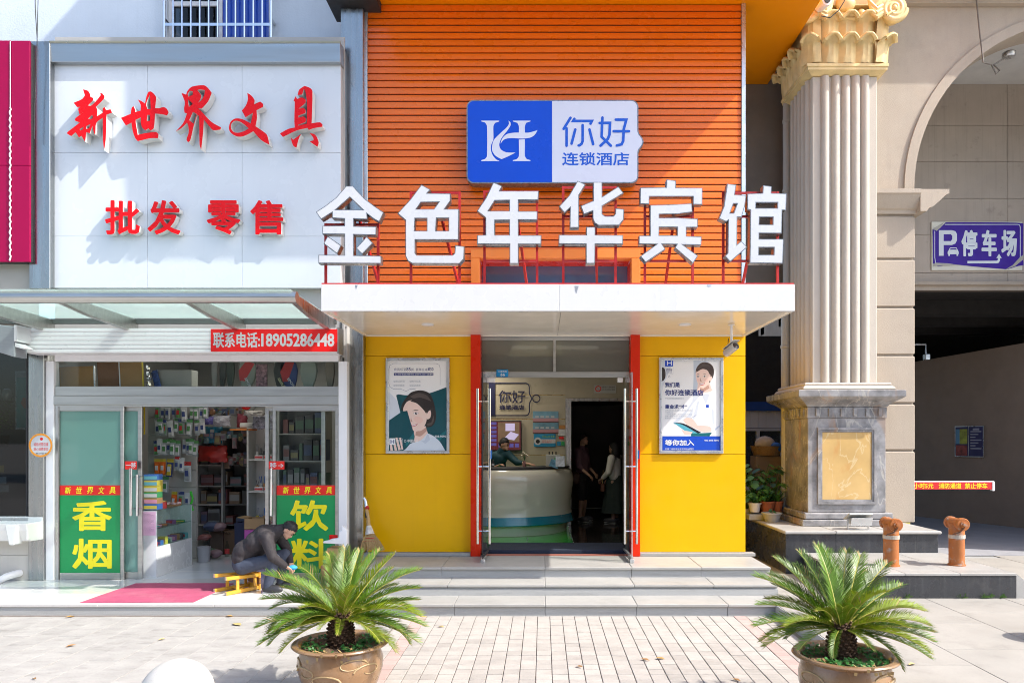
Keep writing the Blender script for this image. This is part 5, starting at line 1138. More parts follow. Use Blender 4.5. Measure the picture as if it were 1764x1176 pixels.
# passage behind the arch
DB2 = 15.0; lz0, lz1 = Z(497, DB2), Z(145, DB2)
cols = [wx-.2, X(1736, DB2), X(1736, DB2)+2.1, 13.2]; rows = [lz0+.13] + [Z(p, DB2) for p in (470, 405, 342, 279, 217)] + [lz1]
for i in range(3):
    for a, b in zip(rows, rows[1:]): MB().box(cols[i]+.003, cols[i+1]-.003, DB2, DB2+.03, a+.004, b-.004).build('facing_slab', m_stone2, arc, bevel=.002)
MB().box(cols[0], 13.2, DB2+.0305, DB2+.4, lz0, lz1).build('lintel_wall', m_joint, arc)
MB().prismx([(DB2-.10, lz0+.125), (DB2-.10, lz0+.06), (DB2-.04, lz0+.03), (DB2-.04, lz0-.04), (DB2+.03, lz0-.04), (DB2+.03, lz0+.125)], cols[0], 13.2).build('lintel_beam', m_stone, arc)
MB().box(wx-.3, 13.2, DA+.551, DB2+.4, lz1+.001, lz1+.1).build('ceiling', mat('passage ceiling', (.66, .66, .64), .8), arc)
MB().box(wx-.3, wx-.01, DA+.551, 20, RI, lz1).build('side_wall', m_brownw, arc); MB().box(13.2, 13.4, DA+.551, DB2+.4, RI, lz1).build('side_wall', m_brownw, arc)
MB().box(wx-.3, 13.4, DB2+.401, 30, lz0+.05, lz0+.15).build('ceiling', m_deepshade, arc)
for y in (16.5, 18.0, 19.5): MB().box(wx-.3, 13.4, y, y+.3, lz0-.28, lz0+.049).build('ceiling_beam', m_deepshade, arc)
a0, a1 = Vector((11.40, 15.8, 0)), Vector((8.9, 21.6, 0)); d = (a1-a0).normalized()
b = MB(); b.add([(a0.x, a0.y, RI), (a1.x, a1.y, RI), (a1.x, a1.y, 4.1), (a0.x, a0.y, 4.42), (a0.x+.2, a0.y, RI), (a1.x+.2, a1.y, RI), (a1.x+.2, a1.y, 4.1), (a0.x+.2, a0.y, 4.42)], [(0,1,2,3),(4,7,6,5),(0,3,7,4),(1,5,6,2),(3,2,6,7),(0,4,5,1)])
b.build('passage_wall', m_brownw, arc)
MB().box(wx-.3, 13.4, 21.5, 21.7, RI, 6).build('passage_end', m_deepshade, arc); MB().box(13.2, 13.4, DB2+.4, 21.7, RI, lz0).build('side_wall', m_deepshade, arc)
MB().box(wx-.3, 13.2, DA+.6, 21.4, RI+.0005, RI+.006).build('passage_floor', mat('passage floor', (.33, .33, .35), .6, var=.1, scale=1, dirt=.3), arc)
t = thing('pipe_lamp', 'thin grey pipe with a small box lamp high in the dark passage', 'lamp', (X(1597, 17), 17, Z(614, 17)))
MB().tube([(X(1574, 17)-.3, 17, Z(593, 17)), (X(1595, 17), 17, Z(593, 17)), (X(1595, 17), 17, Z(610, 17))], .025, 8).build('pipe', m_lum, t); MB().box(X(1592, 17), X(1600, 17), 16.93, 17.07, Z(620, 17), Z(610, 17)).build('lamp', m_lum, t, bevel=.01)
t = thing('ceiling_cable', 'loose black cable dangling from the round lamp under the arch', 'cable', (X(1715, 13), 13.2, Z(110, 13)))
MB().tube([P(1680, -20, 12.1), P(1688, 60, 12.1), P(1694, 108, 12.1), P(1708, 112, 12.4), P(1716, 128, 12.4), P(1722, 122, 12.4), P(1712, 112, 12.4), P(1728, 102, 12.6), P(1738, 98, 12.8)], .012, 6).build('cable', mat('grey cable', (.16, .14, .12), .6), t, smooth=True)
MB().lathe([(0, 0), (.09, 0), (.11, .03), (.11, .08), (0, .08)], P(1738, 99, 13.0), 16).build('lamp', m_lum, t, smooth=True)
# parking sign
D = DB2 - .03; t = thing('parking_sign', 'purple parking sign with peeling corners, white car and bent arrow', 'sign', (X(1683, D), D, Z(463, D)))
c = crop(1590, 370, 10.138, D); m_pur = mat('purple vinyl', (.05, .012, .30), .4, spec=.2, var=.1, scale=4, streak=.1, streakc=(.12, .08, .35)); m_pw = mat('sign print white', (.72, .76, .80), .4); m_crm = mat('cream board', (.72, .69, .58), .5)
b = MB(); q = c([(150, 122), (1735, 968)]); MB().box(q[0][0], q[1][0], D, D+.028, q[1][1], q[0][1]).build('board', m_crm, t, bevel=.003)
add_fill(MB(), [smooth_loop(c([(165,255),(240,283),(370,160),(400,135),(900,132),(1600,140),(1748,150),(1740,700),(1752,880),(1640,900),(1500,945),(1420,948),(900,905),(520,870),(260,905),(175,850)]), 4, 40)], D-.008, .003).build('vinyl_sheet', m_pur, t)
cu = mat('vinyl back', (.45, .42, .36), .5)
b = MB()
for pts in ([(165,245),(355,140),(300,230),(232,285)], [(205,840),(430,850),(620,880),(250,895),(165,900)], [(1690,740),(1745,700),(1735,790),(1600,900),(1430,960),(1560,880)]): add_fill(MB(), [c(pts)], D-.014, .001).build('curled_corner', cu, t)
w = MB()
for k, lp in enumerate(([[(272,272),(500,272),(560,290),(588,340),(588,450),(560,505),(500,530),(355,530),(355,718),(272,718)], [(355,342),(480,342),(505,370),(505,430),(480,462),(355,462)]],
                        [[(440,625),(465,575),(580,575),(605,625),(618,650),(618,690),(608,692),(608,720),(580,720),(580,690),(465,690),(465,720),(437,720),(437,690),(425,685),(425,650)], [(462,612),(475,588),(572,588),(590,612)]],
                        [[(770,808),(1280,805),(1300,790),(1302,758),(1275,758),(1322,682),(1368,758),(1340,758),(1338,800),(1320,838),(1290,850),(770,850)]])):
    add_fill(MB(), [c(l) for l in lp], D-.0115-.0004*k, 0.).build(('letter_p', 'car_print', 'arrow_print')[k], m_pw, t)
w = MB(); ln = c([(380,172),(1640,172),(1680,182),(1692,220),(1692,800)]); stroke(w, ln, .014, D-.0121); stroke(w, c([(200,290),(200,740),(215,860),(260,890)]), .012, D-.0123)
for ch, a, bb in (('停', 670, 950), ('车', 1022, 1290), ('场', 1368, 1640)): lw_ = ptext(MB(), ch, 1590+a/10.138, 1590+bb/10.138, 370+265/10.138, 370+725/10.138, D-.0125, bold=.03); lw_.build('letter', m_pw, t, weld=False)
w.build('border_line', m_pw, t, weld=False)
# barrier banner and notice board
D = 13.4; t = thing('barrier_arm', 'red barrier arm banner with yellow writing across the passage mouth', 'barrier', (X(1640, D), D, RI))
MB().box(X(1560, D), X(1713, D), D+.01, D+.05, Z(840, D), Z(828, D)).build('arm', m_whitef, t); rb = MB().box(X(1560, D), X(1709, D), D, D+.009, Z(842.5, D), Z(830, D)).build('banner', mat('banner red two', (.62, .015, .02), .5), t)
MB().box(X(1709.5, D), X(1713.5, D), D-.006, D+.06, Z(845, D), Z(829, D)).build('end_cap', m_whitef, t)
b = MB(); ptext(b, '小时5元', 1574, 1608, 831.5, 841, D-.0015, bold=.02); ptext(b, '消防通道', 1617, 1656, 831.5, 841, D-.0015, bold=.02); ptext(b, '禁止停车', 1662, 1701, 831.5, 841, D-.0015, bold=.02); b.build('lettering', m_gyel, t, weld=False)
MB().box(X(1550, D), X(1566, D), D-.06, D+.14, RI, RI+1.25).build('post', mat('barrier housing', (.5, .42, .1), .4), t, bevel=.02)
# notice board on the slanted passage wall
ys0, ys1 = 17.66, 18.36
def wx_(y): return a0.x + (a1.x-a0.x)*(y-a0.y)/(a1.y-a0.y) - .03
t = thing('notice_board', 'framed notices, one green and red and one navy, on the slanted passage wall', 'notice', (wx_(18), 18, 1.75))
nb_n = Vector((-d.y, d.x, 0)); zz0, zz1 = 1.74, 2.50
def panel(name, u0, u1, v0, v1, m, off):
    pa, pb = Vector((wx_(ys0+(ys1-ys0)*(1-u0)), ys0+(ys1-ys0)*(1-u0), 0)), Vector((wx_(ys0+(ys1-ys0)*(1-u1)), ys0+(ys1-ys0)*(1-u1), 0)); z0_, z1_ = zz0+(zz1-zz0)*v0, zz0+(zz1-zz0)*v1
    n_ = nb_n if nb_n.y < 0 else -nb_n; o_ = n_*off
    return MB().add([pa+o_+Vector((0,0,z0_)), pb+o_+Vector((0,0,z0_)), pb+o_+Vector((0,0,z1_)), pa+o_+Vector((0,0,z1_)), pa+Vector((0,0,z0_)), pb+Vector((0,0,z0_)), pb+Vector((0,0,z1_)), pa+Vector((0,0,z1_))], [(0,1,2,3),(4,7,6,5),(0,4,5,1),(1,5,6,2),(2,6,7,3),(3,7,4,0)]).build(name, m, t)
panel('frame', 0, 1, 0, 1, m_lum, .01); panel('poster', .03, .47, .03, .97, cm('navy notice', (.03, .03, .10)), .016); panel('poster', .50, .97, .03, .97, cm('navy notice', (.03, .03, .10)), .017)
panel('picture_print', .05, .45, .42, .9, cm('yellow green print', (.28, .30, .04), var=.5, scale=8), .019); panel('picture_print', .05, .45, .05, .38, cm('red print', (.25, .05, .04), var=.5, scale=10), .019); panel('picture_print', .05, .18, .42, .9, cm('cyan print', (.10, .25, .38)), .0205)
for k in range(7): panel('text_line', .56, .93-.1*(k % 3), .80-.09*k, .835-.09*k, cm('notice ink', (.35, .36, .42)), .019)
panel('text_line', .64, .86, .86, .92, cm('notice ink', (.35, .36, .42)), .0192)

# ------------------------------------------------------------------ dark granite base, marble pedestal, reeded column
base = thing('granite_base', 'black granite base with a pale cap slab under the marble column', 'plinth', (4.8, 11.1, RI))
gx0, gx1, gz = X(1354, 11.1), X(1616, 11.1), Z(914, 11.1)
for a, b in ((gx0, X(1440, 11.1)), (X(1440, 11.1), X(1578, 11.1)), (X(1578, 11.1), gx1)): MB().box(a+.001, b-.001, 11.1, 11.13, RI, gz-.046).build('granite_panel', m_black, base, bevel=.002)
for a, b in ((11.131, 12.3), (12.3, 13.45)): MB().box(gx0, gx0+.03, a+.001, b-.001, RI, gz-.046).build('granite_panel', m_black, base, bevel=.002)
MB().box(gx1-.03, gx1, 11.131, 12.2, RI, gz-.046).build('granite_panel', m_black, base, bevel=.002)
MB().box(gx0+.031, gx1-.031, 11.131, 13.4, RI-.05, gz-.046).build('core', m_joint, base)
for a, b in ((gx0-.03, 4.4), (4.4, 5.2), (5.2, gx1+.04)): MB().box(a+.001, b-.001, 11.06, 13.45, gz-.045, gz).build('cap_slab', m_gran, base, bevel=.012)
m_mar = mat('grey orange marble', (.27, .265, .27), .22, var=.45, scale=3.5, coat=.3)
def veins(m, c1, c2, s=1.):
    t = m.node_tree; N = t.nodes; L = t.links; b = N['Principled BSDF']; src = b.inputs['Base Color'].links[0].from_socket
    tc = N.new('ShaderNodeTexCoord')
    for k, (cc, sc, lo, hi, amt) in enumerate(((c1, 1.0*s, .57, .68, .5), (c2, .9*s, .0, .016, .55))):
        n = N.new('ShaderNodeTexNoise'); n.inputs['Scale'].default_value = sc*2; n.inputs['Detail'].default_value = 6; n.inputs['Distortion'].default_value = .9; mpv = N.new('ShaderNodeMapping'); mpv.inputs['Rotation'].default_value = (.3, .5, .2); mpv.inputs['Scale'].default_value = (1.3, 1.3, .6); L.new(tc.outputs['Object'], mpv.inputs['Vector']); L.new(mpv.outputs[0], n.inputs['Vector'])
        v = n.outputs['Fac']
        if k == 1:
            a_ = N.new('ShaderNodeMath'); a_.operation = 'SUBTRACT'; a_.inputs[1].default_value = .5; L.new(v, a_.inputs[0]); e = N.new('ShaderNodeMath'); e.operation = 'ABSOLUTE'; L.new(a_.outputs[0], e.inputs[0]); v = e.outputs[0]
        r = N.new('ShaderNodeMapRange'); r.inputs[1].default_value = lo; r.inputs[2].default_value = hi; r.inputs[3].default_value = 0 if k == 0 else amt; r.inputs[4].default_value = amt if k == 0 else 0; L.new(v, r.inputs[0])
        x = N.new('ShaderNodeMix'); x.data_type = 'RGBA'; L.new(r.outputs[0], x.inputs[0]); L.new(src, x.inputs[6]); x.inputs[7].default_value = (*cc, 1); src = x.outputs[2]
    L.new(src, b.inputs['Base Color'])
veins(m_mar, (.42, .23, .10), (.58, .55, .48))
m_onyx = mat('honey onyx', (.60, .40, .16), .18, var=.1, scale=2, coat=.4); veins(m_onyx, (.55, .26, .08), (.70, .60, .38), 1.2)
m_col = mat('pale cast stone', (.52, .462, .39), .8, var=.05, scale=1.5, bump=.002, bscale=70, streak=.16, streakc=(.33, .29, .24), speck=.12, spk=150)
m_gold = mat('gilded plaster', (.76, .575, .27), .45, .1, var=.14, scale=3, dirt=.4, dirtc=(.24, .17, .08), dscale=2.6, streak=.25, streakc=(.35, .25, .12))
col = thing('stone_column', 'reeded stone column with golden leaf capital on a veined marble pedestal', 'column', (4.86, 12.4, gz))
px0_, px1_, py0_, py1_ = 4.25, 5.50, 11.82, 13.07
def sq(name, m, o, z0, z1, bev=.006): return MB().box(px0_-o, px1_+o, py0_-o, py1_+o, z0, z1).build(name, m, col, bevel=bev)
zz = [gz+.001, gz+.10, gz+.21]
sq('pedestal_foot', m_mar, .13, zz[0], zz[1], .012); sq('pedestal_foot', m_mar, .085, zz[1]+.001, zz[2], .02)
zb_, zt_ = gz+.211, Z(720, 11.82)
ped = sq('pedestal', m_mar, 0, zb_, zt_)
sq('frieze', m_mar, .012, zt_+.001, Z(701, 11.82), .004)
for k in range(6):
    x = px0_+.12+k*.2; MB().box(x, x+.055, py0_-.035, py0_-.0125, zt_+.03, Z(701, 11.82)-.02).build('dentil', m_mar, col, bevel=.004)
    y = py0_+.12+k*.2; MB().box(px0_-.035, px0_-.0125, y, y+.055, zt_+.03, Z(701, 11.82)-.02).build('dentil', m_mar, col, bevel=.004)
def ringprof(name, m, prof, smooth=True):
    b = MB(); vs = []
    for o, z in prof: vs += [(px0_-o, py0_-o, z), (px1_+o, py0_-o, z), (px1_+o, py1_+o, z), (px0_-o, py1_+o, z)]
    n = len(prof); b.add(vs, [(4*i+k, 4*i+(k+1) % 4, 4*i+4+(k+1) % 4, 4*i+4+k) for i in range(n-1) for k in range(4)] + [(3, 2, 1, 0), (4*n-4, 4*n-3, 4*n-2, 4*n-1)])
    return b.build(name, m, col)
zf = Z(700.5, 11.82); zc1 = Z(683, 11.6); zc2 = Z(675, 11.6)
ringprof('pedestal_cornice', m_mar, [(.014, zf), (.03, zf+.02), (.05, zf+.04), (.10, zf+.08), (.17, zf+.12), (.21, zf+.15), (.22, zf+.16), (.22, zf+.25), (.20, zf+.26)])
zk = zf+.261
ringprof('column_base', m_col, [(.10, zk), (.11, zk+.03), (.09, zk+.06), (.06, zk+.075), (.07, zk+.10), (.05, zk+.125), (-.02, zk+.13)])
w0, w1, v0, v1 = X(1409, 11.8), X(1510, 11.8), Z(868, 11.8), Z(736, 11.8)
for o, dd, ww in ((0, .03, .04), (.042, .018, .03)):
    MB().box(w0+o, w1-o, py0_-dd, py0_-.001, v0+o, v0+o+ww).box(w0+o, w1-o, py0_-dd, py0_-.001, v1-o-ww, v1-o).box(w0+o, w0+o+ww, py0_-dd, py0_-.001, v0+o+ww, v1-o-ww).box(w1-o-ww, w1-o, py0_-dd, py0_-.001, v0+o+ww, v1-o-ww).build('panel_frame', m_mar, col)
MB().box(w0+.075, w1-.075, py0_-.008, py0_-.001, v0+.075, v1-.075).build('onyx_panel', m_onyx, col)
s0, s1, t0, t1 = 4.37, 5.42, 11.95, 13.0; zs0, zs1 = zk+.131, Z(127, 11.85)
MB().box(s0, s1, t0, t1, zs0, zs1).build('shaft', m_col, col, bevel=.01)
for k in range(5):
    x = X((1421, 1439, 1456.5, 1473.5, 1490)[k], t0); MB().tube([(x, t0+.012, zs0+.002), (x, t0+.012, zs1-.002)], .072, 14).build('reed', m_col, col, smooth=True)
    y = t0+.17+.176*k; MB().tube([(s0+.012, y, zs0+.002), (s0+.012, y, zs1-.002)], .072, 14).build('reed', m_col, col, smooth=True)
MB().box(s0+.01, s1-.01, t0-.02, t0+.0, zs0, zs0+.001).build('shaft_joint', m_col, col)
# capital
def gring(prof, name='capital_band'):
    b = MB(); vs = []
    for o, z in prof: vs += [(s0-o, t0-o, z), (s1+o, t0-o, z), (s1+o, t1+o, z), (s0-o, t1+o, z)]
    n = len(prof); b.add(vs, [(4*i+k, 4*i+(k+1) % 4, 4*i+4+(k+1) % 4, 4*i+4+k) for i in range(n-1) for k in range(4)] + [(3, 2, 1, 0), (4*n-4, 4*n-3, 4*n-2, 4*n-1)]); return b.build(name, m_gold, col)
zq = zs1+.001
gring([(.02, zq), (.10, zq+.05), (.115, zq+.055), (.115, zq+.10), (.13, zq+.105), (.13, zq+.15), (.05, zq+.16)]); gring([(.05, zq+.161), (.05, zq+1.05), (.16, zq+1.06), (.16, zq+1.5), (.3, zq+1.52), (.3, zq+1.9)], 'capital_core')
def acanthus(h, w):
    b = MB(); vs = []; nu, nv = 9, 13; path = [(0, 0), (.012, .2), (.018, .4), (.022, .6), (.035, .76), (.065, .88), (.11, .955), (.155, .965), (.185, .925), (.185, .875), (.165, .85), (.14, .86), (.12, .885)]
    for j in range(nv):
        o, z = path[j]; ww = w*(1 - .12*(j/(nv-1)) - (.25 if j > 9 else 0))
        for i in range(nu):
            u = i/(nu-1)*2-1; vs.append((u*ww/2, -(o*1.05 + .062*(1-u*u)**.8 - .009*math.cos(u*3*math.pi)*(1 if j < 9 else .3)) - .01, z*h - (.075*u*u if j > 4 else .02*u*u*j/4)))
    b.add(vs, [(j*nu+i, j*nu+i+1, (j+1)*nu+i+1, (j+1)*nu+i) for j in range(nv-1) for i in range(nu-1)])
    n0 = len(vs); b.add([(x, -.002, z) for x, y, z in vs[:9*nu]], [(j*nu+i, (j+1)*nu+i, (j+1)*nu+i+1, j*nu+i+1) for j in range(8) for i in range(nu-1)])
    return b.build('capital_leaf', m_gold, None, smooth=True, base=(0, 0, 0), weld=False)
lf = acanthus(.43, .31); firstl = True; cap0 = col.location
spots = []
for row, zz_ in ((0, zq+.165), (1, zq+.52)):
    for k in range(5):
        x = s0-.03 + (s1-s0+.06)*k/4; y = t0-.03+(t1-t0+.06)*k/4
        rz = -.55 if k == 0 else (.55 if k == 4 else 0)
        spots.append((x, t0-.05, zz_, rz, row)); 
        if k: spots.append((s0-.05, y, zz_, R(-90), row))
for x, y, z, rz, row in spots:
    o = lf if firstl else lf.copy()
    if not firstl: COL.objects.link(o)
    firstl = False; o.parent = col; o.location = Vector((x, y, z)) - cap0; o.rotation_euler = (0, 0, rz); o.scale = (1, 1, 1 if row == 0 else .98)
def volute(cx_, cz_, y, r, sgn):
    b = MB(); pts = []; rs = []
    for k in range(46):
        a = k*.30; q = r*(1-.018*k); pts.append((cx_+sgn*q*math.cos(a), y-.001*k, cz_-q*math.sin(a))); rs.append(r*.30*(1-.013*k))
    b.tube(pts, rs, 10); b.ball((cx_, y-.03, cz_), r*.26, 12, 8)
    M_ = Matrix.Rotation(R(90), 3, 'X')
    b.lathe([(0, -.10), (r*.92, -.10), (r*1.02, -.05), (r*1.02, .12), (0, .12)], (cx_, y+.07, cz_), 26, M_)
    for q in range(3):
        a = .5+.35*q; b.tube([(cx_-sgn*r*.9, y, cz_-r*.3*q+.05), (cx_-sgn*r*1.5, y-.03, cz_-r*.35*q-.02), (cx_-sgn*r*(2.0-.1*q), y-.02, cz_+.10-r*.5*q), (cx_-sgn*r*(2.15-.1*q), y-.01, cz_+.17-r*.45*q)], [.05, .045, .03, .018], 8)
    return b.build('volute', m_gold, col, smooth=True)
volute(X(1540, 11.7), Z(15, 11.7), 11.72, .19, 1); volute(X(1385, 11.7)+.06, Z(15, 11.7), 11.72, .19, -1)
for px in (1438, 1486): MB().lathe([(0, .04), (.05, .03), (.075, 0), (.05, -.03)], (X(px, 11.8), 11.83, Z(24, 11.8)), 14, Matrix.Rotation(R(90), 3, 'X') @ Matrix.Diagonal((1, 1.35, 1))).build('egg_boss', m_gold, col, smooth=True)
MB().box(X(1446, 11.8), X(1474, 11.8), 11.77, 11.85, Z(35, 11.8), Z(20, 11.8)).build('boss', m_gold, col, bevel=.02)
MB().ball((X(1460, 11.7), 11.78, Z(2, 11.7)), .14, 16, 12, (1.1, .8, 1.0)).build('flower_boss', m_gold, col, smooth=True)
t = thing('pole_camera', 'white camera with wires on top of the golden capital', 'camera', (X(1428, 11.4), 11.45, Z(10, 11.4)))
cx_, cz_ = X(1424, 11.4), Z(5, 11.4); M = Matrix.Rotation(R(-35), 3, 'Y') @ Matrix.Rotation(R(100), 3, 'X')
MB().lathe([(0, -.2), (.08, -.2), (.09, .02), (.08, .06), (0, .06)], (cx_, 11.45, cz_+.05), 16, M).build('camera_body', m_whitef, t, smooth=True); MB().lathe([(0, .061), (.05, .061), (.05, .075), (0, .075)], (cx_, 11.45, cz_+.05), 14, M).build('lens', m_dark, t)
MB().tube([P(1462, -10, 11.5), P(1445, 18, 11.5), P(1430, 31, 11.5), P(1415, 28, 11.5)], .008, 6).build('cable', m_dark, t)
# floodlight on the granite base
D = 11.3; t = thing('floodlight', 'grey floodlight on a low bracket standing on the granite base', 'floodlight', (X(1478, D), D, gz))
x = X(1478, D); m_fl = mat('floodlight grey', (.46, .47, .45), .4, .2, var=.08)
M = Matrix.Rotation(R(-25), 3, 'X')
MB().obox((x, D, gz+.20), (.36, .24, .035), M).build('glass_hood', m_fl, t, bevel=.008); MB().prism([(x-.13, gz+.18), (x+.13, gz+.18), (x+.10, gz+.07), (x-.09, gz+.07)], D-.06, D+.12).build('housing', m_fl, t, bevel=.01)
MB().obox((x, D-.13, gz+.13), (.32, .012, .13), Matrix.Rotation(R(20), 3, 'X')).build('front_glass', m_lum, t)
for s in (-1, 1): MB().box(x+s*.16-.006, x+s*.16+.006, D-.02, D+.02, gz+.004, gz+.17).build('bracket', m_lum, t)
MB().box(x-.166, x+.166, D-.025, D+.025, gz+.0005, gz+.0035).build('bracket_foot', m_lum, t)
# hydrant plinth and two hydrants
pl = thing('hydrant_plinth', 'low black edged plinth with pale top slabs under two orange hydrants', 'plinth', (5, 9.37, RI))
fz = Z(987, 9.37); hx0, hx1 = 3.92, 6.02
MB().box(hx0, hx1, 9.37, 9.40, RI, fz-.03).build('granite_panel', m_black, pl, bevel=.002); MB().box(hx0, hx0+.03, 9.401, 11.09, RI, fz-.03).build('granite_panel', m_black, pl, bevel=.002)
MB().prism([(hx1+.001, RI), (hx1+.36, RI), (hx1+.001, fz-.002)], 9.372, 11.0).build('end_ramp', m_gran, pl)
MB().box(hx0+.031, hx1, 9.401, 11.09, RI-.02, fz-.03).build('core', m_joint, pl)
for a, b in ((hx0-.01, 4.6), (4.6, 5.3), (5.3, hx1)):
    MB().box(a+.002, b-.002, 9.36, 9.62, fz-.03, fz).build('cap_slab', m_gran, pl, bevel=.004); MB().box(a+.002, b-.002, 9.632, 11.095, fz-.03, fz-.002).build('cap_slab', m_gran, pl, bevel=.004)
m_hyd = mat('hydrant orange', (.38, .12, .025), .5, var=.14, scale=5, dirt=.6, dirtc=(.24, .13, .085), dscale=6, dlo=.52, bump=.003, bscale=26, speck=.7, spk=9, speckc=(.36, .31, .27), streak=.3, streakc=(.30, .12, .05))
def hydrant(px, D, lab):
    x = X(px, D); z = fz-.002; t = thing('fire_hydrant', lab, 'hydrant', (x, D, z), 'orange fire hydrants on the plinth')
    MB().lathe([(.112, 0), (.112, .015), (.098, .02), (.098, .36), (.104, .365), (.104, .40), (.098, .405), (.098, .56), (0, .58)], (x, D, z), 24).build('barrel', m_hyd, t, smooth=True)
    ax = Vector((-.06, -.99, .02)).normalized(); M = ax.to_track_quat('Z', 'Y').to_matrix()
    MB().lathe([(0, -.20), (.078, -.20), (.086, -.19), (.086, -.135), (.074, -.13), (.074, .11), (.086, .115), (.086, .175), (.078, .185), (0, .185)], (x, D, z+.565), 24, M).build('cross_head', m_hyd, t, smooth=True)
    c_ = Vector((x, D, z+.565)) + ax*.186
    MB().lathe([(0, 0), (.045, 0), (.045, .02), (.028, .022), (.026, .055), (0, .058)], c_, 12, M).build('outlet_cap', m_hyd, t, smooth=True)
    pts = [c_ + Vector((.0, -.02, -.03)) + Vector((-.02*k, .012*k, -.022*k - .02*math.sin(k*.8))) for k in range(7)]
    MB().tube(pts, .009, 6).build('chain', mat('rusty chain', (.14, .07, .04), .8), t)
    MB().lathe([(.1, 0), (.1045, .001), (.1045, .05), (.1, .051)], (x, D, z+.365), 24).build('clamp_band', mat('scraped paint', (.45, .40, .34), .6, var=.3, scale=12), t)
    return t
hydrant(1535, 9.95, 'orange fire hydrant nearer the column, with grey scraped paint at its foot'); hydrant(1648, 10.0, 'orange fire hydrant nearer the passage, with a pale band round it')
# ------------------------------------------------------------------ alley between hotel and column
al = thing('alley_building', 'grey brown building end with a blue-topped window deep in the narrow alley', 'building', (3.9, 13.6, RI))
m_alley = mat('grey brown render', (.21, .195, .175), .9, var=.1, scale=2, bump=.002, dirt=.15, dscale=1.5)
MB().box(3.06, 5.29, 13.55, 13.75, 4.55, 13.5).build('wall', m_alley, al); MB().box(X(1363, 13.2), 5.29, 13.1, 13.3, gz, 13.5).build('corner_wall', m_alley, al)
MB().box(5.72, 5.83, 13.31, 17.2, RI, 4.55).build('alley_wall', m_brownw, al)
MB().box(3.06, 5.72, 17.0, 17.2, 3.03, 4.55).build('wall', m_deepshade, al); MB().box(3.06, 5.72, 16.9, 17.2, Z(707, 16.9), Z(692, 16.9)).build('blue_beam', mat('blue beam', (.012, .07, .32), .5), al)
for k in range(14): MB().box(3.06+.19*k+.002, 3.06+.19*k+.188, 16.95, 17.0, Z(737, 17), Z(707.5, 17)).build('cladding_board', m_whitef, al, bevel=.004)
MB().box(3.06, 5.72, 17.001, 17.2, RI, 3.03).build('window_backing', m_deepshade, al)
X2 = lambda p: X(p, 16.9)
wi = MB().box(3.06, 5.72, 16.9, 16.98, Z(742, 17), Z(738, 17)).box(X(1304, 16.9), X(1309, 16.9), 16.9, 16.98, 1.1, Z(742, 17)).box(3.06, 5.72, 16.9, 16.98, 1.0, 1.1).box(X2(1346), X2(1350), 16.9, 16.98, 1.1, Z(742, 17)).build('window', m_whitef, al)
MB().box(3.06, 5.72, 16.985, 16.995, 1.1, Z(742, 17)).build('pane', glass('alley pane', (.55, .60, .66), 1.8, .25, (.35, .42, .5)), wi)
MB().box(3.06, 5.72, 13.46, 17.0, RI-.1, gz-.3).build('alley_floor', m_grang, al)
t = thing('drain_pipe', 'tall pale grey drain pipe running down the wall behind the column', 'pipe', (X(1353, 13.0), 13.0, gz))
xd = X(1353, 13.0)
MB().tube([(xd, 13.0, gz), (xd, 13.0, Z(503, 13.0)), (xd+.02, 13.0, Z(494, 13.0)), (xd+.05, 13.05, Z(480, 13.0)), (xd+.05, 13.05, 13.4)], .075, 14).build('pipe', mat('pale plastic', (.42, .41, .37), .5, var=.06, streak=.15), t, smooth=True)
for py in (210, 330, 600, 845): MB().lathe([(.078, 0), (.086, .005), (.086, .05), (.078, .055)], (xd + (.05 if py < 480 else 0), 13.05 if py < 480 else 13.0, Z(py, 13.0)), 16).build('pipe_clip', mat('pale plastic', (.42, .41, .37), .5), t)
# alley pot plants and basket
m_terra = mat('terracotta', (.36, .11, .05), .7, var=.1); m_leaf = mat('alley leaf', (.04, .13, .03), .35, var=.3, scale=9, backtrans=.25); m_leaf2 = mat('alley leaf bright', (.08, .22, .03), .4, var=.25, scale=9, backtrans=.25)
def potplant(label, x, y, z, r, h, mp, kind, n, hh, ml, pl='plant'):
    t = thing('potted_plant', label, 'plant', (x, y, z), 'pot plants in the alley corner')
    MB().lathe([(0, 0), (r*.7, 0), (r*.95, h*.85), (r*1.06, h*.86), (r*1.06, h), (r*.92, h), (r*.88, h*.85), (0, h*.85)], (x, y, z), 18).build('pot', mp, t, smooth=True)
    b = MB(); rnd = random.Random(int(x*1000)+n)
    for k in range(n):
        a = rnd.uniform(0, 6.28); el = rnd.uniform(.5, 1.3); p0 = Vector((x, y, z+h*.85)); dv = Vector((math.cos(a)*math.cos(el), math.sin(a)*math.cos(el), math.sin(el))); L_ = hh*rnd.uniform(.5, 1)
        tip = p0 + dv*L_
        if kind == 'blade':
            sd = Vector((-math.sin(a), math.cos(a), 0))*.012; mid = p0+dv*L_*.6; end = p0+dv*L_+Vector((math.cos(a), math.sin(a), -.6))*L_*.25
            b.add([p0-sd, p0+sd, mid+sd, mid-sd, end], [(0, 1, 2, 3), (3, 2, 4)])
        else:
            s = .075*rnd.uniform(.7, 1.3)*(1.3 if kind == 'broad' else .6); sd = Vector((-math.sin(a), math.cos(a), 0)); dn = Vector((math.cos(a)*.8, math.sin(a)*.8, -.45)).normalized()
            b.tube([p0, p0+dv*L_*.6, tip], .004, 5, False)
            c_ = [tip, tip+sd*s*.55+dn*s*.35, tip+sd*s*.45+dn*s*1.0, tip+dn*s*1.6, tip-sd*s*.45+dn*s*1.0, tip-sd*s*.55+dn*s*.35]; b.add(c_, [(0, 1, 2, 3), (0, 3, 4, 5)])
    b.build('foliage', ml, t, weld=False); return t
m_potg = mat('grey pot', (.40, .41, .40), .6)
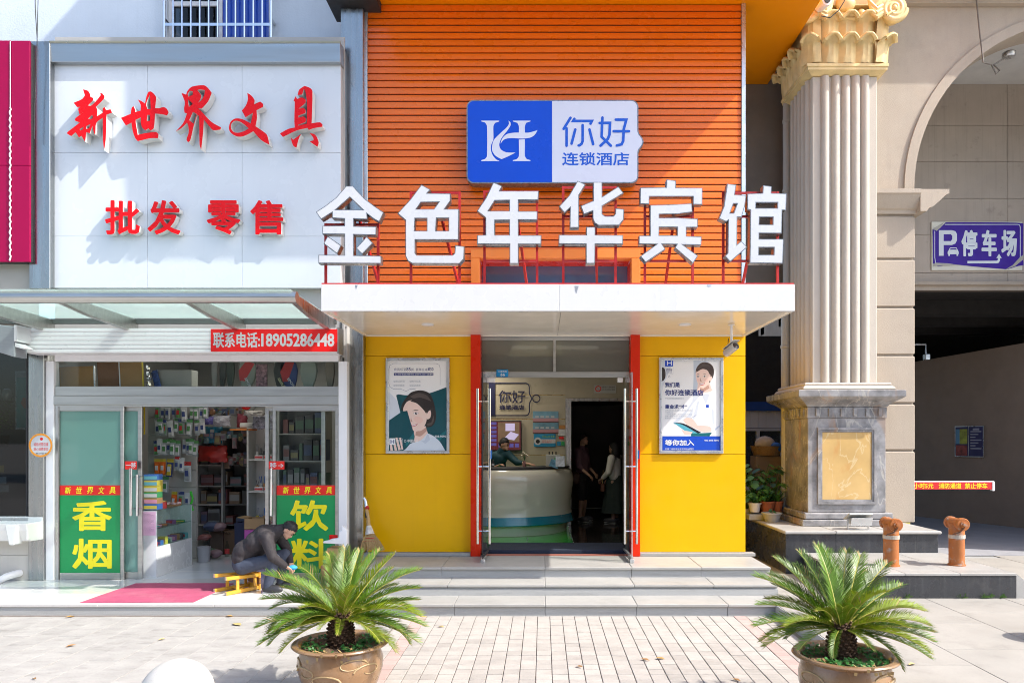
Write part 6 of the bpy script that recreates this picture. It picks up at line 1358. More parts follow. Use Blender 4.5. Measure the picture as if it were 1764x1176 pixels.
potplant('trailing green plant in a small white pot in the alley', X(1300, 12.7), 12.7, gz+.13, .11, .16, m_whitef, 'small', 60, .28, m_leaf2); potplant('grassy plant in a square terracotta pot in the alley', X(1322, 12.75), 12.75, gz+.12, .13, .19, m_terra, 'blade', 40, .42, m_leaf)
potplant('spiky plant in a round terracotta pot beside the pedestal', X(1340, 12.75), 12.78, gz+.14, .10, .17, m_terra, 'blade', 30, .40, m_leaf2); potplant('empty looking grey bowl planter before the terracotta pots', X(1331, 12.35), 12.4, gz+.001, .16, .15, m_potg, 'small', 6, .10, m_leaf)
potplant('tall broad-leaved plant behind the white pot in the alley', X(1303, 13.1), 13.15, gz+.05, .15, .25, m_terra, 'broad', 46, .80, m_leaf2); potplant('dark broad-leaved plant against the drain pipe', X(1338, 12.9), 13.15, gz+.05, .13, .25, m_terra, 'broad', 44, .72, m_leaf)
potplant('low dark plant hugging the hotel side wall in the alley', X(1291, 12.7), 12.9, gz+.02, .10, .15, m_potg, 'broad', 24, .45, m_leaf)
t = thing('plant_tray', 'long grey tray under the small white pot in the alley', 'tray', (X(1305, 12.6), 12.7, gz)); MB().box(X(1289, 12.6), X(1330, 12.6), 12.55, 12.9, gz+.001, gz+.10).build('tray', m_potg, t, bevel=.01)
t = thing('wicker_basket', 'wicker basket with a pale cloth and blue bag behind the alley plants', 'basket', (X(1320, 14.2), 14.2, RI)); bxx = X(1320, 14.2)
MB().box(bxx-.25, bxx+.25, 14.05, 14.4, RI, Z(785, 14.2)).build('stand', m_brownw, t); MB().lathe([(0, 0), (.24, 0), (.30, .18), (.28, .18), (.22, .02), (0, .02)], (bxx, 14.2, Z(784, 14.2)), 20).build('basket', mat('wicker', (.28, .17, .08), .8, var=.3, scale=30), t, smooth=True)
MB().ball((bxx-.04, 14.15, Z(765, 14.2)), .2, 14, 10, (1, .8, .8)).build('cloth', mat('pale cloth', (.5, .45, .42), .9, var=.2, scale=10), t, smooth=True); MB().ball((bxx+.13, 14.05, Z(770, 14.2)), .12, 12, 8, (1.1, .8, .8)).build('blue_bag', mat('blue bag', (.02, .12, .50), .5), t, smooth=True)
# ------------------------------------------------------------------ neighbouring shop at the near end of the row
nb = thing('neighbour_shop', 'dark glass shop front with cream tiled lower wall at the street end', 'building', (-8.5, DS, RI))
m_tw = mat('cream wall tile', (.56, .53, .48), .4, var=.04, scale=2, rnd=.03, streak=.15, streakc=(.35, .32, .28))
m_ngrey = mat('grey beige band', (.40, .365, .33), .6, var=.05)
nx1 = X(51.5, DS)-.002
for k in range(3):
    for j in range(2):
        x1_ = nx1 - .85*k; MB().box(max(x1_-.847, -14), x1_-.003, DS, DS+.05, ZP+.36*j+.002, min(ZP+.36*j+.358, Z(896, DS))).build('wall_tile', m_tw, nb, bevel=.002)
MB().box(-14, nx1, DS+.051, DS+.2, ZP, Z(896, DS)).build('lower_wall', m_ret, nb); MB().box(-14, nx1, DS-.04, DS+.2, Z(896, DS)+.001, Z(890, DS)).build('window_sill', m_lum, nb)
MB().box(-14, nx1, DS+.02, DS+.03, Z(889, DS), Z(600, DS)).build('pane', g_dark, nb); MB().box(X(44, DS), X(47, DS), DS+.005, DS+.06, Z(890, DS), Z(600, DS)).build('mullion', m_dark, nb)
MB().box(-14, nx1, DS, DS+.2, Z(599, DS), Z(449, DS)).build('band', m_ngrey, nb)
MB().box(-14, nx1, DS+1.2, DS+1.3, ZP, 4).build('rear_wall', cm('dim rear wall', (.10, .095, .09)), nb); MB().box(-14, nx1, DS+.2, DS+1.3, ZP-.05, ZP).build('floor', cm('dim rear wall', (.10, .095, .09)), nb)
MB().box(-14, nx1, DU-.9, DU+.3, 6.5, 14).build('upper_wall', m_paint, nb) if False else None
ms = thing('magenta_sign', 'magenta shop sign box with a wavy rope light at its corner', 'sign', (-8.6, 10.2, Z(451, 10.3)))
m_mag = mat('magenta panel', (.33, .0, .055), .4, spec=.2, var=.05, scale=1, coat=.03)
MD = 10.42; mx1 = X(18.5, MD); mx2 = X(51, MD); z0_, z1_ = Z(451, MD), Z(70, MD); zm = Z(285, MD)
for a, b in ((z0_, zm-.003), (zm+.003, z1_)):
    MB().box(-11, mx1-.003, MD, MD+.03, a, b).build('front_panel', m_mag, ms, bevel=.003); MB().box(mx1+.003, mx2, MD+.004, MD+.034, a, b).build('front_panel', m_mag, ms, bevel=.003)
MB().box(-11, mx2-.01, MD+.035, DS-.001, z0_+.01, z1_-.01).build('core', m_dark, ms)
pts = [(mx1+.010*math.sin(k*1.9), MD-.012, z1_-.95-.03*k+.006*math.sin(k*2.7)) for k in range(90) if z1_-.95-.03*k > z0_]
MB().tube(pts, .010, 6).build('rope_light', m_whitef, ms, smooth=True); MB().tube([(mx1, MD-.01, z1_-.02), (mx1, MD-.01, z1_-.96)], .005, 6).build('cord', m_whitef, ms)
t = thing('wall_sink', 'white ceramic trough sink on the cream tiled wall', 'sink', (X(22, 10.3), 10.4, Z(935, 10.3)))
D = 10.22; sx_, zr = X(45, D), Z(901, D); m_cer = mat('white ceramic', (.74, .74, .72), .12, var=.03, coat=.6, dirt=.15, dirtc=(.45, .42, .36))
b = MB(); x0_ = -8.3; pr = [(D, zr), (D+.02, zr-.10), (D+.10, zr-.26), (DS-.002, zr-.27), (DS-.002, zr+.06), (DS-.03, zr+.06), (DS-.04, zr-.02), (DS-.06, zr-.22), (D+.13, zr-.20), (D+.05, zr-.05), (D+.04, zr)]
b.prismx(pr, x0_, sx_).build('basin', m_cer, t, bevel=.012, segs=2); MB().box(sx_-.03, sx_+.001, D+.03, DS-.003, zr-.24, zr-.005).build('basin_end', m_cer, t, bevel=.01)
MB().prism([(X(10, D), zr-.02), (X(32, D), zr-.02), (X(27, D), zr-.30), (X(17, D), zr-.30)], D-.03, D+.14).build('bracket', m_cer, t, bevel=.015)
t = thing('waste_pipe', 'white bent waste pipe near the ground under the sink', 'pipe', (X(10, 10.45), 10.4, ZP)); z = Z(993, 10.4)
MB().tube([(-8.4, 10.35, z-.06), (X(2, 10.4), 10.35, z-.05), (X(10, 10.4), 10.4, z+.0), (X(16, 10.4), 10.5, z+.02), (X(17, 10.4), DS-.001, z+.02)], .05, 12).build('pipe', m_whitef, t, smooth=True)
t = thing('window_advert', 'teal framed advert of pink hands inside the dark shop window', 'poster', (X(40, DS+.15), DS+.15, Z(738, DS)))
D = DS+.15; MB().box(X(26, D), X(56, D), D, D+.03, Z(739, D), Z(639, D)).build('frame', m_lum, t, bevel=.004); rect(MB(), X(28.5, D), X(56, D), Z(736, D), Z(641, D), D-.002).build('sheet', cm('teal advert', (.12, .50, .50)), t)
rect(MB(), X(28.5, D), X(56, D), Z(650, D), Z(641, D), D-.003).build('title_band', m_lw, t); b = MB(); b.prism([(X(36, D), Z(694, D)), (X(40, D), Z(684, D)), (X(46, D), Z(686, D)), (X(53, D), Z(680, D)), (X(56, D), Z(690, D)), (X(52, D), Z(704, D)), (X(42, D), Z(703, D))], D-.004, D-.003); b.build('hand_print', cm('pink print', (.62, .22, .20)), t)
b = MB(); ptext(b, '服务中心', 40, 55, 643, 648, D-.0045); b.build('lettering', ink['grey'], t, weld=False)
for k, (py, cc) in enumerate(((806, cm('yellow notice', (.5, .36, .05))), (826, m_lw), (840, cm('grey notice', (.4, .4, .4))))): 
    t = thing('window_notice', ['yellow paper notice in the dark window', 'white paper notice below the yellow one in the dark window', 'grey paper notice lowest in the dark window'][k], 'notice', (X(6, DS+.1), DS+.1, Z(py+8, DS)))
    rect(MB(), X(-3, DS+.1), X(7+4*k, DS+.1), Z(py+7, DS+.1), Z(py-5, DS+.1), DS+.1).build('sheet', cc, t)
for k, (px, w) in enumerate(((-6, 9), (12, 11))):
    t = thing('vase', ['pale round jar at the frame edge on the window ledge', 'pale oval jar on the ledge in the dark window'][k], 'jar', (X(px, DS+.4), DS+.4, Z(690, DS+.4))); MB().lathe([(0, 0), (.04, 0), (.065, .08), (.055, .16), (.03, .18), (0, .18)], (X(px, DS+.4), DS+.4, Z(690, DS+.4)), 14).build('body', cm('pale jar', (.5, .5, .45)), t, smooth=True)
t = thing('window_ledge', 'brown ledge carrying pale jars inside the dark shop window', 'shelf', (-8.1, DS+.4, Z(692, DS+.4))); MB().box(-9, X(20, DS+.4), DS+.3, DS+.5, Z(693, DS+.4), Z(690.3, DS+.4)).build('board', cm('brown ledge', (.10, .07, .05)), t)
t = thing('window_plant', 'green bushy plant behind the dark shop window', 'plant', (X(5, DS+.35), DS+.35, Z(790, DS))); b = MB()
for k in range(180):
    p = Vector((X(4, DS+.35)+random.gauss(0, .09), DS+.35+random.gauss(0, .06), Z(715, DS)+random.gauss(0, .14))); q = Vector((random.uniform(-1, 1), random.uniform(-1, 1), random.uniform(-1, .3))).normalized()*.045; s = q.cross(Vector((0, .3, 1))).normalized()*.014; b.add([p, p+q*.5+s, p+q, p+q*.5-s], [(0, 1, 2, 3)])
b.build('foliage', mat('window leaf', (.14, .26, .05), .5), t, weld=False); MB().lathe([(0, 0), (.07, 0), (.1, .18), (0, .18)], (X(4, DS+.35), DS+.35, Z(770, DS)), 14).build('pot', m_dark, t)
t = thing('awning_roll', 'grey fabric awning box with white bracket under the glass canopy end', 'awning', (X(14, 10.2), 10.2, Z(612, 10.2)))
D = 10.1; MB().prism([(X(-30, D), Z(598, D)), (X(25, D), Z(615, D)), (X(25, D), Z(562, D)), (X(-30, D), Z(556, D))], D, D+.25).build('fabric_box', mat('grey fabric', (.30, .32, .35), .8, var=.06, stretch=(1, 1, 12), scale=8), t, bevel=.01)
MB().box(X(25.3, D), X(31, D), D-.02, D+.3, Z(588, D), Z(560, D)).build('bracket', m_whitef, t, bevel=.006); MB().prism([(X(26, D), Z(590, D)), (X(43, D), Z(600, D)), (X(40, D), Z(601, D)), (X(26, D), Z(597, D))], D, D+.2).build('fin', m_whitef, t)
t = thing('round_sticker', 'round white sticker with orange ring stuck across the two shop posts', 'sticker', (X(70.5, 10.55), 10.55, Z(787, 10.55)))
D = 10.555; zc_ = Z(766.5, D); b = MB(); MB().lathe([(0, 0), (.172, 0), (.172, .006), (0, .006)], (X(70.5, D), D, zc_), 36, Matrix.Rotation(R(90), 3, 'X')).build('disc', m_lw, t)
ring(MB(), X(70.5, D), zc_, .142, .170, D-.0075, 40).build('orange_ring', cm('orange ring', (.80, .30, .02)), t); b = MB(); ptext(b, '诚信经营店铺', 58, 83, 762, 768, D-.0075); ptext(b, '放心消费单位', 58, 83, 770, 776, D-.0075); b.build('lettering', m_rv, t, weld=False); b = MB(); ptext(b, '镇江市监 制', 62, 80, 779, 782, D-.0075); b.build('small_lettering', ink['black'], t, weld=False); disc(MB(), X(72, D), zc_+.09, .022, D-.0075).build('badge', m_rv, t)
t = thing('overhead_cable', 'thin dark cable hanging down over the steel post of the shop sign', 'cable', (X(63, 10.4), 10.4, Z(250, 10.4))); MB().tube([P(59, -60, 10.4), P(61, 20, 10.4), P(64, 68, 10.4), P(63, 110, 10.4), P(60, 180, 10.4), P(59, 240, 10.4)], .006, 5).build('cable', m_dark, t); MB().tube([P(67, -60, 10.42), P(64, 68, 10.42)], .005, 5).build('cable', m_dark, t)

# ------------------------------------------------------------------ mat, broom, boxes, stool, ball
t = thing('door_runner', 'faded magenta mat lying before the stationery shop door', 'mat', (-4.9, 10, ZP))
D_a, D_b = EYE-ZP, None
def G(px, py, z=ZP):
    D = (EYE-z)*FPX/(py-VY); return Vector((X(px, D), D, z))
qa, qb, qc, qd = G(137, 1038), G(333, 1037), G(404, 1004.5), G(234, 1004.5)
b = MB(); n = 14; vs = []
for j in range(n+1):
    for i in range(n*2+1):
        u, v = i/(2*n), j/n; p = (qa*(1-u)+qb*u)*(1-v) + (qd*(1-u)+qc*u)*v; vs.append((p.x, p.y, ZP+.006+.0035*mnoise.noise(p*3)+.0015))
m_ = 2*n+1; b.add(vs, [(j*m_+i, j*m_+i+1, (j+1)*m_+i+1, (j+1)*m_+i) for j in range(n) for i in range(2*n)])
k0 = len(vs); b.add([(x, y, ZP+.0005) for x, y, z in vs], [])
per = [j for j in range(m_)] + [j*m_+m_-1 for j in range(1, n+1)] + [n*m_+i for i in range(m_-2, -1, -1)] + [j*m_ for j in range(n-1, 0, -1)]
b.f += [(per[i], per[(i+1) % len(per)], per[(i+1) % len(per)]+k0, per[i]+k0) for i in range(len(per))]; b.mi += [0]*len(per)
b.build('mat', mat('magenta carpet', (.40, .07, .14), .95, var=.12, scale=5, bump=.003, bscale=220, dirt=.3, dirtc=(.45, .25, .25), dscale=2), t, weld=False)
# broom
t = thing('straw_broom', 'straw broom with silver and red bindings leaning on the yellow wall', 'broom', (-2.45, 10.8, ZL))
ps = [P(627, 858, 10.84), P(630, 862, 10.83), P(632, 880, 10.80), P(634, 892, 10.78), P(635, 908, 10.74)]
m_straw = mat('broom straw', (.42, .28, .12), .85, var=.25, scale=14, stretch=(6, 6, .5))
h = MB().tube(ps, [.022, .024, .026, .028, .034], 10).build('handle', m_straw, t, smooth=True)
MB().tube([P(627, 857, 10.84), P(630, 862, 10.83), P(631, 873, 10.81)], [.025, .028, .028], 10).build('foil_grip', m_chr, t, smooth=True)
for a, bb in ((873, 876), (881, 891)): MB().tube([P(632, a, 10.81), P(633, bb, 10.785)], .031, 10).build('tape_binding', mat('red tape', (.5, .03, .03), .4) if a == 873 else m_dark, t)
MB().tube([P(635, 905, 10.745), P(637, 920, 10.72)], [.036, .07], 12).build('foil_neck', mat('grey twine', (.55, .52, .48), .8, var=.2, scale=20), t, smooth=True)
b = MB(); c0_ = P(637, 918, 10.72)
for k in range(260):
    a = random.uniform(-1, 1); dpt = random.uniform(-.05, .05); s = c0_+Vector((a*.05, dpt*.6, .0)); e = P(641+a*21, 946+random.uniform(-3, 2.5), 10.66)+Vector((0, dpt*1.3, 0)); mid = (s+e)/2+Vector((a*.012, 0, 0)); w = .0032
    b.add([s+Vector((-w, 0, 0)), s+Vector((w, 0, 0)), mid+Vector((w, 0, 0)), mid-Vector((w, 0, 0)), e+Vector((w*.6, 0, 0)), e-Vector((w*.6, 0, 0))], [(0, 1, 2, 3), (3, 2, 4, 5)])
o = b.build('bristle', m_straw, t, weld=False); o['kind'] = 'stuff'
for zpy, w in ((926, .085), (931, .105)): 
    pts = [P(638, zpy, 10.70)+Vector((w*math.cos(q), .045*math.sin(q), .006*math.sin(3*q))) for q in [2*math.pi*i/16 for i in range(17)]]; MB().tube(pts, .004, 5, False).build('red_stitch', mat('red thread', (.6, .04, .05), .7), t)
t = thing('dustpan', 'grey plastic dustpan lying by the broom on the landing', 'dustpan', (-2.4, 10.4, ZL)); p = G(625, 968, ZL)
MB().prismx([(p.y-.1, ZL+.002), (p.y+.18, ZL+.002), (p.y+.18, ZL+.11), (p.y+.15, ZL+.11), (p.y+.13, ZL+.02), (p.y-.1, ZL+.008)], p.x-.16, p.x+.14).build('pan', mat('grey plastic', (.17, .18, .20), .5), t, bevel=.006); MB().tube([(p.x, p.y+.17, ZL+.09), (p.x, p.y+.30, ZL+.14)], .015, 8).build('handle', mat('grey plastic', (.17, .18, .20), .5), t)
# small table with scraps and white polystyrene piece
t = thing('box_stack', 'brown carton standing by the steel post behind the potted cycad', 'box', (-2.86, 10.2, RI)); t.name = 'brown_carton'
D = 10.25; MB().box(X(563, D), X(594, D), D, D+.28, RI, Z(944, D)).build('carton', m_card, t, bevel=.004); 
t = thing('foam_packing', 'white L-shaped foam packing piece upright on the brown carton', 'packing', (X(585, 10.22), 10.22, Z(944, 10.22)))
D = 10.22; c = crop(380, 870, 6.533, D); MB().prism([(x, z) for x, z in c([(1365,230),(1400,262),(1420,290),(1415,500),(1400,512),(1370,490),(1372,440),(1150,425),(1150,408),(1215,395),(1225,385),(1325,370),(1330,290),(1365,285)])][::-1], D, D+.10).build('foam', mat('white foam', (.74, .76, .80), .8), t, bevel=.006)
t = thing('red_packet', 'small red packet resting on the white foam piece', 'packet', (X(574, 10.3), 10.3, Z(929, 10.3))); MB().box(X(567, 10.33), X(581, 10.33), 10.33, 10.36, Z(931, 10.33), Z(921, 10.33)).build('packet', m_rchar, t, bevel=.004)
t = thing('wood_scrap', 'heap of brown wood scraps behind the cycad leaves', 'scraps', (X(600, 10.1), 10.1, RI))
for k in range(9): 
    p0 = Vector((X(560+8*k, 10.1)+.02, 10.1+random.uniform(-.08, .08), Z(966, 10.1)+random.uniform(-.05, .04))); dv = Vector((random.uniform(-.12, .12), random.uniform(-.1, .1), random.uniform(.0, .12))); MB().bar(p0-dv, p0+dv, .035, .02).build('stick', m_corkd if k % 2 else m_card, t)
MB().box(X(556, 10.1), X(622, 10.1), 10.0, 10.25, RI, Z(972, 10.1)).build('crate', m_corkd, t, bevel=.004)
# stool lying on its side
m_wood = mat('varnished yellow pine', (.66, .33, .03), .35, var=.14, scale=3, stretch=(1, 1, 6), coat=.3); m_end = mat('pale end grain', (.60, .47, .34), .8)
st = thing('wooden_stool', 'varnished yellow wooden stool lying on its side under the crouching man', 'stool', (0, 0, 0))
# local frame: x = along the legs (seat at +x), y = across, z = up
LL, WW, HH = .46, .36, .235
for y in (-1, 1):
    for z in (0, 1):
        s0_ = Vector((-.24, y*(WW/2-.018), .02+z*(HH-.04))); e_ = Vector((LL-.24, y*(WW/2-.05), .035+z*(HH-.07)))
        lg = MB().bar(s0_, e_, .046, .046).build('leg', m_wood, st, bevel=.005); MB().bar(s0_-Vector((.002, 0, 0)), s0_+Vector((.0, 0, 0)), .0445).build('leg_end', m_end, lg)
for y in (-1, 1): MB().box(-.09, -.05, y*(WW/2-.038)-.01, y*(WW/2-.038)+.01, .035, HH-.045).build('stretcher', m_wood, st, bevel=.003); MB().box(LL-.30, LL-.262, y*(WW/2-.055)-.01, y*(WW/2-.055)+.01, .05, HH-.06).build('stretcher', m_wood, st, bevel=.003)
for z in (.035, HH-.055): MB().box(-.02, .02, -WW/2+.05, WW/2-.05, z-.005, z+.025).build('stretcher', m_wood, st, bevel=.003)
for k in range(3): MB().box(LL-.238, LL-.214, -WW/2+.02, WW/2-.02, .0+.079*k+.002, .0+.079*k+.0765).build('seat_board', m_wood if k != 1 else m_corkd, st, bevel=.004)
st.location = (-4.07, 9.83, ZP+.001); st.rotation_euler = (0, 0, R(49))
# granite ball bollards
m_ball = mat('speckled granite ball', (.52, .50, .46), .5, var=.08, scale=4, speck=.5, spk=130, dirt=.45, dirtc=(.20, .18, .16), dscale=4, dlo=.58)
def bollard(x, y, z, lab):
    t = thing('ball_bollard', lab, 'bollard', (x, y, z), 'granite ball bollards'); MB().ball((x, y, z+.34), .25, 40, 26).build('ball', m_ball, t, smooth=True); MB().lathe([(.16, 0), (.16, .06), (.12, .10), (0, .10)], (x, y, z), 24).build('base', m_gran, t, smooth=True)
bollard(X(305, 5.25), 5.25, 0, 'pale granite ball bollard at the pavement edge, only its top in view')
bollard(5.35, 7.35, RI, 'granite ball bollard out on the forecourt casting a round shadow')
# fallen leaves and litter
m_fl = [mat('dry leaf '+str(k), c, .8) for k, c in enumerate(((.42, .24, .06), (.33, .17, .06), (.48, .36, .14)))]
k = 0
LW = ['at the shop step foot near the sink end', 'at the shop step foot before the mat', 'twisted one just below the shop step', 'alone in the middle of the worn paving', 'small pale one on the worn paving', 'at the lower edge of the picture by the street', 'on the cream tiles near the middle', 'on the cream tiles beside the cycad shadow', 'on the cream tiles behind two others', 'on the cream tiles straight before the door', 'on the forecourt beside the potted cycad', 'at the foot of the black plinth', 'on the forecourt behind the cycad fronds', 'on the tiles by the lowest step']
for px, py, s, w in ((120, 1063, .055, 0), (395, 1062, .05, 0), (408, 1076, .09, 2), (122, 1113, .05, 1), (279, 1102, .045, 2), (59, 1170, .03, 1), (1137, 1180-45, .05, 0), (1268, 1172, .045, 1), (1111, 1137, .05, 1), (998, 1149, .04, 1), (1571, 1145, .05, 2), (1660, 1028, .05, 2), (1540, 1034, .05, 0), (760, 1080, .04, 2)):
    z = RI if px > 1400 else 0; p = G(px, py, z); k += 1; t = thing('fallen_leaf', 'dry curled leaf lying ' + LW[k-1], 'leaf', (p.x, p.y, z+.004), 'dry leaves scattered on the paving'); a = random.uniform(0, 6.28)
    u = Vector((math.cos(a), math.sin(a), 0)); v = Vector((-u.y, u.x, 0)); b = MB(); q = Vector((p.x, p.y, z+.006))
    b.add([q-u*s, q-u*s*.3+v*s*.42+Vector((0, 0, .012)), q+u*s*.4+v*s*.36+Vector((0, 0, .014)), q+u*s+Vector((0, 0, .006)), q+u*s*.4-v*s*.36+Vector((0, 0, .010)), q-u*s*.3-v*s*.42+Vector((0, 0, .014)), q+Vector((0, 0, .003))], [(0, 1, 6), (1, 2, 6), (2, 3, 6), (3, 4, 6), (4, 5, 6), (5, 0, 6)]); b.build('blade', m_fl[w], t)
wd = MB()
for px in (1655, 1694, 1702, 1722, 1500, 1560):
    p = G(px, 1030, RI)
    for q in range(14):
        a = random.uniform(0, 6.28); l = random.uniform(.03, .08); e = p+Vector((math.cos(a)*l, math.sin(a)*l*.5-.02, random.uniform(.01, .06))); wd.add([p+Vector((random.uniform(-.04, .04), 0, 0)), e+Vector((.012, 0, .0)), e+Vector((0, 0, .016))], [(0, 1, 2)])
o = wd.build('weeds', mat('weed green', (.08, .17, .03), .6), None, weld=False); tag(o, 'small weeds sprouting along the foot of the black plinth', 'weeds', kind='stuff')

# ------------------------------------------------------------------ unseen buildings added across the street for glass and steel to reflect
m_opp = [mat('far render '+str(k), c, .8, var=.1) for k, c in enumerate(((.24, .22, .20), (.30, .27, .22), (.20, .21, .23)))]
m_owin = mat('far window', (.03, .035, .04), .15)
for k, (xa, xb, h) in enumerate(((-26, -8, 11), (-7.6, 7, 14), (7.4, 26, 9))):
    t = thing('street_building', ['low dull building across the street at the shop end', 'tall beige building straight across the street', 'low grey building across the street at the arcade end'][k], 'building', ((xa+xb)/2, -20, 0))
    MB().box(xa, xb, -30, -20, 0, h).build('wall', m_opp[k], t)
    for j in range(int(h//3)):
        for i in range(int((xb-xa)//3)): MB().box(xa+.8+3*i, xa+2.4+3*i, -19.99, -19.95, 1+3*j, 2.6+3*j).build('window', m_owin, t)
# ------------------------------------------------------------------ potted cycads
m_pot = mat('brown glazed pot', (.26, .15, .075), .26, var=.14, scale=3, coat=.25, streak=.25, streakc=(.36, .24, .13), dirt=.25, dirtc=(.40, .31, .20), dscale=5)
m_rel = mat('buff relief', (.38, .27, .14), .5, var=.15, scale=10)
m_soil = mat('dry soil', (.16, .10, .06), .95, var=.3, scale=14, bump=.02, bscale=22)
m_frond = mat('cycad green', (.095, .185, .010), .45, var=.3, scale=5, rnd=.3, backtrans=.22, spec=.5)
m_froy = mat('cycad yellow green', (.18, .24, .012), .45, var=.3, scale=5, rnd=.2, backtrans=.26, spec=.35)
m_rach = mat('cycad midrib', (.40, .36, .07), .4, var=.1)
m_trk = mat('cycad trunk', (.075, .04, .022), .95, var=.4, scale=20, bump=.01, bscale=40)
m_cover = mat('clover green', (.05, .19, .04), .5, var=.3, scale=15, rnd=.2, backtrans=.2)
m_dry = mat('dry frond', (.38, .25, .10), .8)
def frond_mesh(L_, droop, seed, m, curl=.0, npair=84):
    """A feather leaf growing along +x from the origin, arching down; two ranks of narrow leaflets in a V."""
    rnd = random.Random(seed); b = MB(); n = 22; path = []
    ang = 0.; p = Vector((0, 0, 0))
    for i in range(n+1):
        path.append(p.copy()); u = i/n; ang = -droop*u**1.6; p = p + Vector((math.cos(ang), curl*u*.6, math.sin(ang)))*L_/n
    b.m = 1; b.tube(path, [.0085*(1-.8*i/n)+.0016 for i in range(n+1)], 6); b.m = 0
    for k in range(npair):
        u = .10 + .90*(k+.5)/npair; i = min(n-1, int(u*n)); f = u*n-i; q = path[i].lerp(path[i+1], f); t = (path[i+1]-path[i]).normalized()
        side = Vector((-t.y, t.x, 0)).normalized() if abs(t.z) < .98 else Vector((0, 1, 0)); side = Vector((0, 1, 0)) if side.length < .5 else side; up = t.cross(side).normalized(); up = up if up.z > 0 else -up
        ll = L_*.235*(math.sin(math.pi*min(1, .12+u*.80))**.55)*rnd.uniform(.92, 1.05)*(1 if u < .93 else .75)
        for s in (-1, 1):
            if rnd.random() < .02: continue
            b.m = 2 if (u > .93 and rnd.random() < .3) or rnd.random() < .012 else 0
            lean = .82+.5*u+rnd.uniform(-.06, .06); vv = .55+rnd.uniform(-.12, .12); d = (side*s*math.cos(vv) + up*math.sin(vv))*math.cos(lean*.75) + t*math.sin(lean*.75); d.normalize()
            w = t*.0068; a = q; mid = q + d*ll*.55; e = q + d*ll + Vector((0, 0, -ll*.10*rnd.uniform(.2, 1.6)))
            nn = d.cross(t).normalized()*.0006
            b.add([a-w*.6, a+w*.6, mid+w, mid-w, e], [(0, 1, 2, 3), (3, 2, 4)])
    return b.build('frond', [m, m_rach, m_dry], None, base=(0, 0, 0), weld=False)
FR = [frond_mesh(1., dr, 11+k, mm, cu) for k, (dr, mm, cu) in enumerate(((.42, m_frond, .0), (.62, m_frond, .12), (.85, m_froy, -.1), (1.15, m_frond, .1), (.28, m_froy, -.06), (.78, m_froy, .05)))]
usedf = set()
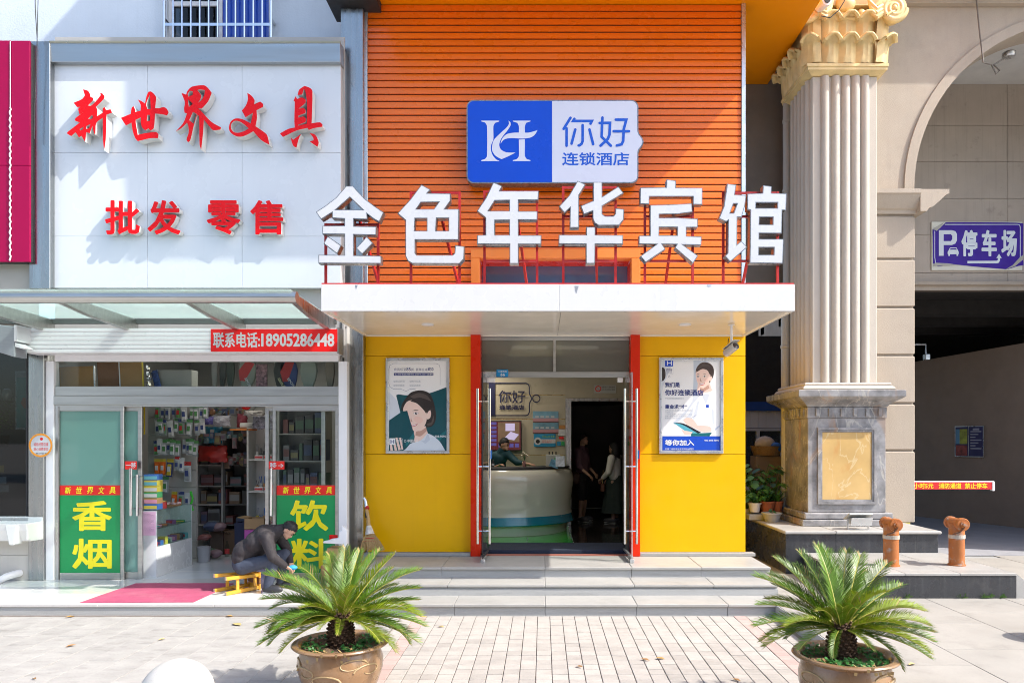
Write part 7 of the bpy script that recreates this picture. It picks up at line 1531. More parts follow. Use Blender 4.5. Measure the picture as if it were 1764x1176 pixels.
def cycad(cx_, cy_, rz_, seed, lab, labp, spec, lean=(0, 0), sc=1.138):
    rnd = random.Random(seed)
    pt = thing('planter_pot', labp, 'pot', (cx_, cy_, 0), 'glazed pots with cycads')
    prof = [(.20, 0), (.215, .02), (.27, .18), (.305, .36), (.308, .47), (.29, .57), (.282, .61), (.30, .635), (.345, .655), (.352, .67), (.345, .685), (.315, .688), (.285, .665), (.268, .62), (.27, .55)]
    k_ = rz_/.688
    MB().lathe([(r*sc, z*k_) for r, z in prof], (cx_, cy_, 0), 56).build('pot', m_pot, pt, smooth=True)
    for j, (a0_, z0_, sc_) in enumerate(((200, .46, 1.), (232, .40, -1.), (300, .50, 1.), (325, .42, -1), (262, .33, 1.))):
        pts = []
        for q in range(16):
            th = q*.42; rr_ = .105*(1-.045*q); a = R(a0_)+sc_*rr_*math.cos(th)/.31*1.2; z = z0_+rr_*math.sin(th)*.8; rad = .309 if .3 < z < .5 else (.305 if z < .3 else .299); pts.append((cx_+rad*sc*math.cos(a), cy_+rad*sc*math.sin(a), z*k_))
        MB().tube(pts, [.008*(1-.05*q) for q in range(16)], 7).build('relief_scroll', m_rel, pt, smooth=True)
    b = MB(); n = 40; vs = [(cx_, cy_, rz_-.035)]
    for j in range(1, 8):
        r = .27*sc*j/7; vs += [(cx_+r*math.cos(2*math.pi*i/n), cy_+r*math.sin(2*math.pi*i/n), rz_-.04+.03*mnoise.noise(Vector((r*math.cos(2*math.pi*i/n)*14, r*math.sin(2*math.pi*i/n)*14, seed)))) for i in range(n)]
    b.add(vs, [(0, 1+i, 1+(i+1) % n) for i in range(n)] + [(1+(j-1)*n+i, 1+j*n+i, 1+j*n+(i+1) % n, 1+(j-1)*n+(i+1) % n) for j in range(1, 7) for i in range(n)])
    b.build('soil', m_soil, pt, smooth=True)
    # ground cover round the trunk
    b = MB()
    for q in range(620):
        a = rnd.uniform(0, 6.28); r = .26*sc*math.sqrt(rnd.uniform(.20, 1.12)); 
        if mnoise.noise(Vector((math.cos(a)*2.2, math.sin(a)*2.2, seed+r*3))) < -.12: continue
        p = Vector((cx_+r*math.cos(a), cy_+r*math.sin(a), rz_-.04+rnd.uniform(0, .045))); s = rnd.uniform(.009, .02); nrm = Vector((rnd.gauss(0, .5), rnd.gauss(-.2, .5), 1)).normalized(); u = nrm.orthogonal().normalized(); v = nrm.cross(u)
        b.add([p+(u*math.cos(t)+v*math.sin(t))*s*(1 if i % 2 else .85) for i, t in enumerate([2*math.pi*i/6 for i in range(6)])], [tuple(range(6))])
    o = b.build('clover', m_cover, None, weld=False, base=(cx_, cy_, rz_-.05)); tag(o, 'small round leaved clover growing in the %s' % labp, 'ground cover', kind='stuff')
    b = MB()
    for q in range(40):
        a = rnd.uniform(3.4, 6.0); r = rnd.uniform(.2, .31)*sc; p = Vector((cx_+r*math.cos(a), cy_+r*math.sin(a), rz_-.03+rnd.uniform(0, .03))); d_ = Vector((rnd.uniform(-1, 1), rnd.uniform(-1, 1), rnd.uniform(-.5, .4))).normalized()*rnd.uniform(.015, .045); w = Vector((-d_.y, d_.x, .01)).normalized()*.006; b.add([p-d_, p+w, p+d_, p-w], [(0, 1, 2, 3)])
    for q in range(7):
        a = R(rnd.uniform(245, 300)); p = Vector((cx_+.355*sc*math.cos(a), cy_+.355*sc*math.sin(a), rz_-rnd.uniform(-.0, .07))); w = .012; b.add([p+Vector((-w, 0, w)), p+Vector((w, -.01, w)), p+Vector((w*.7, -.01, -w)), p+Vector((-w*.6, 0, -w*1.2))], [(0, 1, 2, 3)])
    o = b.build('dry_litter', m_dry, None, weld=False, base=(cx_, cy_, rz_-.05)); tag(o, 'dry leaf scraps lying on the soil of the %s' % labp, 'leaf litter', kind='stuff')
    # trunk and crown
    h = .25*sc; tk = Vector((cx_+lean[0], cy_+lean[1], rz_-.06)); top = tk + Vector((0, 0, h))
    cy_t = thing('cycad', lab, 'cycad', tuple(tk), 'potted cycads')
    b = MB(); b.lathe([(r*sc, z*sc) for r, z in ((.07, 0), (.082, .06), (.078, .14), (.068, .20), (.05, .25), (.02, .28), (0, .285))], tk, 20)
    for q in range(150):
        a = q*2.4; z = .01+.25*q/150; r = .08-.035*max(0, z-.14)/.12; p = tk+Vector((r*math.cos(a), r*math.sin(a), z))*sc; d_ = Vector((math.cos(a), math.sin(a), .7)).normalized(); b.bar(p-d_*.02, p+d_*.03, .02, .012)
    b.build('trunk', m_trk, cy_t)
    b = MB()
    for q in range(26): a = q*2.4; d_ = Vector((math.cos(a)*.8, math.sin(a)*.8, .7)).normalized(); b.tube([top-Vector((0, 0, .05)), top-Vector((0, 0, .03))+d_*rnd.uniform(.05, .10)], [.008, .003], 5)
    b.build('old_leaf_base', m_dry, cy_t)
    for az, el, L_, kk in spec:
        o = FR[kk] if kk not in usedf else FR[kk].copy()
        if kk in usedf: COL.objects.link(o)
        usedf.add(kk)
        o.parent = cy_t; o.location = top - tk + Vector((math.cos(R(az))*.03, math.sin(R(az))*.03, -.03)); o.scale = (L_*(.76 if el < 40 else .90)*sc,)*3
        o.rotation_euler = (R(rnd.uniform(-14, 14)), -R(el), R(az))
# azimuth: 0 = towards +x, 90 = away, 270 = towards the viewer
specL = [(175,42,.72,1),(180,27,.76,1),(168,12,.78,3),(190,8,.76,1),(200,-2,.74,1),(160,30,.70,0),(150,22,.72,1),(210,18,.62,3),(215,-8,.60,2),(185,52,.55,1),
         (100,68,.62,0),(120,58,.62,0),(75,66,.60,0),(60,58,.66,0),(40,52,.66,4),(25,40,.74,1),(10,33,.78,1),(355,20,.80,2),(0,6,.80,1),(350,-4,.78,1),(335,-6,.68,5),(20,18,.74,0),(320,4,.58,2),(45,34,.66,1),
         (240,40,.42,2),(270,62,.46,2),(300,58,.52,2),(255,12,.34,2),(285,6,.36,2),(140,46,.66,1),(90,45,.60,1),(310,36,.52,5),(230,24,.50,3)]
specL += [(az+9, el-9 if el > 0 else el+10, L_*.92, (kk+2) % 6) for az, el, L_, kk in specL[:22:2]]
specR = [(165,44,.72,1),(172,28,.74,1),(180,14,.76,1),(188,4,.72,5),(155,56,.68,0),(145,38,.68,0),(200,24,.58,2),(210,2,.56,1),(125,66,.64,0),(100,72,.66,0),(85,62,.66,0),(65,64,.66,0),(50,52,.72,0),(35,42,.78,0),(20,36,.82,1),(10,26,.84,2),(0,16,.82,5),(352,4,.80,1),(345,-6,.76,1),(330,-8,.58,3),(275,66,.46,2),(300,60,.54,2),(250,50,.44,5),(235,-4,.40,3),(295,-8,.34,1),(320,28,.56,2),(30,20,.72,1),(225,44,.46,2),(60,34,.66,1)]
specR += [(az-8, el-8 if el > 0 else el+12, L_*.93, (kk+1) % 6) for az, el, L_, kk in specR[::2]]
CLX, CLY = X(587, 6.2), 6.2; CRX, CRY = X(1456, 5.76), 5.76
cycad(CLX, CLY, .465, 3, 'bushy potted cycad before the stationery shop step', 'brown glazed pot of the cycad beside the tiled pavement and shop step', specL)
cycad(CRX, CRY, .49, 8, 'potted cycad with upright fronds at the forecourt kerb near the hydrants', 'brown glazed pot of the cycad near the forecourt kerb', specR, (-.03, 0))
# ------------------------------------------------------------------ people
m_skin = mat('skin', (.50, .29, .20), .5, var=.05, scale=10); m_hair = mat('black hair', (.012, .011, .012), .6, var=.3, scale=40, bump=.003, bscale=120); m_shoe = mat('dark shoe', (.03, .03, .033), .5); m_sole = mat('pale sole', (.5, .5, .48), .6)
m_jack = mat('charcoal jacket', (.026, .021, .024), .75, var=.15, scale=6, bump=.018, bscale=6, stretch=(1.6, 1.6, 1)); m_trs = mat('navy trousers', (.045, .055, .085), .8, var=.12, scale=6, bump=.015, bscale=10)
def hand(caps, wrist, d, side, up, s=1., curl=.5):
    """Palm, four unequal bent fingers and a thumb leaving the side of the palm."""
    d = d.normalized(); side = side.normalized(); up = up.normalized()
    for o in (-.022, 0, .022): caps.append((wrist + side*o*.4*s, .020*s, wrist + d*.082*s + side*o*s, .0155*s))
    for o, l in ((-.032, .060), (-.011, .076), (.011, .071), (.032, .054)):
        b0 = wrist + d*.085*s + side*o*s; m1 = b0 + (d*math.cos(curl) - up*math.sin(curl))*l*.5*s; m2 = m1 + (d*math.cos(curl*1.9) - up*math.sin(curl*1.9))*l*.5*s
        caps.append((b0, .0105*s, m1, .0095*s)); caps.append((m1, .0095*s, m2, .008*s))
    t0 = wrist + d*.025*s - side*.022*s; t1 = wrist + d*.06*s - side*.050*s; t2 = t1 + (d*.85 - side*.25 - up*.35).normalized()*.035*s
    caps.append((t0, .014*s, t1, .012*s)); caps.append((t1, .012*s, t2, .009*s))
def head_parts(t, hc, fwd, up, hairm, hair='short', s=1.):
    fwd = fwd.normalized(); up = (up - fwd*up.dot(fwd)).normalized(); rt = fwd.cross(up); M = Matrix((rt, fwd, up)).transposed()
    for sd in (-1, 1):
        MB().ball(hc + rt*sd*.074*s - fwd*.005 - up*.01, .03*s, 10, 8, (.35, .7, 1.1), M).build('ear', m_skin, t, smooth=True)
        MB().ball(hc + rt*sd*.031*s + fwd*.088*s + up*.008, .011*s, 8, 6, (1.2, .6, .6), M).build('eye', mat('eye dark', (.02, .015, .012), .2), t, smooth=True)
        MB().ball(hc + rt*sd*.032*s + fwd*.088*s + up*.032, .016*s, 8, 6, (1.3, .5, .25), M).build('eyebrow', hairm, t, smooth=True)
    MB().ball(hc + fwd*.086*s - up*.052, .02*s, 10, 6, (1.2, .5, .35), M).build('mouth', mat('lips', (.34, .12, .10), .5), t, smooth=True)
    b = MB(); n, m = 28, 18; vs = []
    for i in range(m+1):
        a = math.pi*i/m
        for k in range(n):
            th = 2*math.pi*k/n; v = Vector((math.sin(a)*math.cos(th), math.sin(a)*math.sin(th), math.cos(a)))
            fr_ = math.sin(th)   # +1 in front, -1 at the back of the head
            lim = (.42 if fr_ > .75 else .42-(.75-fr_)*.62) if hair == 'short' else (.40 if fr_ > .7 else .40-(.7-fr_)*1.6)
            r = 1.05 + .045*mnoise.noise(Vector((v.x*5, v.y*5, v.z*5+7))) + .02*mnoise.noise(Vector((v.x*17, v.y*17, v.z*17)))
            if v.z < lim: r *= max(.55, 1 - (lim-v.z)*2.2)
            p = hc + M @ Vector((v.x*.083*s*r, v.y*.100*s*r - .010*s, v.z*.108*s*r + .012*s)); vs.append(p)
    b.add(vs, [(i*n+k, i*n+(k+1) % n, (i+1)*n+(k+1) % n, (i+1)*n+k) for i in range(m) for k in range(n)]); 
    rr_ = random.Random(5)
    for q in range(420):
        p = vs[rr_.randrange(len(vs)-2*n)+n]; d_ = (Vector(p)-hc); 
        if d_.length < .085*s: continue
        d_.normalize(); g = (Vector((rr_.uniform(-1, 1), rr_.uniform(-1, 1), rr_.uniform(-1, 1)))*.55 + d_ - up*.35).normalized(); w = g.orthogonal().normalized()*.004
        p = Vector(p) - d_*.004; b.add([p-w, p+w, p+g*rr_.uniform(.012, .024)], [(0, 1, 2)])
    b.build('hair', hairm, t, smooth=True, weld=False)
def person(label, loc, J, fwd_head, up_head, jacket, trousers, hairm=m_hair, hair='short', skirt=None, cuff=.93, group=None, shoes=True, seatw=1., bulk=1., collar=False):
    t = thing('person', label, 'person', loc, group)
    V = {k: Vector(v) for k, v in J.items()}
    hd = V['head']; f = fwd_head.normalized(); u = up_head.normalized()
    rt = f.cross(u).normalized(); MH = Matrix((rt, f, u)).transposed()
    caps = []; balls = [(hd + u*.022 - f*.006, (.075, .093, .092), MH), (hd - u*.048 + f*.022, (.052, .064, .058), MH), (hd + f*.085 - u*.024, (.014, .020, .022), MH), (hd + f*.066 - u*.082, (.026, .024, .022), MH)]
    caps += [(V['neck'], .056, hd - u*.045 - f*.02, .054), (V['pelvis'], .09, V['belly'], .08), (V['belly'], .08, V['chest'], .09), (V['chest'], .09, V['neck'], .055)]
    for s in 'lr':
        caps += [(V['chest'], .06, V['sh'+s], .045), (V['sh'+s], .042, V['el'+s], .037), (V['el'+s], .037, V['wr'+s], .026)]
        d = (V['wr'+s] - V['el'+s]).normalized(); sd = d.cross(Vector((0, 0, 1))); sd = sd if sd.length > .2 else Vector((0, 1, 0)); sd.normalize(); hand(caps, V['wr'+s], d, sd*(1 if s == 'l' else -1), sd.cross(d) if s == 'l' else sd.cross(d), 1.)
        if 'hi'+s in V: caps += [(V['pelvis'], .06, V['hi'+s], .06), (V['hi'+s], .06, V['kn'+s], .046), (V['kn'+s], .05, V['kn'+s].lerp(V['an'+s], .35), .054), (V['kn'+s].lerp(V['an'+s], .35), .054, V['an'+s], .034), (V['an'+s], .034, V['to'+s] + Vector((0, 0, .012)), .02)]
    grow('body', caps, balls, .0085, m_skin, t, 5)
    # clothes
    ax = (V['chest'] - V['belly']).normalized(); lat = (V['shl'] - V['shr']).normalized(); lat = (lat - ax*lat.dot(ax)).normalized(); dp = lat.cross(ax); MT = Matrix((lat, dp, ax)).transposed()
    k_ = bulk
    balls = [(V['belly'].lerp(V['pelvis'], .55), (.165*k_, .125*k_, .13), MT), (V['belly'], (.16*k_, .125*k_, .17), MT), (V['belly'].lerp(V['chest'], .55), (.175*k_, .13*k_, .16), MT), (V['chest'], (.18*k_, .125*k_, .13), MT)]
    caps = [(V['chest'], .10, V['neck'] - ax*.02, .072)]
    caps += [(V['belly'].lerp(V['pelvis'], .45), .135*k_, V['chest'] - ax*.03, .135*k_)]
    if collar: caps += [(V['chest'] + ax*.04, .12, V['neck'].lerp(hd, .1), .082)]
    for s in 'lr':
        w = V['el'+s].lerp(V['wr'+s], cuff); caps += [(V['chest'], .09, V['sh'+s], .082*k_**.5), (V['sh'+s], .080*k_**.5, V['el'+s], .064), (V['el'+s], .064, w, .046)]
    grow('jacket' if skirt is None else 'blouse', caps, balls, .013, jacket, t, 4)
    if trousers is not None and 'hil' in V:
        tl = 1. if trousers[1] is None else trousers[1]; caps = []; balls = [(V['pelvis'], (.165, .13, .12), MT)]
        for s in 'lr':
            e_ = V['kn'+s].lerp(V['an'+s], .92*tl); caps += [(V['pelvis'], .11, V['hi'+s], .108), (V['hi'+s], .105, V['kn'+s], .082), (V['kn'+s], .080, e_, .060)]
        grow('trousers', caps, balls, .013, trousers[0], t, 4)
    if skirt is not None:
        z0 = V['anl'].z+.12; zt_ = V['pelvis'].z+.1; b = MB(); n = 40; vs = []
        for j in range(9):
            q = j/8; r = .15+.10*q
            for i in range(n): a = 2*math.pi*i/n; rr_ = r*(1+.05*q*math.cos(a*10)); vs.append((V['pelvis'].x+rr_*1.05*math.cos(a), V['pelvis'].y+rr_*.85*math.sin(a), zt_+(z0-zt_)*q))
        b.add(vs, [(j*n+i, j*n+(i+1) % n, (j+1)*n+(i+1) % n, (j+1)*n+i) for j in range(8) for i in range(n)]); b.build('skirt', skirt, t, smooth=True, weld=False)
    if shoes and 'hil' in V:
        for s in 'lr':
            d = (V['to'+s] - V['an'+s]); d.z = 0; d.normalize(); c_ = V['an'+s] + d*.07; M = Matrix((Vector((d.y, -d.x, 0)), d, Vector((0, 0, 1)))).transposed(); g = min(V['to'+s].z, V['an'+s].z-.05)
            sh = MB().ball(Vector((c_.x, c_.y, g+.022)), .05, 16, 10, (1.05, 2.9, 1.25), M).build('shoe', m_shoe, t, smooth=True); MB().obox(Vector((c_.x, c_.y, g-.018)), (.085, .25, .016), M).build('sole', m_sole, sh, bevel=.006)
    head_parts(t, hd, f, u, hairm, hair); return t
# the man crouching on the overturned stool, facing along the pavement
DM = 9.86
J = dict(pelvis=(-4.02, DM, .50), belly=(-3.965, DM-.01, .68), chest=(-3.68, DM-.02, .885), neck=(-3.49, DM-.02, .955), head=(-3.385, DM-.03, .955),
         shl=(-3.62, DM+.17, .90), ell=(-3.50, DM+.23, .66), wrl=(-3.40, DM+.08, .50), shr=(-3.62, DM-.20, .87), elr=(-3.52, DM-.26, .63), wrr=(-3.40, DM-.12, .49),
         hil=(-3.97, DM+.10, .49), knl=(-3.50, DM+.14, .60), anl=(-3.56, DM+.15, .22), tol=(-3.42, DM+.15, .17), hir=(-3.97, DM-.12, .48), knr=(-3.53, DM-.17, .585), anr=(-3.62, DM-.17, .22), tor=(-3.47, DM-.19, .17))
person('man in charcoal jacket and navy trousers sitting bent over on an overturned stool', (-4.0, DM, ZP), J, Vector((.58, -.16, -.80)), Vector((.80, 0, .60)), m_jack, (m_trs, None), bulk=1.22, collar=True)
t = thing('blue_cloth', 'bright blue cloth held low by the crouching man', 'cloth', (-3.27, DM-.05, .50)); MB().ball((-3.335, DM-.03, .455), .055, 10, 8, (1.2, 1, .6)).build('cloth', mat('bright blue cloth', (.03, .30, .55), .7), t, smooth=True)
# two guests standing in the dark passage of the hotel
m_mauve = mat('mauve shirt', (.16, .085, .115), .8, var=.1); m_dsh = mat('dark shorts', (.02, .018, .02), .8); m_wsh = mat('white blouse', (.80, .77, .72), .7, var=.05, bump=.01, bscale=14)
def standing(x, y, z, H, yaw, armout=.1, toe=1):
    c_, s_ = math.cos(yaw), math.sin(yaw)   # yaw: facing direction in the ground plane
    f = Vector((c_, s_, 0)); l = Vector((-s_, c_, 0)); o = Vector((x, y, z))
    g = lambda a, b, h: tuple(o + f*a + l*b + Vector((0, 0, h*H)))
    return dict(pelvis=g(0, 0, .53), belly=g(.0, 0, .62), chest=g(-.01, 0, .745), neck=g(.0, 0, .845), head=g(.03, 0, .925), shl=g(-.01, .18, .80), ell=g(.03, .24, .63), wrl=g(.20, .16, .55), shr=g(-.01, -.18, .80), elr=g(.02, -.24, .63), wrr=g(.24, -.24, .535),
                hil=g(0, .095, .51), knl=g(.02, .10, .285), anl=g(-.02, .11, .05), tol=g(.13, .12, .018), hir=g(0, -.095, .51), knr=g(.03, -.10, .285), anr=g(.0, -.12, .05), tor=g(.15, -.13, .018)), f
zf_ = ZF
J, f = standing(X(1003, 15.2), 15.2, zf_, 1.82, R(-25))
gm = person('man in mauve shirt and dark shorts standing in the dark doorway behind the desk', (X(1003, 15.2), 15.2, zf_), J, f, Vector((0, 0, 1)), m_mauve, (m_dsh, .12), cuff=.3)
hd = Vector(J['head']); lft = Vector((-f.y, f.x, 0))
b = MB()
for s in (-1, 1):
    c_ = hd + f*.108 + lft*.034*s + Vector((0, 0, .006)); b.tube([c_ + lft*.026*math.cos(a) + Vector((0, 0, .02*math.sin(a))) for a in [2*math.pi*i/12 for i in range(13)]], .0025, 5, False); b.tube([c_+lft*.026*s, hd + lft*.082*s + Vector((0, 0, .01))], .0025, 5)
b.build('glasses', m_dark, gm)
t = thing('shoulder_bag', 'small dark round bag hanging at the side of the man in mauve', 'bag', (X(992, 15.1), 15.05, 1.25)); MB().ball((X(991, 15.1), 15.0, 1.38), .11, 14, 10, (.9, .6, 1.2)).build('bag', mat('tan bag', (.08, .04, .03), .5), t, smooth=True); MB().tube([(X(991, 15.1), 15.0, 1.5), (X(998, 15.1), 15.0, 1.95), (X(1004, 15.1), 15.15, 1.97)], .012, 6).build('strap', m_dark, t)
J, f = standing(X(1059, 15.0), 15.0, zf_, 1.64, R(150))
wm = person('woman with long dark hair, white blouse and long dark skirt in the hotel doorway', (X(1059, 15.0), 15.0, zf_), J, f, Vector((0, 0, 1)), m_wsh, None, hair='long', skirt=mat('dark green skirt', (.025, .04, .035), .8), cuff=.9)
hd = Vector(J['head']); b = MB(); n = 16; vs = []
for j in range(7):
    q = j/6
    for i in range(n): a = 2*math.pi*i/n; vs.append((hd.x-f.x*.05+(.092-.012*q)*math.cos(a), hd.y-f.y*.05+(.085)*math.sin(a), hd.z+.04-.44*q))
b.add(vs, [(j*n+i, j*n+(i+1) % n, (j+1)*n+(i+1) % n, (j+1)*n+i) for j in range(6) for i in range(n)]).build('long_hair', m_hair, wm, smooth=True, weld=False)
t = thing('hand_bag', 'little brown handbag hanging from the arm of the woman in white', 'bag', (X(1037, 14.9), 14.9, 1.1)); MB().box(X(1035, 14.9), X(1041, 14.9), 14.86, 14.94, 1.12, 1.27).build('bag', mat('brown leather', (.14, .05, .03), .5), t, bevel=.01); MB().tube([(X(1038, 14.9), 14.9, 1.27), (X(1039, 14.9), 14.9, 1.55)], .006, 5).build('strap', mat('gold chain', (.5, .35, .1), .3, metal=.8), t)
# the receptionist behind the desk
DR = 14.0; zd = ZF+1.36; x0 = X(862, DR)
J = dict(pelvis=(x0-.10, DR+.16, zd-.55), belly=(x0-.09, DR+.14, zd-.35), chest=(x0-.04, DR+.04, zd-.02), neck=(x0+.03, DR-.01, zd+.15), head=(x0+.08, DR-.04, zd+.235), shl=(x0-.20, DR+.08, zd+.03), ell=(x0-.24, DR+.02, zd-.26), wrl=(x0-.02, DR-.22, zd-.16), shr=(x0+.14, DR-.02, zd+.05), elr=(x0+.32, DR-.16, zd-.10), wrr=(x0+.56, DR-.30, zd-.13))
m_tshirt = mat('teal staff shirt', (.006, .055, .075), .7, var=.1)
person('receptionist in a dark teal shirt reaching along the desk', (x0, DR, ZF), J, Vector((.8, -.5, -.25)), Vector((.1, 0, 1)), m_tshirt, None, cuff=.35, shoes=False)
# ------------------------------------------------------------------ hotel lobby furnishings
D = 14.58; lg = thing('wall_logo', 'navy bracket logo with hotel characters on the beige lobby wall', 'logo', (X(880, D), D, Z(715, D))); b = MB()
c = crop(820, 630, 5.878, D)
stroke(b, c([(0,175),(505,175),(530,188),(540,215),(540,280),(560,320),(562,340),(545,370),(540,400),(540,470),(525,495),(505,502),(0,502)]), .022, D-.004)
rect(b, X(842, D), X(853, D), Z(714, D), Z(660, D), D-.0045); q = c([(610, 330)]); ring(b, q[0][0], q[0][1], .062, .082, D-.004)
k = 0
for s in ([(268,255),(235,300)],[(252,295),(248,368)],[(285,262),(278,275),(350,272),(345,282)],[(312,285),(312,360),(300,368)],[(285,305),(270,355)],[(335,305),(350,355)],[(385,255),(380,320),(415,368)],[(372,280),(410,280),(408,320),(375,370)],[(430,262),(485,262),(465,290),(465,360),(445,370)],[(425,308),(495,308)]): k += 1; stroke(b, c(s), .026, D-.004-.0004*k)
ptext(b, '连锁酒店', 860, 903, 697, 705.5, D-.004, bold=.04)
b.build('lettering', mat('navy logo', (.01, .012, .06), .4), lg, weld=False)
tv = thing('wall_screen', 'wall screen with purple price bars and a bedroom picture behind the receptionist', 'screen', (X(860, D), D, Z(776, D)))
MB().box(X(815, D), X(898.5, D), D-.05, D-.001, Z(776, D), Z(724.5, D)).build('screen_case', m_dark, tv, bevel=.004)
rect(MB(), X(817, D), X(897, D), Z(774.5, D), Z(726, D), D-.052).build('screen', mat('screen maroon', (.055, .012, .014), .25, emit=.5), tv)
for k in range(6): rect(MB(), X(845, D), X(855.5, D), Z(731.5+7.2*k, D), Z(726.8+7.2*k, D), D-.0535).build('price_bar', mat('screen violet', (.07, .06, .22), .3, emit=.35), tv)
rect(MB(), X(858, D), X(895, D), Z(761, D), Z(727, D), D-.0535).build('room_picture', mat('room picture', (.12, .075, .045), .4, var=.5, scale=5, emit=.35), tv); b = MB(); b.prism([(X(868, D), Z(755, D)), (X(886, D), Z(758, D)), (X(894, D), Z(748, D)), (X(880, D), Z(743, D))], D-.0545, D-.054); rect(b, X(871, D), X(887, D), Z(742, D), Z(729, D), D-.0545); b.build('bed_picture', mat('bed picture', (.32, .28, .42), .4, emit=.5), tv)
for k in range(4): rect(MB(), X(859+9.4*k, D), X(866+9.4*k, D), Z(770, D), Z(763.5, D), D-.0535).build('price_bar', mat('screen violet', (.07, .06, .22), .3, emit=.35), tv)
def note(name, label, px0, px1, py0, py1, m, off=.004): 
    t = thing(name, label, 'poster', (X((px0+px1)/2, D), D, Z(py1, D))); MB().box(X(px0, D), X(px1, D), D-off, D-.0005, Z(py1, D), Z(py0, D)).build('sheet', m, t); return t
def skyposter(): return mat('sky poster', (.16, .33, .46), .4, var=.35, scale=3)
for py0, py1, lab in ((708, 727, 'sky blue and pink panorama poster above its twin on the lobby wall'), (727.5, 746, 'sky blue and pink panorama poster below its twin on the lobby wall')):
    t = note('wall_poster', lab, 918, 962, py0, py1, skyposter()); rect(MB(), X(918, D), X(962, D), Z(py1, D), Z(py1-7, D), D-.0055).build('pink_band', cm('pink band', (.50, .26, .30)), t); rect(MB(), X(918, D), X(962, D), Z(py1, D), Z(py1-1.6, D), D-.007).build('skyline_print', cm('skyline print', (.14, .05, .05)), t)
    for q in range(4): rect(MB(), X(922+9*q, D), X(928+9*q, D), Z(py1-8, D), Z(py1-11, D), D-.0055).build('text_line', cm('poster ink', (.45, .5, .55)), t)
t = note('wall_poster', 'blue and white notice with a round picture low on the lobby wall', 919.5, 957, 747, 769, cm('azure notice', (.02, .26, .50))); rect(MB(), X(931, D), X(957, D), Z(763, D), Z(756, D), D-.0055).build('white_band', m_lw, t); disc(MB(), X(926.5, D), Z(759.5, D), .075, D-.006).build('round_picture', m_lw, t); disc(MB(), X(926.5, D), Z(760, D), .04, D-.0075).build('figure_print', m_dark, t); b = MB(); ptext(b, '扫码入住 优惠', 934, 955, 749.5, 753.5, D-.0055); b.build('lettering', cm('lime ink', (.35, .6, .05)), t, weld=False); b = MB(); ptext(b, '会员专享好礼', 934, 955, 757.5, 759.5, D-.007); ptext(b, '详询前台', 934, 950, 760.3, 762.3, D-.007); b.build('small_lettering', m_rv, t, weld=False)
note('wall_notice', 'orange and brown strip notice beside the panorama posters', 963, 976, 732, 738.5, cm('orange notice', (.45, .20, .05))); note('wall_notice', 'white sheet of paper under the orange strip notice', 961, 976.5, 739, 750, m_lw); note('wall_notice', 'small red and white notice below the white sheet', 963, 971, 751.5, 756, m_rv); note('wall_notice', 'small blue square notice at the bottom by the passage', 959.5, 966, 760, 767, cm('azure notice', (.02, .26, .50))); note('wall_notice', 'small green square notice at the bottom by the passage', 967, 972.5, 760, 767, cm('green notice', (.03, .32, .10)))
D = 11.09; t = thing('no_smoking_sign', 'small white no smoking notice on the glass over the door', 'sign', (X(1042, D), D, Z(677, D)))
D = 14.57; t.location = (X(1042, D), D, Z(677, D)); MB().box(X(1023.5, D), X(1061, D), D-.006, D, Z(677, D), Z(663, D)).build('sheet', cm('pale notice', (.50, .50, .48)), t); ring(MB(), X(1030.5, D), Z(669.5, D), .042, .06, D-.0075).build('red_ring', m_rv, t); b = MB(); b.bar((X(1028, D), D-.008, Z(667, D)), (X(1033, D), D-.008, Z(672, D)), .016, .002); b.build('red_bar', m_rv, t); b = MB(); ptext(b, '温馨提示 请勿吸烟', 1036, 1059, 665, 668, D-.0075); ptext(b, '公共场所禁止吸烟', 1036, 1059, 669.5, 672, D-.0075); b.build('lettering', m_dark, t, weld=False)
D = 11.05; t = thing('house_number', 'small blue house number plate reading 66 over the glass door', 'sign', (X(865, D), D, Z(649, D))); 
M_ = MB().box(X(855, D), X(875.5, D), D, D+.012, Z(649, D), Z(636, D)).build('plate', mat('plate blue', (.005, .22, .52), .35), t, bevel=.006); b = MB(); ptext(b, '66', 862, 870, 642.5, 647.5, D-.0015, bold=.05); ptext(b, '三道街路', 858, 873, 638, 641, D-.0015, bold=.02); b.build('lettering', m_lw, t, weld=False); MB().box(X(835, D), X(855, D)-.002, D+.02, D+.03, Z(650, D), Z(640, D)).build('bracket', m_lum, t)
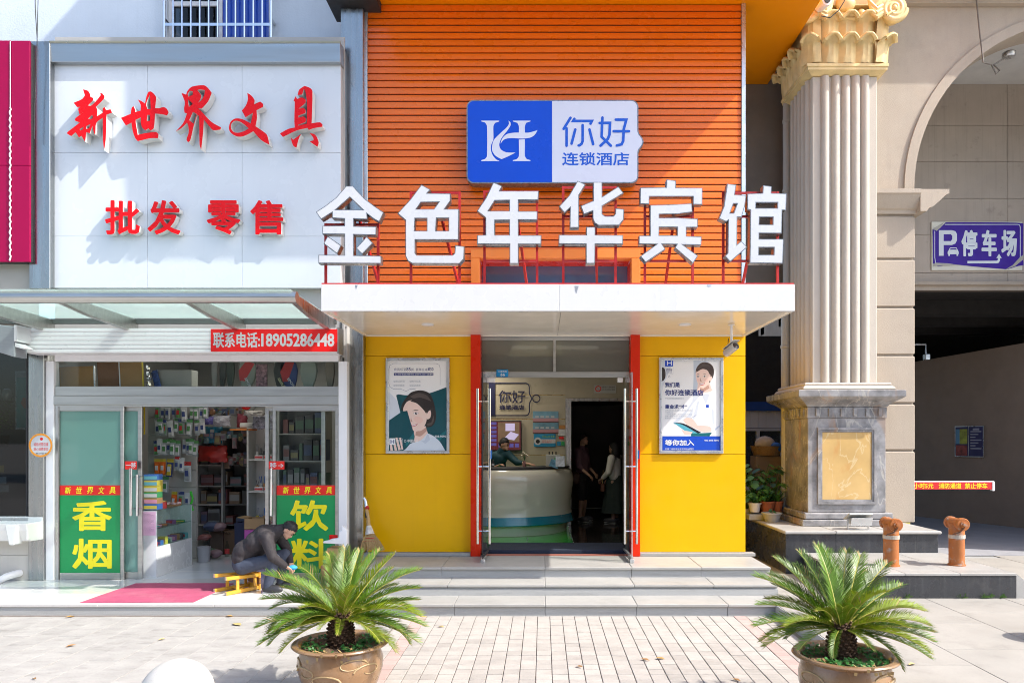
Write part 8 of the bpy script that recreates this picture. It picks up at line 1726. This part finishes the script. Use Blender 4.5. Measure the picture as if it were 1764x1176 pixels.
# things on the desk
zd = ZF+1.201
def desk_at(px, D=13.0): return X(px, D), D
x, y = desk_at(903, 13.1); t = thing('flower_vase', 'little vase with white flowers on the reception desk', 'vase', (x, y, zd)); MB().lathe([(0, 0), (.03, 0), (.035, .05), (.02, .10), (.022, .11), (0, .11)], (x, y, zd), 14).build('vase', cm('pink vase', (.30, .16, .15)), t, smooth=True); b = MB()
for k in range(7): b.tube([(x, y, zd+.1), (x+random.uniform(-.07, .07), y+random.uniform(-.04, .04), zd+.2+random.uniform(-.02, .05))], .003, 5)
b.build('stem', m_leaf, t)
for k in range(5): MB().ball((x+.026*(k-2)+.01, y-.02, zd+.22+.02*((k*3) % 4-1)), .018, 8, 6).build('flower', cm('cream flower', (.65, .6, .45)), t, smooth=True)
x, y = desk_at(953, 13.15); t = thing('desk_organiser', 'pale grey organiser box with black pens on the reception desk', 'organiser', (x, y, zd)); MB().box(x-.13, x+.13, y, y+.12, zd, zd+.22).build('box', cm('pale organiser', (.42, .42, .38)), t, bevel=.01)
for k in range(3): MB().tube([(x-.07+.06*k, y+.06, zd+.2), (x-.07+.06*k, y+.06, zd+.27)], .012, 8).build('pen', m_dark, t)
x, y = desk_at(965, 12.95); t = thing('leaflet_holder', 'leaflet holder with blue and white leaflets at the end of the reception desk', 'leaflets', (x, y, zd)); MB().obox((x, y, zd+.10), (.16, .02, .19), Matrix.Rotation(R(-15), 3, 'X')).build('holder', cm('leaflet white', (.5, .55, .6), var=.3, scale=14), t, bevel=.004); MB().obox((x-.10, y+.02, zd+.06), (.16, .02, .13), Matrix.Rotation(R(20), 3, 'Y')).build('leaflet', cm('leaflet blue', (.12, .30, .42), var=.5, scale=16), t); MB().box(x-.10, x-.04, y+.04, y+.06, zd+.1, zd+.17).build('green_card', cm('green notice', (.03, .32, .10)), t)
x, y = desk_at(849, 13.1); t = thing('small_bottle', 'small dark bottle with pale label on the reception desk', 'bottle', (x, y, zd)); MB().lathe([(0, 0), (.025, 0), (.025, .09), (.01, .12), (.01, .15), (0, .15)], (x, y, zd), 12).build('bottle', m_dark, t, smooth=True); MB().lathe([(.0257, .02), (.0257, .06)], (x, y, zd), 12).build('label_print', m_lw, t)
